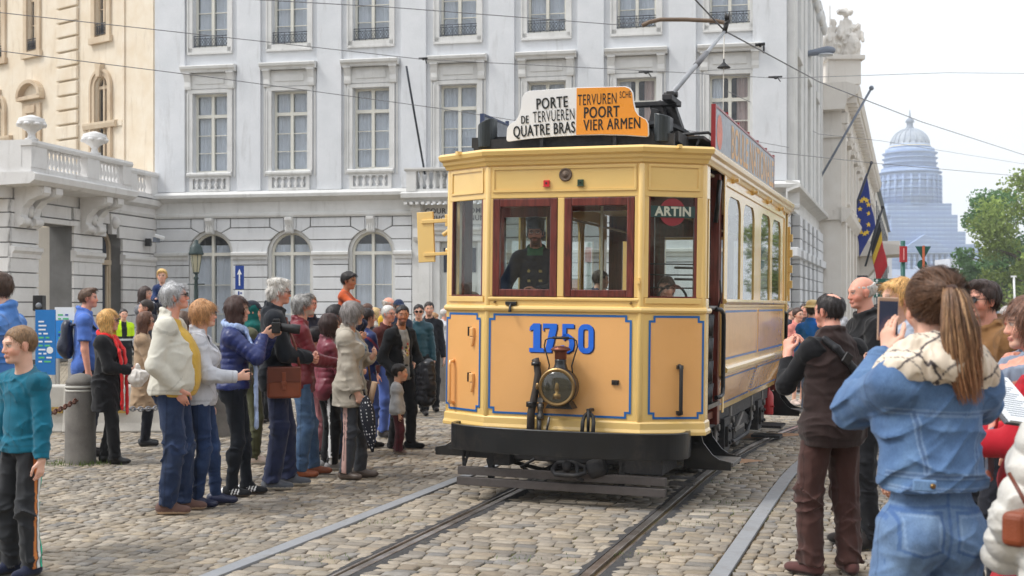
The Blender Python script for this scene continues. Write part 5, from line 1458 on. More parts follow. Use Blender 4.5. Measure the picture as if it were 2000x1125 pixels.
KY = 700.0; pxm = KY / F
dc = empty('domed_courthouse', ((1777 - 1000) * pxm, KY, 0)); tag(dc, 'huge hazy domed courthouse wrapped in blue scaffolding at the end of the street', 'building')
t = NT('scaffold_netting'); t.set(rough=.9, spec=.1); v = t.coord()
sx_ = t.n('ShaderNodeSeparateXYZ'); t.l(v, sx_.inputs[0])
zf = t.math('FRACT', t.math('MULTIPLY', sx_.outputs[2], .42)); zb_ = t.ramp(zf, [(.0, lin(112, 136, 178)), (.3, lin(128, 152, 194)), (.75, lin(158, 180, 212)), (.9, lin(184, 200, 224))])
xf = t.math('FRACT', t.math('MULTIPLY', sx_.outputs[0], .30)); xb_ = t.ramp(xf, [(0, (.86,) * 3), (.2, (1, 1, 1))]); k = t.mix(1, zb_, xb_, 'MULTIPLY')
k = t.mix(t.ramp(t.noise(v, .12, 5), [(.4, (0, 0, 0)), (.6, (.6,) * 3)]), k, lin(136, 156, 196)); t.base(k); MNET = t.m
MDOME = stone_mat('dome_lead', lin(190, 196, 204), lin(160, 170, 186), (.3, .28, .22), .4, .2, .2)
Zp = lambda y: CAMZ + (HZ - y) * pxm
X = lambda px: (px - 1777) * pxm
def tier(name, xa, xb, ya, yb, dep, mt=MNET):
 o = MB().bx(X(xa), X(xb), -dep / 2, dep / 2, Zp(yb), Zp(ya)).build(name, mt, dc); return o
def rtier(name, r0, r1, ya, yb, mt=MNET, n=28):
 return MB().lathe([(r0 * pxm, Zp(yb)), (r1 * pxm, Zp(ya))], n).build(name, mt, dc)
tier('base', 1702, 1890, 480, 600, 40); tier('lower_block', 1712, 1862, 456, 480.5, 38); tier('middle_block', 1722, 1848, 424, 456.5, 36); tier('tower_base', 1716, 1838, 402, 424.5, 33.5)
rtier('colonnade', 58, 54, 330, 404); rtier('drum', 50, 46, 292, 332); rtier('drum_top', 42, 38, 284, 293)
m = MB()
for k in range(24): a_ = 2 * PI * k / 24; m.lathe([(.9, Zp(400)), (.8, Zp(345))], 6, (57.5 * pxm * math.cos(a_), 57.5 * pxm * math.sin(a_), 0))
for yy in (404, 388, 372, 356, 340): m.lathe([(59 * pxm, Zp(yy)), (60.5 * pxm, Zp(yy) + .5), (59 * pxm, Zp(yy) + .7)], 28)
for yy in (322, 312, 302): m.lathe([(51 * pxm, Zp(yy)), (52.5 * pxm, Zp(yy) + .5), (51 * pxm, Zp(yy) + .7)], 28)
m.build('scaffold', MNET, dc)
m = MB(); m.prism_y([(X(1735), Zp(492)), (X(1780), Zp(462)), (X(1828), Zp(492)), (X(1828), Zp(498)), (X(1735), Zp(498))], -24, -18)
for k in range(9): m.lathe([(1.0, Zp(590)), (.9, Zp(500))], 8, (X(1740 + k * 10.5), -22, 0))
m.build('portico', MNET, dc)
m = MB(); dp = [(38 * pxm, Zp(288)), (37 * pxm, Zp(282))] + [(35.5 * pxm * math.cos(a_), Zp(282) + 30 * pxm * math.sin(a_)) for a_ in [R(q) for q in range(0, 84, 7)]]
m.lathe(dp, 40);
for k in range(20):
 a_ = 2 * PI * k / 20; m.tube([(36.2 * pxm * math.cos(b_) * math.cos(a_), 36.2 * pxm * math.cos(b_) * math.sin(a_), Zp(282) + 30.6 * pxm * math.sin(b_)) for b_ in [R(q) for q in range(0, 85, 12)]], .45, 5)
m.build('dome', MDOME, dc)
m = MB(); m.lathe([(39.6 * pxm, Zp(290.5)), (40 * pxm, Zp(287)), (38.5 * pxm, Zp(286))], 40); m.build('gilded_ring', paint('dull_gold', lin(214, 200, 160), .5), dc)
m = MB(); m.lathe([(9 * pxm, Zp(254)), (8 * pxm, Zp(249)), (6 * pxm, Zp(248)), (6 * pxm, Zp(240)), (9 * pxm, Zp(239)), (7 * pxm, Zp(234)), (2 * pxm, Zp(230)), (1.2 * pxm, Zp(220)), (.1, Zp(214))], 14); m.build('lantern', paint('lead_lantern', lin(120, 130, 148), .5), dc)
for i, (xa, xb, ya, Yd_, c_) in enumerate(((1700, 1742, 488, 300, (206, 208, 214)), (1742, 1800, 545, 320, (198, 200, 206)), (1855, 1905, 505, 340, (200, 204, 212)), (1800, 1860, 540, 330, (188, 194, 206)))):
 h = empty('town_house', at((xa + xb) / 2, Y=Yd_)); k_ = Yd_ / F; ww = (xb - xa) * k_; hh = zat(ya, Yd_)
 tag(h, ['pale grey town house with a steep roof left of the courthouse portico', 'low grey town house under the courthouse portico, behind the green direction signs', 'pale flat roofed town house right of the courthouse beside the tree', 'low bluish house between the courthouse base and the tree'][i], 'house')
 mt = paint('house_wall', lin(*c_), .8, .06, .4)
 MB().bx(-ww / 2, ww / 2, 0, 12, 0, hh).build('wall', mt, h)
 if i != 2: MB().prism_x([(-.4, hh), (5, hh + ww * .35), (12.3, hh)], -ww / 2 - .2, ww / 2 + .2).build('roof', paint('house_roof', lin(150, 160, 178), .8), h)
 n = max(2, int(ww / 2.4))
 for a_ in range(n):
  for zz in range(1, int(hh / 3.2)): MB().bx(-ww / 2 + (a_ + .35) * ww / n, -ww / 2 + (a_ + .7) * ww / n, -.05, .05, zz * 3.2, zz * 3.2 + 1.7).build('window', MROOM, h)

ob = empty('opposite_building', (4, -24, 0)); tag(ob, 'long stone terrace across the square behind the camera, mirrored in the tram windows', 'building')
m = MB(); wall_holes(m, -38, 38, 0, 14, [(x - .7, x + .7, z, z + h_, False) for x in range(-36, 37, 4) for z, h_ in ((.6, 3.0), (5.4, 2.8), (9.6, 2.4))], 0, -.4); m.build('wall', MBEIGE, ob, recalc=False)
MB().bx(-38, 38, -1.2, -.8, 0, 14).build('dark_interior', MROOM, ob); m = MB()
for z in (4.3, 8.8, 13.2): m.prism_x([(0, z), (.15, z), (.5, z + .4), (.5, z + .6), (0, z + .7)], -38, 38)
for x in range(-38, 39, 4): m.bx(x - .3, x + .3, 0, .15, 4.95, 13.2)
m.build('cornice', MTRIM, ob); MB().prism_x([(.3, 14), (-4, 17.5), (-10, 17.5), (-13, 14)], -38, 38).build('roof', paint('slate_far', lin(96, 100, 110), .7), ob)
TH = 19.1; TC0 = Vector((.404, 10.41, 0))
tram = empty('tram', TC0, -R(TH)); tram.rotation_mode = 'XYZ'
tram.matrix_world = Matrix.Translation(TC0) @ Matrix.Rotation(-R(TH), 4, 'Z') @ Matrix.Rotation(.012, 4, 'Y')
tag(tram, 'old yellow and orange tram car numbered 1750 with red brown window frames', 'tram')
def gloss(name, c, rough=.22, coat=.6, var=.03, **k):
 m = paint(name, c, rough, var, 1.5, coat=coat, **k); nt_ = m.node_tree; bs = nt_.nodes['Principled BSDF']; bp = nt_.nodes.new('ShaderNodeBump'); bp.inputs['Strength'].default_value = .25; bp.inputs['Distance'].default_value = .004; nz = nt_.nodes.new('ShaderNodeTexNoise'); nz.inputs['Scale'].default_value = 7.0; nt_.links.new(nz.outputs['Fac'], bp.inputs['Height']); nt_.links.new(bp.outputs[0], bs.inputs['Normal']); nt_.links.new(bp.outputs[0], bs.inputs['Coat Normal']); m.node_tree.nodes['Principled BSDF'].inputs['Coat Roughness'].default_value = .06; return m
YEL = gloss('tram_yellow', lin(238, 201, 126), dirt=lin(216, 172, 96), dirt_amt=.25); ORA = gloss('tram_orange', lin(240, 181, 114), dirt=lin(226, 164, 92), dirt_amt=.3)
BLU = gloss('tram_blue', lin(28, 104, 176), .35, .3); NBLU = gloss('number_blue', lin(30, 110, 226), .35, .3); NSH = gloss('number_shadow', lin(26, 30, 70), .35, .3)
t = NT('varnished_mahogany'); t.set(rough=.3, coat=.4); v = t.coord('Object', scale=(6, 6, .7)); t.base(t.ramp(t.noise(v, 5, 6, .6, .8), [(.3, lin(66, 24, 20)), (.55, lin(108, 44, 36)), (.75, lin(132, 60, 48))])); MAHO = t.m
BLK = gloss('black_enamel', lin(15, 17, 20), .34, .25, .2, dirt=lin(96, 84, 76), dirt_amt=.3); BLKM = paint('grimy_black', lin(34, 34, 37), .6, .2, 5, .25, dirt=lin(86, 76, 66), dirt_amt=.4)
ROOF = paint('roof_canvas', lin(58, 60, 64), .75, .12, 4, .2); GRYM = paint('greasy_steel', lin(118, 116, 114), .45, .2, 7, .2, metal=.6, dirt=lin(60, 54, 48), dirt_amt=.7)
BRASS = paint('brass', lin(142, 116, 78), .36, .15, 8, metal=.9); COPP = paint('copper', lin(120, 72, 56), .4, .2, 8, metal=.7)
TGL = glass_mat('tram_glass', (.90, .93, .92), .035); WOODI = paint('interior_wood', lin(112, 62, 42), .45, .12, 5); CREAMI = paint('interior_cream', lin(226, 214, 186), .5, .04)
IRON = paint('wrought_iron', lin(40, 38, 38), .5, .15, 8, .2); RUB = paint('hose_rubber', lin(62, 56, 52), .6, .15, 9, .15, dirt=lin(100, 84, 70), dirt_amt=.5)
def part(name, mb, mt, parent=None, **k): return mb.build(name, mt, parent or tram, **k)
HB_, HC, DV = 1.16, .685, .28
PLAN = [(-HB_, .50), (-HB_, DV), (-HC, 0), (HC, 0), (HB_, DV), (HB_, .50)]
m = MB().sweep([(0, .60), (0, 1.735), (-.05, 1.735), (-.05, .60)], PLAN)
part('front_apron', m, YEL, bevel=.012)
m = MB().sweep([(.0, .585), (.026, .588), (.028, .615), (.018, .64), (.016, .69), (.003, .705), (-.01, .705), (-.01, .585)], PLAN)
m.sweep([(.002, 1.60), (.022, 1.612), (.028, 1.63), (.022, 1.65), (.002, 1.66)], PLAN)
m.sweep([(.002, 1.70), (.012, 1.703), (.014, 1.722), (.002, 1.73)], [(-HC + .02, 0), (HC - .02, 0)])
part('belt_moulding', m, YEL, bevel=.004)
def face_M(i):
 a, b = Vector(PLAN[i]), Vector(PLAN[i + 1]); d = (b - a); L = d.length; ang = math.atan2(d.y, d.x); mid = (a + b) / 2
 return Matrix.Translation((mid.x, mid.y, 0)) @ Matrix.Rotation(ang, 4, 'Z'), L
def lined_panel(MM, x0, x1, z0, z1, notch=.04, open_l=False, open_r=False, name='panel'):
 n = notch
 pts = []
 P_ = [(x0, z0 + n), (x0 + n, z0 + n), (x0 + n, z0)] if not open_l else [(x0, z0)]
 P_ += [(x1 - n, z0), (x1 - n, z0 + n), (x1, z0 + n)] if not open_r else [(x1, z0)]
 P_ += [(x1, z1 - n), (x1 - n, z1 - n), (x1 - n, z1)] if not open_r else [(x1, z1)]
 P_ += [(x0 + n, z1), (x0 + n, z1 - n), (x0, z1 - n)] if not open_l else [(x0, z1)]
 q = MB().prism_y(P_, -.004, .0005); q.v = [tuple(MM @ Vector(c)) for c in q.v]; o = part(name, q, ORA)
 if open_l: line = stroke_mb([P_[0], *P_[1:]], .018)
 elif open_r: line = stroke_mb(P_[3:] [::1] if False else ([P_[3]] + P_[2::-1] + P_[:3:-1]), .018)
 else: line = stroke_mb(P_, .018, True)
 l2 = MB(); mb_put(l2, line, MM @ Matrix.Translation((0, -.0065, 0))); part('lining', l2, BLU, o, recalc=False); return o
FM, FL = face_M(2); lined_panel(FM, -.645, .600, .735, 1.578)
RM, RL_ = face_M(3); lined_panel(RM, -RL_ / 2 + .075, RL_ / 2 - .01, .735, 1.578)
LM, LL_ = face_M(1); lined_panel(LM, -LL_ / 2 + .01, LL_ / 2 - .075, .735, 1.578)
m = MB(); ZB, ZH = 1.735, 2.575
def post(i, off0, off1, face, z0=ZB, z1=ZH, d=.06):
 MM, L = face_M(face); q = MB().bx(off0, off1, 0.0, d, z0, z1); q.v = [tuple(MM @ Vector(c)) for c in q.v]; m.v += q.v and []; mb_put(m, q, Matrix.Identity(4))
FLh = HC
post(0, -HC, -HC + .055, 2); post(0, HC - .065, HC, 2); post(0, -.048, .012, 2)
post(0, -RL_ / 2, -RL_ / 2 + .06, 3); post(0, RL_ / 2 - .07, RL_ / 2, 3); post(0, -LL_ / 2, -LL_ / 2 + .06, 1); post(0, LL_ / 2 - .06, LL_ / 2, 1)
m.bx(HB_ - .05, HB_, DV, DV + .045, ZB, ZH); m.bx(HB_ - .05, HB_, .455, .50, ZB, ZH); m.bx(-HB_, -HB_ + .05, DV, DV + .045, ZB, ZH); m.bx(-HB_, -HB_ + .05, .455, .5, ZB, ZH)
for (x, y) in ((-HC, 0), (HC, 0), (HB_, DV), (-HB_, DV)): m.lathe([(.03, 0.70), (.03, 2.85)], 12, (x * .985, y + .018, 0))
part('window_posts', m, YEL, bevel=.006)
m = MB().sweep([(0, ZH), (0, 2.90), (-.05, 2.90), (-.05, ZH)], PLAN); part('fascia', m, YEL, bevel=.006)
m = MB()
for i in (1, 2, 3):
 MM, L = face_M(i); q = MB(); a, b = -L / 2 + .07, L / 2 - .07; z0, z1 = 2.645, 2.825
 q.bx(a - .02, b + .02, -.010, -.001, z1, z1 + .02).bx(a - .02, b + .02, -.010, -.001, z0 - .02, z0).bx(a - .02, a, -.010, -.001, z0, z1).bx(b, b + .02, -.010, -.001, z0, z1); mb_put(m, q, MM)
part('fascia_beading', m, YEL, bevel=.005)
CP = [(.001, 2.855), (.02, 2.86), (.03, 2.885), (.045, 2.90), (.05, 2.925), (.075, 2.94), (.085, 2.975), (.07, 2.995), (-.1, 3.005), (-.1, 2.90), (.001, 2.90)]
SIDE_L = 5.88
PLAN_ALL = [(-HB_, SIDE_L + .9), (-HB_, DV), (-HC, 0), (HC, 0), (HB_, DV), (HB_, SIDE_L + .35), (HB_ - .06, SIDE_L + .9), (.6, SIDE_L + 1.25)]
m = MB().sweep(CP, PLAN_ALL); part('cornice', m, YEL, bevel=.003)
m = MB().box((.98, .06, 2.985), (.03, .05, .03), (0, 0, .5)).box((-.98, .06, 2.985), (.03, .05, .03), (0, 0, -.5)); part('rain_spout', m, YEL)
def sash(x0, x1):
 q = MB(); f = .062
 q.bx(x0, x0 + f, -.006, .04, ZB, ZH - .003).bx(x1 - f, x1, -.006, .04, ZB, ZH - .003).bx(x0 + f, x1 - f, -.004, .038, ZB, ZB + f).bx(x0 + f, x1 - f, -.004, .038, ZH - f - .01, ZH - .004)
 o = part('sash_window', q, MAHO, bevel=.006); g_ = MB().bx(x0 + f - .005, x1 - f + .005, .014, .019, ZB + f - .005, ZH - f); part('pane', g_, TGL, o); return o
sash(-HC + .057, -.050); sash(.014, HC - .067)
for i, (a, b) in ((1, (-LL_ / 2 + .06, LL_ / 2 - .06)), (3, (-RL_ / 2 + .06, RL_ / 2 - .07))):
 MM, L = face_M(i); q = MB().bx(a, a + .012, .0, .04, ZB, ZH).bx(b - .022, b, .006, .04, ZB, ZH).bx(a, b, .0, .04, ZB, ZB + .012); q2 = MB(); mb_put(q2, q, MM); o = part('corner_window', q2, MAHO)
 q = MB().bx(a, b, .018, .023, ZB, ZH); q2 = MB(); mb_put(q2, q, MM); part('pane', q2, TGL, o)
 q = MB().bx(a - .03, b + .03, -.014, -.001, ZB - .05, ZB - .002); q2 = MB(); mb_put(q2, q, MM); part('window_sill', q2, YEL, bevel=.004)
for sx in (-1, 1): part('pane', MB().bx(sx * (HB_ - .02), sx * (HB_ - .024), DV + .045, .455, ZB, ZH), TGL)
q = MB(); D = [(.115 * math.cos(a), .115 * math.sin(a)) for a in [2 * PI * k / 32 for k in range(32)]]
q.prism_y(D, -.002, .002); q.v = [tuple(RM @ Matrix.Translation((-.01, .012, 2.45)) @ Vector(c)) for c in q.v]; ad = part('round_advert', q, gloss('advert_red', lin(136, 40, 48), .4, .1))
q = MB().bx(-RL_ / 2 + .062, RL_ / 2 - .092, -.006, -.003, 2.405, 2.50); q.v = [tuple(RM @ Matrix.Translation((0, .010, 0)) @ Vector(c)) for c in q.v]; part('advert_band', q, paint('advert_green', lin(38, 66, 62), .5), ad)
q = MB(); mb_put(q, text_mb('ARTIN', .105, .004, .98, 1.08), RM @ Matrix.Translation((-.005, .0025, 2.452))); part('advert_letters', q, paint('advert_cream', lin(190, 190, 172), .5), ad, recalc=False)
q = MB().lathe([(.058, 0), (.056, .01), (.045, .016), (.042, .010), (.025, .012), (.022, .02), (.012, .026), (.0, .028)], 24, M=Matrix.Translation((.02, -.002, 2.768)) @ Matrix.Rotation(R(90), 4, 'X')); part('bell_grille', q, paint('bronze_grille', lin(112, 96, 84), .5, .15, 9, metal=.4))
for x, c, nm in ((-.145, (206, 32, 40), 'red_marker'), (.155, (40, 66, 44), 'green_marker')):
 q = MB().bx(x - .026, x + .026, -.022, -.002, 2.672, 2.724).bx(x - .03, x + .03, -.028, -.002, 2.667, 2.673); o = part(nm, q, gloss(nm, lin(*c), .35, .2), bevel=.003); part('lens', MB().lathe([(.009, 0), (.007, .004)], 10, M=Matrix.Translation((x, -.0225, 2.698)) @ Matrix.Rotation(R(90), 4, 'X')), BLK, o)
for x in (-.60, .60): part('bolt', MB().lathe([(.010, 0), (.010, .02), (.006, .03)], 10, M=Matrix.Translation((x, -.002, 1.685)) @ Matrix.Rotation(R(90), 4, 'X')), BRASS)
q = MB().bx(-.50, -.40, -.03, -.002, 1.66, 1.69).tube([(-.45, -.03, 1.665), (-.45, -.045, 1.64), (-.45, -.045, 1.60)], [.011, .012, .016], 8); part('latch', q, BLK, bevel=.004)
part('small_hook', MB().bx(.66, .675, -.03, -.002, 1.80, 1.90).box((.667, -.035, 1.86), (.03, .03, .02)), YEL)
def digits(w, dy, mt, nm, par=None, ox=0.0, oz=0.0):
 q = MB(); H_ = .245; z0 = 1.262 + oz; z1 = z0 + H_; s = .062
 def rect(x0, x1, a, b): q.add([(x0, dy, a), (x1, dy, a), (x1, dy, b), (x0, dy, b)], [(0, 1, 2, 3)])
 def stroke(pts, wd, closed=False): mb_put(q, stroke_mb(pts, wd, closed), Matrix.Translation((0, dy, 0)))
 x = -.285 + ox                                   # 1 with slab foot
 rect(x + .035, x + .035 + s, z0 + .035, z1); rect(x, x + .13, z0, z0 + .0352); q.add([(x + .0352, dy, z1), (x + .0352, dy, z1 - .055), (x, dy, z1 - .065), (x + .005, dy, z1 - .03)], [(0, 1, 2, 3)])
 x = -.165 + ox                                   # 7
 rect(x + .01, x + .125, z1 - .038, z1); rect(x, x + .0102, z1 - .062, z1); q.add([(x + .062, dy, z1 - .0381), (x + .125, dy, z1 - .0381), (x + .078, dy, z0), (x + .018, dy, z0)], [(0, 1, 2, 3)])
 x = -.012 + ox                                   # 5
 rect(x + .02, x + .122, z1 - .036, z1); rect(x + .02, x + .055, z0 + .118, z1 - .0361)
 c = (x + .062, z0 + .072); pts = [(x + .022, z0 + .118), (x + .04, z0 + .136), (x + .07, z0 + .140), (x + .098, z0 + .120), (x + .104, z0 + .078), (x + .096, z0 + .036), (x + .068, z0 + .018), (x + .036, z0 + .022), (x + .02, z0 + .046), (x + .018, z0 + .062)]
 stroke(pts, .042)
 x = .148 + ox                                    # 0
 pts = []
 for (cx, cz, a0) in ((x + .078, z1 - .062, 0), (x + .056, z1 - .062, 90), (x + .056, z0 + .062, 180), (x + .078, z0 + .062, 270)):
  for k in range(5): a = R(a0 + 22.5 * k); pts.append((cx + .034 * math.cos(a), cz + .040 * math.sin(a)))
 stroke(pts, .044, True)
 return part(nm, q, mt, par, recalc=False, weld=False)
nb = digits(.0, -.0085, NBLU, 'number'); digits(.0, -.0062, NSH, 'number_shadow', nb, .011, -.008)
lan = part('lantern', MB().lathe([(.135, 0), (.15, .02), (.15, .12), (.16, .125), (.165, .15), (.16, .165), (.145, .17)], 32, M=Matrix.Translation((.03, -.05, .985)) @ Matrix.Rotation(R(90), 4, 'X')), BLK, bevel=0)
part('brass_rim', MB().sweep([(.0, 0), (.016, .006), (.016, .022), (.0, .026), (-.010, .02), (-.010, .006)], [(.148 * math.cos(-2 * PI * k / 36), .148 * math.sin(-2 * PI * k / 36)) for k in range(36)], True), BRASS, lan).matrix_local = Matrix.Translation((.03, -.205, .985)) @ Matrix.Rotation(R(90), 4, 'X')
part('reflector', MB().lathe([(.140, 0), (.11, -.045), (.06, -.075), (.0, -.085)], 28, M=Matrix.Translation((.03, -.208, .985)) @ Matrix.Rotation(R(90), 4, 'X')), paint('tarnished_mirror', lin(150, 148, 128), .35, .35, 14, metal=.2), lan)
part('lens', MB().lathe([(.142, 0), (.12, .015), (.07, .026), (.0, .03)], 28, M=Matrix.Translation((.03, -.221, .985)) @ Matrix.Rotation(R(90), 4, 'X')), glass_mat('old_lens', (.86, .86, .78), .08, .08), lan)
part('burner', MB().lathe([(.04, -.10), (.04, -.06), (.022, -.05), (.03, -.02), (.024, .03), (.012, .05)], 12, (.03, -.20, .985)), BRASS, lan)
part('neck', MB().lathe([(.068, 1.118), (.062, 1.128), (.052, 1.165), (.048, 1.175), (.05, 1.20), (.046, 1.215)], 20, (.03, -.12, 0)), BLK, lan)
part('chimney_cap', MB().lathe([(.046, 1.21), (.05, 1.22), (.050, 1.265), (.058, 1.28), (.082, 1.287), (.084, 1.297), (.065, 1.313), (.03, 1.323), (.0, 1.325)], 22, (.03, -.12, 0)), COPP, lan)
hd = [(-.075, -.12, 1.10), (-.068, -.12, 1.16), (-.09, -.12, 1.24), (-.115, -.12, 1.32), (-.105, -.12, 1.37), (-.07, -.12, 1.388)]
part('wire_handle', MB().tube(hd + [(.03, -.12, 1.391)] + [(.06 - p[0], p[1], p[2]) for p in hd[::-1]], .0065, 7).tube([(-.04, -.12, 1.391), (.10, -.12, 1.391)], .012, 8), IRON, lan)
part('bracket', MB().prism_y([(-.09, .80), (.15, .80), (.11, .86), (-.05, .86)], -.16, -.003).lathe([(.012, 0), (.01, .02)], 8, (-.13, -.16, .985)), BLK, lan, bevel=.004)
for x in (-.145,): part('thumb_screw', MB().ell((x, -.2, .985), (.018, .012, .03), 8, 6), BRASS, lan)
h = part('brake_hose', MB().tube([(-.245, -.07, .56), (-.24, -.075, .75), (-.20, -.07, .95), (-.185, -.065, 1.08), (-.20, -.06, 1.17), (-.215, -.055, 1.205)], [.036, .034, .032, .031, .030, .034], 12), RUB)
part('hose_clip', MB().lathe([(.045, 0), (.048, .01), (.048, .035), (.045, .045)], 12, (-.237, -.074, .80)).lathe([(.042, 0), (.042, .03)], 12, (-.205, -.06, 1.15)), BLK, h)
part('air_valve', MB().tube([(-.175, -.05, .58), (-.175, -.05, .70)], .02, 8).lathe([(.034, .70), (.034, .73), (.024, .74), (.024, .78), (.03, .79), (.03, .83)], 10, (-.165, -.05, 0)).tube([(-.165, -.05, .83), (-.165, -.05, .98), (-.175, -.05, 1.06)], .014, 8).tube([(-.105, -.06, .60), (-.08, -.065, .72)], .011, 6).box((-.165, -.05, .86), (.06, .05, .04)), GRYM, h)
for z in (.865, 1.065): part('pipe_clip', MB().bx(-.15, -.11, -.03, -.002, z - .018, z + .018).lathe([(.012, 0), (.012, .012)], 8, M=Matrix.Translation((-.118, -.03, z)) @ Matrix.Rotation(R(90), 4, 'X')), BLK, bevel=.003)
part('coupling_link', MB().tube([(.245, -.20, .60), (.242, -.17, .70), (.25, -.15, .745), (.275, -.145, .77), (.30, -.145, .772), (.325, -.15, .745), (.335, -.17, .70), (.338, -.20, .60)], .017, 8).tube([(.29, -.03, .79), (.29, -.17, .79), (.29, -.175, .62)], .014, 8).box((.29, -.12, .80), (.03, .12, .02)), IRON)
part('socket', MB().bx(.445, .505, -.022, -.002, 1.005, 1.045).bx(.452, .47, -.026, -.022, 1.015, 1.036).bx(.48, .498, -.026, -.022, 1.015, 1.036), BLK, bevel=.004)
MMr = RM
q = MB().tube([(.06, -.002, 1.17), (.06, -.05, 1.165), (.06, -.055, 1.14), (.06, -.055, .80), (.06, -.05, .775), (.06, -.002, .77)], .017, 8).box((.06, -.02, 1.16), (.05, .04, .03)).box((.06, -.02, .78), (.05, .04, .03)); q2 = MB(); mb_put(q2, q, MMr); part('grab_bar', q2, IRON)
q = MB().tube([(-.16, -.002, 1.16), (-.16, -.05, 1.15), (-.16, -.055, 1.12), (-.16, -.055, .82), (-.16, -.05, .79), (-.16, -.002, .78)], .016, 8); q2 = MB(); mb_put(q2, q, LM); part('grab_bar', q2, ORA)
for z in (1.40, 1.0):
 q = MB().bx(.085, .135, -.035, -.004, z - .02, z + .06).prism_y([(.085, z - .02), (.135, z - .02), (.118, z - .10), (.105, z - .11)], -.03, -.004); q2 = MB(); mb_put(q2, q, LM); o = part('lamp_iron', q2, ORA, bevel=.008)
 q = MB().bx(.07, .086, -.037, -.006, z - .015, z + .065); q2 = MB(); mb_put(q2, q, LM); part('slot', q2, BLK, o)
BP = [(-.97, .30), (-1.0, .12), (-.985, -.02), (-.90, -.13), (-.70, -.22), (-.40, -.285), (0, -.31), (.40, -.29), (.74, -.235), (.94, -.16), (1.04, -.06), (1.08, .06), (1.06, .26)]
def spl(P_, n=5):
 out = []
 for i in range(len(P_) - 1):
  p0, p1, p2, p3 = P_[max(i - 1, 0)], P_[i], P_[i + 1], P_[min(i + 2, len(P_) - 1)]
  for k in range(n):
   t_ = k / n; out.append(tuple(.5 * (2 * p1[a] + (p2[a] - p0[a]) * t_ + (2 * p0[a] - 5 * p1[a] + 4 * p2[a] - p3[a]) * t_ ** 2 + (3 * p1[a] - p0[a] - 3 * p2[a] + p3[a]) * t_ ** 3) for a in range(len(p1))))
 return out + [P_[-1]]
part('bumper', MB().sweep([(0, .415), (.004, .42), (.004, .625), (0, .632), (-.035, .632), (-.035, .415)], spl(BP)), BLK)
part('underframe', MB().bx(-.85, .85, -.05, .9, .34, .56).bx(-1.02, 1.02, .05, .45, .42, .6).bx(-.55, -.40, -.15, .4, .30, .40).bx(.55, .9, -.1, .5, .28, .42), BLKM, bevel=.01)
lg = part('lifeguard', MB().bx(-.87, .94, -.16, -.10, .205, .272).bx(-.87, .94, -.18, -.12, .118, .185), paint('lifeguard_wood', lin(82, 76, 74), .7, .15, 6, .2), bevel=.004)
part('lifeguard_iron', MB().bx(-.615, -.565, -.10, -.06, .12, .44).bx(.535, .585, -.10, -.06, .12, .44).bx(.94, 1.14, -.02, .05, .20, .225).bx(.94, 1.14, .0, .04, .25, .27).box((-.82, -.05, .36), (.02, .02, .26), (0, .3, 0)).box((-.86, -.05, .36), (.02, .02, .26), (0, -.05, 0)).bx(-1.0, -.7, -.05, -.02, .40, .44), BLKM, lg)
part('coupler', MB().tube([(.02, -.16, .34), (.0, -.22, .30), (.03, -.24, .265), (.20, -.25, .262), (.28, -.22, .285), (.27, -.18, .33), (.15, -.16, .36), (.02, -.16, .345)], .02, 8).ell((.12, -.2, .33), (.045, .05, .05), 10, 8).lathe([(.075, 0), (.08, .02), (.08, .10), (.06, .14)], 16, M=Matrix.Translation((.30, -.14, .30)) @ Matrix.Rotation(R(70), 4, 'Y')).tube([(.2, -.2, .36), (.22, -.22, .24), (.26, -.2, .22)], .016, 7), BLKM)
part('brake_rod', MB().tube([(-.45, -.05, .33), (-.25, .3, .22), (.1, .9, .2)], .018, 7).tube([(-.62, -.05, .33), (-.62, .0, .27)], .03, 8).tube([(-.20, -.08, .36), (-.32, -.08, .29), (-.35, .2, .22)], .014, 6).tube([(.05, .1, .36), (-.35, .3, .16), (-.8, .6, .16)], .016, 6), BLKM)
def step(y0, y1, sgn):
 s_ = MB()
 for y in (y0, y1 - .015): s_.prism_y([(sgn * .98, .58), (sgn * 1.10, .58), (sgn * 1.12, .50), (sgn * 1.20, .40), (sgn * 1.26, .36), (sgn * 1.36, .34), (sgn * 1.36, .27), (sgn * .95, .27)], y, y + .015)
 o = part('step', s_, BLK); part('tread', MB().bx(sgn * 1.10, sgn * 1.375, y0 + .015, y1 - .015, .30, .335), GRYM, o, bevel=.003); return o
step(.52, 1.02, 1); step(6.0, 6.45, 1); step(.52, 1.02, -1); step(6.0, 6.45, -1)
part('platform_floor', MB().prism_z([(-1.1, .32), (-.66, .06), (.66, .06), (1.1, .32), (1.1, 1.19), (-1.1, 1.19)], .66, .72).bx(-1.08, 1.08, SIDE_L + .06, 6.6, .66, .72), WOODI)
m = MB()
wall_holes(m, -HB_ + .03, HB_ - .03, .60, 2.9, [(-.38, .38, .72, 2.55, False), (-.95, -.52, 1.72, 2.5, False), (.52, .95, 1.72, 2.5, False)], 1.20, .05); m.v = [(a, b, c) for a, b, c in m.v]
part('bulkhead', m, MAHO); part('pane', MB().bx(-.95, -.52, 1.22, 1.225, 1.72, 2.5).bx(.52, .95, 1.22, 1.225, 1.72, 2.5), TGL)
m = MB(); wall_holes(m, -HB_ + .03, HB_ - .03, .60, 2.9, [(-.38, .38, .72, 2.55, False), (-.95, -.52, 1.72, 2.5, False), (.52, .95, 1.72, 2.5, False)], SIDE_L, .05); part('bulkhead', m, MAHO)
part('door_post', MB().bx(HB_ - .10, HB_ - .02, 1.10, 1.22, .60, 2.86).bx(HB_ - .06, HB_ - .03, .50, .56, 1.74, 2.86), MAHO, bevel=.006)
part('plate', MB().bx(HB_ - .11, HB_ - .104, 1.12, 1.20, 2.02, 2.14), BRASS)
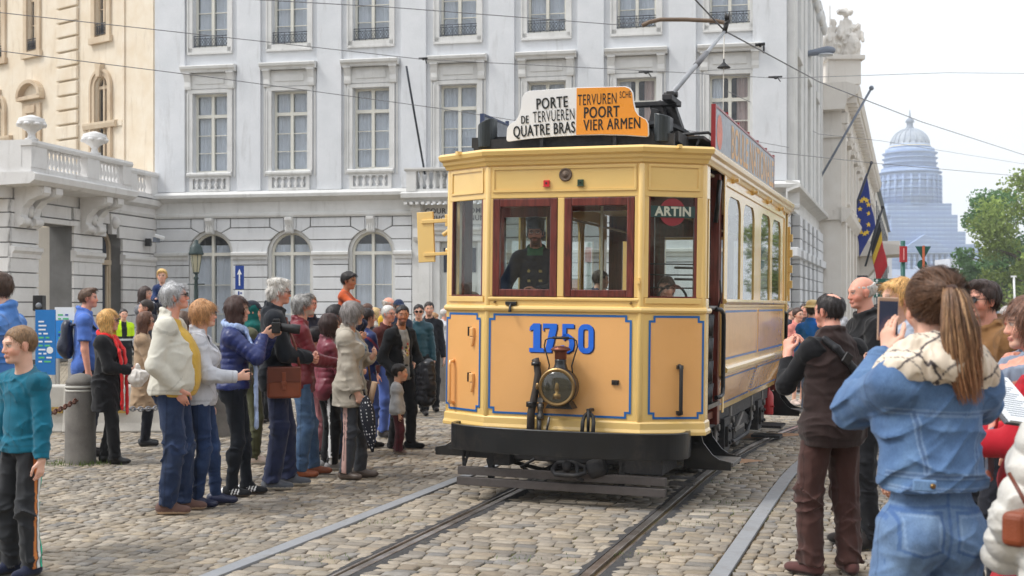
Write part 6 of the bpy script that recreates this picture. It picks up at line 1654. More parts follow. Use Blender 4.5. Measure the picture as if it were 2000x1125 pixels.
part('door_leather', MB().tube([(HB_ - .02, 1.08, 2.8), (HB_ - .03, 1.06, 2.6), (HB_ - .05, 1.07, 2.42)], .022, 7), BLK)
gt = MB()                                       # folded lattice gate in the entrance
for k in range(5): y = .56 + .065 * k; gt.bx(HB_ - .045, HB_ - .02, y, y + .022, .80, 1.60)
for k in range(4):
 y = .56 + .065 * k
 for z in (.9, 1.1, 1.3, 1.5): gt.tube([(HB_ - .018, y, z - .09), (HB_ - .018, y + .08, z + .09)], .006, 5); gt.tube([(HB_ - .046, y + .08, z - .09), (HB_ - .046, y, z + .09)], .006, 5)
o = part('folding_gate', gt, BLK, weld=False)
part('gate_hoop', MB().tube([(HB_ - .01, .90, 1.64), (HB_ + .02, 1.0, 1.64), (HB_ + .03, 1.08, 1.60), (HB_ + .03, 1.10, 1.52), (HB_ + .03, 1.10, .95), (HB_ + .03, 1.08, .88), (HB_ + .02, 1.0, .86), (HB_, .90, .86)], .020, 9).bx(HB_ - .03, HB_, .52, 1.12, .78, .82), BLK, o)
part('gate_rail', MB().tube([(HB_ - .03, .5, 1.655), (HB_ - .03, 1.1, 1.655)], .018, 8), GRYM, o)
part('brake_wheel', MB().tube([(.80 + .13 * math.cos(a), .70, 1.72 + .13 * math.sin(a)) for a in [2 * PI * k / 16 for k in range(17)]], .012, 6).tube([(.8, .72, .72), (.8, .72, 1.7)], .03, 8).tube([(.85, .55, 1.90), (1.02, .7, 1.90)], .012, 6).tube([(.85, .55, 2.0), (1.02, .7, 2.0)], .012, 6).tube([(HB_ + .0, 1.05, 1.90), (HB_ + .02, 1.0, 1.75), (HB_ - .02, 1.04, 1.64)], .008, 6), IRON)
part('controller', MB().bx(-.42, -.02, .20, .50, .72, 1.60).lathe([(.16, 0), (.16, .05), (.12, .08)], 18, (-.22, .35, 1.60)).tube([(-.22, .35, 1.68), (-.05, .30, 1.74)], .015, 7), BLK, bevel=.03)
part('window_guard_rail', MB().tube([(HC - .08, .10, 2.02), (HB_ - .04, .36, 2.02)], .006, 5).tube([(HC - .08, .10, 1.93), (HB_ - .04, .36, 1.93)], .006, 5).tube([(HC - .08, .10, 1.82), (HB_ - .04, .36, 1.82)], .006, 5), IRON)
part('inner_pole', MB().tube([(.26, .30, .72), (.26, .30, 2.8)], .012, 8).tube([(-1.06, .34, .72), (-1.06, .34, 2.8)], .012, 8), paint('worn_paint_pole', lin(214, 206, 184), .4, .1, 12))
part('inner_door_post', MB().bx(-1.13, -1.07, .46, .66, .72, 2.8), MAHO)
WV = [(1.45, 2.24), (2.42, 3.20), (3.71, 4.50), (4.70, 5.50)]; WZ0, WZ1 = 1.735, 2.70
def side(sgn):
 MM = Matrix(((0, 0 - sgn * 1.0, 0, sgn * HB_), (1, 0, 0, 0), (0, 0, 1, 0), (0, 0, 0, 1)))    # local x along car, -y outward
 T_ = lambda q: [tuple(MM @ Vector(c)) for c in q.v]
 q = MB(); wall_holes(q, 1.20, SIDE_L, 1.69, 2.90, [(a, b, WZ0, WZ1 - .0, False) for a, b in WV], .0, .022)
 for a, b in WV:                               # curved heads of the lights
  r = .17
  for (xc, s2_) in ((a + r, -1), (b - r, 1)):
   pts = [(xc + s2_ * r * math.sin(R(w_)), WZ1 - r + r * math.cos(R(w_))) for w_ in range(0, 91, 15)]
   q.prism_y(pts + [(xc + s2_ * r, WZ1)], .0005, .020)
 q.v = T_(q); s_ = part('side_frame', q, YEL)
 for a, b in WV:
  q = MB().bx(a, b, .012, .015, WZ0, WZ1); q.v = T_(q); part('pane', q, TGL, s_)
 q = MB().bx(1.20, SIDE_L, .0, .05, 1.03, 1.69).bx(1.2, 1.27, -.012, 0, .70, 2.86).bx(SIDE_L - .07, SIDE_L, -.012, 0, .60, 2.86).bx(1.27, SIDE_L - .07, -.015, 0, 2.77, 2.81)
 q.v = T_(q); part('side_panel', q, YEL, bevel=.005)
 q = MB().prism_x([(0.0, 1.69), (-.03, 1.692), (-.04, 1.71), (-.03, 1.735), (0, 1.735)], 1.20, SIDE_L); q.prism_x([(0, 1.655), (-.012, 1.66), (-.012, 1.685), (0, 1.69)], 1.22, SIDE_L - .02)
 q.prism_x([(.0, 1.06), (-.05, 1.065), (-.055, 1.10), (-.03, 1.12), (0, 1.12)], 1.20, SIDE_L + .02); q.v = T_(q); part('belt_rail', q, YEL, bevel=.004)
 for x0, x1 in ((1.30, 3.44), (3.54, 5.78)):
  q = MB().bx(x0, x1, -.004, .0005, 1.17, 1.635); q.v = T_(q); o = part('panel', q, ORA)
  l_ = MB(); mb_put(l_, stroke_mb([(x0 + .03, 1.185), (x1 - .03, 1.185)], .020), Matrix.Translation((0, -.0062, 0))); mb_put(l_, stroke_mb([(x0 + .03, 1.62), (x1 - .03, 1.62)], .020), Matrix.Translation((0, -.0062, 0))); mb_put(l_, stroke_mb([(x0 + .008, 1.22), (x0 + .008, 1.59)], .01), Matrix.Translation((0, -.0062, 0))); mb_put(l_, stroke_mb([(x1 - .008, 1.22), (x1 - .008, 1.59)], .01), Matrix.Translation((0, -.0062, 0)))
  l_.v = T_(l_); part('lining', l_, BLU, o, recalc=False)
 tl = math.atan2(.10, .36); MR = MM @ Matrix.Translation((0, 0, 1.055)) @ Matrix.Rotation(tl, 4, 'X')
 q = MB().bx(1.22, SIDE_L, .0, .04, -.40, .0); q.v = [tuple(MR @ Vector(c)) for c in q.v]; part('rocker_panel', q, YEL, bevel=.004)
 for x0, x1 in ((1.30, 3.44), (3.54, 5.78)):
  q = MB().bx(x0, x1, -.004, .0005, -.335, -.03); q.v = [tuple(MR @ Vector(c)) for c in q.v]; o = part('panel', q, ORA)
  l_ = MB();
  for zz in (-.05, -.32): mb_put(l_, stroke_mb([(x0 + .02, zz), (x1 - .02, zz)], .018), Matrix.Translation((0, -.0062, 0)))
  l_.v = [tuple(MR @ Vector(c)) for c in l_.v]; part('lining', l_, BLU, o, recalc=False)
 l_ = MB(); c0 = 3.49
 for k in range(9):
  z = -.06 - k * .03; mb_put(l_, stroke_mb([(c0 - .07 + .03 * (k % 2), z), (c0 + .07 - .02 * (k % 3), z - .006)], .012), Matrix.Translation((0, -.0075, 0)))
 for sx in (-1, 1): mb_put(l_, stroke_mb([(c0 + sx * .08, -.05), (c0 + sx * .05, -.16), (c0 + sx * .09, -.3)], .012), Matrix.Translation((0, -.0075, 0)))
 l_.v = [tuple(MR @ Vector(c)) for c in l_.v]; part('monogram', l_, BLU, recalc=False)
 for x in (1.7, 3.0, 4.2, 5.3):
  q = MB().lathe([(.035, 0), (.03, .02), (.015, .03), (.015, .05), (.025, .06)], 10, M=MM @ Matrix.Translation((x, 0, 2.86)) @ Matrix.Rotation(R(90), 4, 'X')); part('vent_knob', q, YEL)
side(1); side(-1)
m = MB().bx(HB_ - .05, HB_, SIDE_L + .36, SIDE_L + .44, .62, 2.86).bx(-HB_, -HB_ + .05, SIDE_L + .36, SIDE_L + .44, .62, 2.86)
part('rear_posts', m, YEL, bevel=.006)
PR = [(HB_ - .01, SIDE_L + .46), (HB_ - .05, SIDE_L + .85), (.65, SIDE_L + 1.2), (-.65, SIDE_L + 1.2), (-HB_ + .05, SIDE_L + .85), (-HB_ + .01, SIDE_L + .46)]
part('rear_apron', MB().sweep([(0, .60), (0, 1.735), (-.05, 1.735), (-.05, .60)], PR).sweep([(0, 2.575), (0, 2.9), (-.05, 2.9), (-.05, 2.575)], PR), YEL)
m = MB()
for x, y in PR[1:5]: m.bx(x - .035, x + .035, y - .05, y - .01, 1.735, 2.575)
m.bx(-.03, .03, SIDE_L + 1.15, SIDE_L + 1.2, 1.735, 2.575); part('rear_posts', m, YEL)
part('rear_gate', MB().bx(HB_ - .04, HB_ - .02, SIDE_L + .06, SIDE_L + .10, .7, 2.8).tube([(HB_ - .02, SIDE_L + .12, 1.6), (HB_, SIDE_L + .3, 1.58), (HB_, SIDE_L + .33, 1.5), (HB_, SIDE_L + .33, .9)], .02, 8).bx(HB_ - .05, HB_ - .03, SIDE_L + .1, SIDE_L + .34, .8, 1.55), BLK)
part('saloon_floor', MB().bx(-1.0, 1.0, 1.25, SIDE_L, .66, .72), WOODI); part('ceiling', MB().prism_z([(-1.09, .33), (-.66, .07), (.66, .07), (1.09, .33), (1.09, SIDE_L + .4), (-1.09, SIDE_L + .4)], 2.83, 2.85), CREAMI)
for sx in (-1, 1):
 part('bench', MB().bx(sx * .72, sx * 1.08, 1.4, 5.7, 1.10, 1.16).bx(sx * 1.0, sx * 1.09, 1.4, 5.7, 1.16, 1.68).bx(sx * .76, sx * .8, 1.4, 5.7, .72, 1.1), WOODI, bevel=.01)
 part('hand_rail', MB().tube([(sx * .6, 1.3, 2.55), (sx * .6, 5.8, 2.55)], .014, 6), BRASS)
part('solebar', MB().bx(-1.0, 1.0, 1.0, 6.2, .52, .66), BLKM)
tr = MB()
for sx in (-1, 1):
 tr.bx(sx * .86, sx * .92, 1.9, 5.3, .30, .42).bx(sx * .86, sx * .92, 1.9, 5.3, .46, .52)
 for y in (2.3, 4.7):
  tr.bx(sx * .84, sx * 1.04, y - .17, y + .17, .22, .56); tr.bx(sx * 1.04, sx * 1.07, y - .12, y + .12, .28, .48)
  for dy in (-.32, .32):
   for k in range(5): tr.lathe([(.07, 0), (.075, .02), (.06, .035)], 12, (sx * .94, y + dy, .36 + .045 * k))
   tr.bx(sx * .90, sx * .98, y + dy - .05, y + dy + .05, .28, .36)
  tr.box((sx * .95, y + .6, .40), (.05, .5, .07), (.25 * 1, 0, 0)); tr.box((sx * .95, y - .55, .38), (.04, .4, .12), (-.2, 0, 0))
  for k in range(4): tr.ell((sx * 1.08, y - .08 + .16 * (k % 2), .32 + .12 * (k // 2)), (.02, .02, .02), 6, 4)
 tr.bx(sx * .80, sx * .98, 3.1, 3.9, .26, .50); tr.tube([(sx * .96, 2.6, .34), (sx * .99, 3.0, .24), (sx * .99, 4.0, .24), (sx * .96, 4.4, .34)], .025, 7)
 for y in (1.45, 1.6): tr.tube([(sx * .95, y, .62), (sx * .97, y + .1, .30)], .02, 6)
part('truck_frame', tr, BLKM, bevel=.006)
sp = MB()
for sx in (-1, 1):
 for y in (1.86, 2.74, 4.26, 5.14): sp.bx(sx * .99, sx * 1.01, y - .05, y + .05, .36, .64); sp.lathe([(.035, 0), (.035, .03)], 10, M=Matrix.Translation((sx * 1.01, y, .50)) @ Matrix.Rotation(R(90 * sx), 4, 'Y'))
 sp.bx(sx * 1.0, sx * 1.03, 2.9, 3.5, .36, .40); sp.box((sx * 1.02, 3.2, .44), (.02, .5, .05), (.3, 0, 0))
part('hangers', sp, GRYM, bevel=.003)
for sx in (-1, 1):
 for y in (2.3, 4.7):
  w_ = part('wheel', MB().lathe([(.05, -.06), (.30, -.05), (.31, -.06), (.37, -.06), (.385, -.055), (.40, .0), (.40, .02), (.375, .03), (.37, .06), (.31, .06), (.30, .04), (.08, .05), (.05, .09)], 30, M=Matrix.Translation((sx * .725, y, .385)) @ Matrix.Rotation(R(-90 * sx), 4, 'Y')), GRYM)
part('fire_bottle', MB().lathe([(.065, 0), (.07, .02), (.07, .24), (.05, .29), (.025, .31), (.025, .34)], 14, (1.0, 5.72, .30)).bx(.92, 1.08, 5.66, 5.70, .40, .42), gloss('extinguisher_red', lin(178, 34, 40), .35, .2))
part('sand_pipe', MB().tube([(.75, 1.7, .5), (.74, 1.9, .2), (.73, 1.95, .08)], .02, 7).tube([(.75, 5.3, .5), (.74, 5.2, .2), (.73, 5.1, .08)], .02, 7).bx(.9, 1.2, 5.4, 5.9, .16, .19).bx(.85, 1.2, 5.3, 5.6, .05, .08), BLKM)
RP = [(x, 3.0 + .16 * (1 - (x / 1.12) ** 2)) for x in [-1.12 + 2.24 * k / 12 for k in range(13)]]
m = MB(); ys = [(.06, .66, .02), (.30, 1.06, .05), (.8, 1.10, .09), (1.3, 1.12, .13), (SIDE_L, 1.12, .13), (SIDE_L + .9, 1.02, .06), (SIDE_L + 1.15, .6, .02)]; vs = []
for (yy, hw, cr) in ys: vs += [(hw * (k / 6 - 1), yy, 2.995 + cr * (1 - (k / 6 - 1) ** 2)) for k in range(13)]
m.add(vs, [(13 * i + k, 13 * i + k + 1, 13 * i + 14 + k, 13 * i + 13 + k) for i in range(len(ys) - 1) for k in range(12)], True); part('roof', m, ROOF)
m = MB().prism_y([(-.72, 3.06), (-.72, 3.26), (-.60, 3.33), (.60, 3.33), (.72, 3.26), (.72, 3.06)], 1.35, 5.8).prism_y([(-.80, 3.262), (-.62, 3.345), (.62, 3.345), (.80, 3.262), (.80, 3.29), (.63, 3.375), (-.63, 3.375), (-.80, 3.29)], 1.2, 5.95); part('clerestory', m, ROOF)
m = MB().prism_y([(-.5, 3.14), (-.5, 3.20), (.5, 3.20), (.5, 3.14)], .25, .5).bx(-.9, .9, .22, .26, 3.02, 3.12).bx(-.95, .92, .30, .75, 3.06, 3.15); part('sign_base', m, BLKM)
part('roof_tan_patch', MB().bx(.78, .80, 1.0, 1.7, 3.08, 3.2).bx(.5, .9, 1.3, 1.32, 3.10, 3.24), paint('tan_wood', lin(150, 116, 70), .6, .1, 6))
part('plank_walk', MB().bx(.80, 1.06, .7, 1.6, 3.13, 3.155).tube([(.85, .72, 3.14), (.88, .72, 3.02)], .012, 5).tube([(1.02, .72, 3.14), (.98, .72, 3.02)], .012, 5).bx(-1.06, -.8, .7, 3, 3.13, 3.155), BLKM)
for x in (-.80, .79):
 q = MB(); pr = [(x + .072 * math.cos(R(a)), .26 + .072 * math.sin(R(a))) for a in range(180, 361, 20)] + [(x + .072, .36), (x - .072, .36)]
 q.prism_z(pr, 3.05, 3.30); k0 = len(q.v) // 2
 sl = .09 if x < 0 else .06
 q.v = [(a, b, c + ((a - x) * (.45 if x < 0 else -.25) - .02 if c > 3.2 else 0)) for a, b, c in q.v]; o = part('roof_lamp_box', q, gloss('dark_green_box', lin(30, 38, 42), .4, .2), bevel=.006)
 part('lamp_leg', MB().bx(x - .05, x - .03, .3, .33, 2.98, 3.08).bx(x + .03, x + .05, .3, .33, 2.98, 3.08), BLKM, o)
hs_ = [(0, 0), (480, 10), (525, 30), (550, 70), (562, 170), (578, 235), (610, 290), (680, 330), (702, 370), (708, 470), (700, 490), (680, 495), (480, 475), (240, 462), (0, 458)]
k_ = .000897; zt0 = 3.53; Bx = .062
pts = [(x * k_, zt0 - y * k_) for x, y in hs_]; full = pts + [(-x, z) for x, z in pts[-2:0:-1]]
MB_ = Matrix.Translation((Bx, .16, 0))
def mm(q): q.v = [tuple(MB_ @ Vector(c)) for c in q.v]; return q
brd = part('destination_board', mm(MB().prism_y(full, .0, .02)), gloss('board_white', lin(232, 232, 232), .3, .2), bevel=.003)
hp_ = [(0.0, pts[0][1] - .006)] + [(x - .008 if x > .3 else x, z - .006 if i < 5 else z) for i, (x, z) in enumerate(pts[1:-1])] + [(0.0, pts[-1][1] + .006)]
hp_ = [(max(0, x), z if i not in (len(hp_) - 2, len(hp_) - 3, len(hp_) - 4) else z + .008) for i, (x, z) in enumerate(hp_)]
part('orange_half', mm(MB().prism_y(hp_, -.003, .0002)), gloss('board_orange', lin(232, 150, 48), .3, .2), brd, weld=False)
LET = gloss('board_letters', lin(22, 26, 24), .35, .1)
for s_, x, y, sz, sx_, bo in (('PORTE', -247, 142, .135, .66, .0012), ('DE', -520, 293, .098, .56, .0006), ('TERVUEREN', -225, 266, .138, .475, .0002), ('QUATRE BRAS', -325, 396, .138, .585, .001), ('TERVUREN', 205, 126, .132, .50, .0004), ('SCHE', 478, 92, .080, .50, .0003), ('POORT', 245, 250, .134, .66, .0012), ('VIER ARMEN', 350, 368, .134, .62, .0)):
 q = MB(); mb_put(q, text_mb(s_, sz, bo, sx_, 1.10), MB_ @ Matrix.Translation((x * k_, -.0055, zt0 - y * k_)) @ Matrix.Rotation(R(-2.5) if x < 0 else R(-.5), 4, 'Y')); part('lettering', q, LET, brd, recalc=False, weld=False)
 if bo > .0005 or 'ARM' in s_: q2 = MB(); mb_put(q2, q, Matrix.Translation((.0035, -.0004, 0))); part('lettering', q2, LET, brd, recalc=False, weld=False)
part('board_iron', MB().bx(Bx - .33, Bx - .30, .17, .2, 3.0, 3.12).bx(Bx + .32, Bx + .35, .17, .2, 3.0, 3.12), BLKM, brd)
for sgn in (1, -1):
 xb = sgn * 1.10; z0, z1 = 3.02, 3.45; y0, y1 = .98, 5.15
 q = MB().bx(xb - .012, xb + .012, y0, y1, z0, z1); bd = part('roof_advert_board', q, paint('faded_slate_paint', lin(62, 68, 82), .35, .2, 3, coat=.3, dirt=lin(150, 156, 168), dirt_amt=.5))
 q = MB().bx(xb - .02, xb + .02, y0 - .03, y0, z0 - .03, z1 + .02).bx(xb - .018, xb + .018, y0, y1, z1, z1 + .02).bx(xb - .015, xb + .015, y1, y1 + .02, z0, z1 + .05);
 for k in range(1, 6): q.box((xb, y0 + (y1 - y0) * k / 6, z1 + .03), (.03, .03, .04))
 part('board_edge', q, gloss('board_red', lin(140, 30, 36), .4, .2) if sgn > 0 else paint('board_blue_edge', lin(46, 60, 96), .5), bd)
 if sgn > 0:
  MT = Matrix(((0, -1, 0, xb + .0135), (1, 0, 0, (y0 + y1) / 2 + .42), (0, 0, 1, 3.235), (0, 0, 0, 1)))
  q = MB(); mb_put(q, text_mb('BOULE NATIONALE', .44, .008, .82, 1.0), MT); part('lettering', q, paint('advert_ochre', lin(206, 152, 74), .4, .2, 6, dirt=lin(210, 206, 200), dirt_amt=.5), bd, recalc=False, weld=False)
  q = MB();
  for (cy, cz, ra, rb) in ((1.22, 3.25, .15, .16),): q.add([(xb + .0132, cy + ra * math.cos(a), cz + rb * math.sin(a)) for a in [2 * PI * k / 20 for k in range(20)]], [tuple(range(20))])
  part('advert_mark', q, paint('advert_red_orange', lin(208, 96, 56), .4, .2, 7), bd, recalc=False)
 part('board_stay', MB().tube([(xb, 1.0, 3.18), (xb - sgn * .05, .99, 3.22), (xb - sgn * .3, .98, 3.21), (xb - sgn * .36, .98, 3.16)], .014, 7), BLKM, bd)
q_ = (MB().box((.36, 2.55, 3.78), (.62, .10, .05)).box((.62, 2.5, 3.80), (.10, .5, .06)).box((.20, 2.6, 3.58), (.10, .12, .46), (0, -.30, 0)).box((.50, 2.6, 3.58), (.13, .16, .46), (0, -.28, 0)).box((.62, 2.75, 3.58), (.12, .16, .48), (0, -.34, 0)).bx(.0, .95, 2.3, 3.0, 3.375, 3.41).box((.42, 2.5, 3.55), (.08, .08, .35), (0, .2, 0)))
q_.v = [(a - .22, b, c - .03) for a, b, c in q_.v]; tb = part('trolley_base', q_, BLKM, bevel=.008)
part('pole_hinge', MB().box((.39, 2.5, 3.81), (.07, .12, .10)).lathe([(.03, -.07), (.03, .07)], 10, M=Matrix.Translation((.39, 2.5, 3.83)) @ Matrix.Rotation(R(90), 4, 'Y')), IRON, tb)
bpy.context.view_layer.update()
MW = tram.matrix_world.copy(); MI = MW.inverted()
def wp(px, y, Y): return Vector(((px - 1000) / F * Y, Y, zat(y, Y)))
PT0 = MW @ Vector((.39, 2.5, 3.83)); PT1 = wp(1415, 62, 15.2)
a, b = MI @ PT0, MI @ PT1
def lerp(a, b, t): return a + (b - a) * t
pole = part('trolley_pole', MB().tube([a, lerp(a, b, .5), b], [.029, .026, .018], 10), paint('pole_grey', lin(150, 152, 156), .5, .12, 6, metal=.2), tb)
part('pole_sleeve', MB().tube([lerp(a, b, .42), lerp(a, b, .62)], .033, 10), paint('sleeve_grey', lin(104, 104, 108), .6, .1, 8), pole)
part('trolley_head', MB().tube([b, b + Vector((.03, .05, .16))], .03, 8).lathe([(.06, -.03), (.045, -.01), (.045, .01), (.06, .03)], 14, M=Matrix.Translation(b + Vector((.03, .05, .19))) @ Matrix.Rotation(R(90), 4, 'Y')).tube([b + Vector((.02, 0, -.02)), b + Vector((.0, 0, .1)), b + Vector((.06, 0, .14))], .012, 6), IRON, pole)
rp0 = b + Vector((0, -.02, -.05)); rp1 = Vector((rp0.x - .0, rp0.y, rp0.z - 1.9))
part('trolley_rope', MB().tube([rp0, rp1], .006, 5), paint('cotton_rope', lin(206, 200, 190), .9), pole)
part('rope_cone', MB().lathe([(.085, 0), (.075, .012), (.03, .05), (.012, .07), (.01, .11)], 14, (rp0.x, rp0.y, rp0.z - .40)), BLKM, pole)
def arm(MM, nm='signal_arm'):
 q = MB().box((0, 0, .0), (.16, .03, .46)).box((.10, -.005, .14), (.26, .045, .035)).box((.10, -.005, -.16), (.24, .045, .03)).box((.22, .0, .14), (.04, .05, .11)).lathe([(.022, -.06), (.022, .06)], 8, M=Matrix.Translation((.22, 0, .04)) @ Matrix.Rotation(R(60), 4, 'Y')).bx(.25, .275, -.02, .02, -.20, .16).lathe([(.02, -.04), (.02, .04)], 8, M=Matrix.Translation((.23, 0, -.13)) @ Matrix.Rotation(R(90), 4, 'Y'))
 q2 = MB(); mb_put(q2, q, MM); return part(nm, q2, YEL, bevel=.004)
arm(Matrix.Translation((-HB_ - .265, .40, 2.27)) @ Matrix.Rotation(R(-3), 4, 'Y'))
q = MB();
for k in range(4): q.box((HB_ + .03, SIDE_L + .42, 1.95 + .2 * k), (.06, .05, .10))
q.bx(HB_, HB_ + .03, SIDE_L + .40, SIDE_L + .44, 1.8, 2.7); part('folded_signal_arm', q, YEL, bevel=.006)
def W(I): return I['root'].matrix_basis.copy()
def wv(I, p): return W(I) @ Vector([float(q) for q in p])
MBLACK = paint('black_plastic', lin(28, 28, 30), .4, .1, 9); MTAN = paint('saddle_leather', lin(134, 66, 38), .42, .16, 7, .2); MTAN2 = paint('dark_saddle_leather', lin(104, 48, 28), .45, .16, 7, .2)
MPHW = paint('phone_white', lin(220, 220, 222), .3); MPHG = paint('phone_gold', lin(196, 164, 142), .3, .04, 8, metal=.5); MSCR = gloss('phone_screen', lin(44, 56, 84), .1, .6, .35); MPAPER = paint('paper', lin(232, 236, 240), .8, .03, 6)
t = NT('dotted_cloth'); t.set(rough=.7); v = t.coord('Object', scale=(38, 38, 30)); vo = t.n('ShaderNodeTexVoronoi'); vo.inputs['Scale'].default_value = 1.0; vo.inputs['Randomness'].default_value = .15; t.l(v, vo.inputs['Vector'])
t.base(t.ramp(vo.outputs['Distance'], [(.24, lin(224, 226, 230)), (.30, lin(26, 30, 44))])); MDOT = t.m
JEANS = dict(c=(54, 66, 92), kind='denim'); BLKT = dict(c=(34, 35, 40)); DNAVY = dict(c=(42, 50, 82))
def stripes(side, cols, x0=.0):
 """narrow vertical bands down the outside of one trouser leg (side: -1 left, 1 right)"""
 def mk(I):
  s = I['s']; l = I['L'][0 if side < 0 else 1]
  def f(P, c):
   t_ = np.clip((l['hip'][2] - P[:, 2]) / max(.1, (l['hip'][2] - l['an'][2])), 0, 1)
   ax = l['hip'][1] + (l['an'][1] - l['hip'][1]) * t_; out = (P[:, 0] - l['hip'][0]) * side > .02 * s
   for k, cl in enumerate(cols):
    y = P[:, 1] - ax - x0 - (k - (len(cols) - 1) / 2) * .026; c[out & (np.abs(y) < .010)] = lin(*cl)
   return c
  return f
 return mk
def bandpaint(fn):
 return lambda I: (lambda P, c: fn(I, P, c))
def phone(I, hand, label, mt, up=(0, 0, 1), size=(.072, .15, .009), scr=True, off=(0, 0, 0)):
 l = I['L'][hand]; s = I['s']; p = l['wr'] + l['fd'] * .10 * s + unit(l['pn']) * .035 * s + V3(*off)
 e = empty('phone', wv(I, p)); e.rotation_euler = I['root'].rotation_euler; tag(e, label, 'phone')
 MB().box((0, 0, 0), (size[0], size[2], size[1])).build('case', mt, e, bevel=.003)
 MB().box((0, -size[2] / 2 - .001, .0), (size[0] * .9, .002, size[1] * .82)).build('screen', MSCR, e); return e
def backpack(I, label, col, w=.28, h=.40, d=.14, x=0, z=1.2):
 e = empty('backpack', wv(I, I['up']((x, -.185, z)))); e.rotation_euler = I['root'].rotation_euler; tag(e, label, 'backpack')
 P = [cap(V3(0, 0, -h * .3), V3(0, 0, h * .28), V3(w / 2, d / 2, .1), V3(w / 2 * .85, d / 2 * .9, .1), k=.03), ball(V3(0, -d * .45, -h * .2), V3(w * .36, d * .3, h * .2), k=.04)]
 f = Field.of(P, .012).addall(P); f.f -= .006 * f.noise((.06, .06, .08), 3); surf(f, 'bag', e, MPUFF, lin(*col))
 m = MB()
 for sx in (-1, 1): m.tube([(sx * .09, .04, h * .35), (sx * .12, .14, h * .42), (sx * .135, .26, h * .38), (sx * .14, .31, .1)], .016, 6)
 col_obj(m, 'strap', col, MPUFF, e); return e
def carry(I, root_name='x'): pass

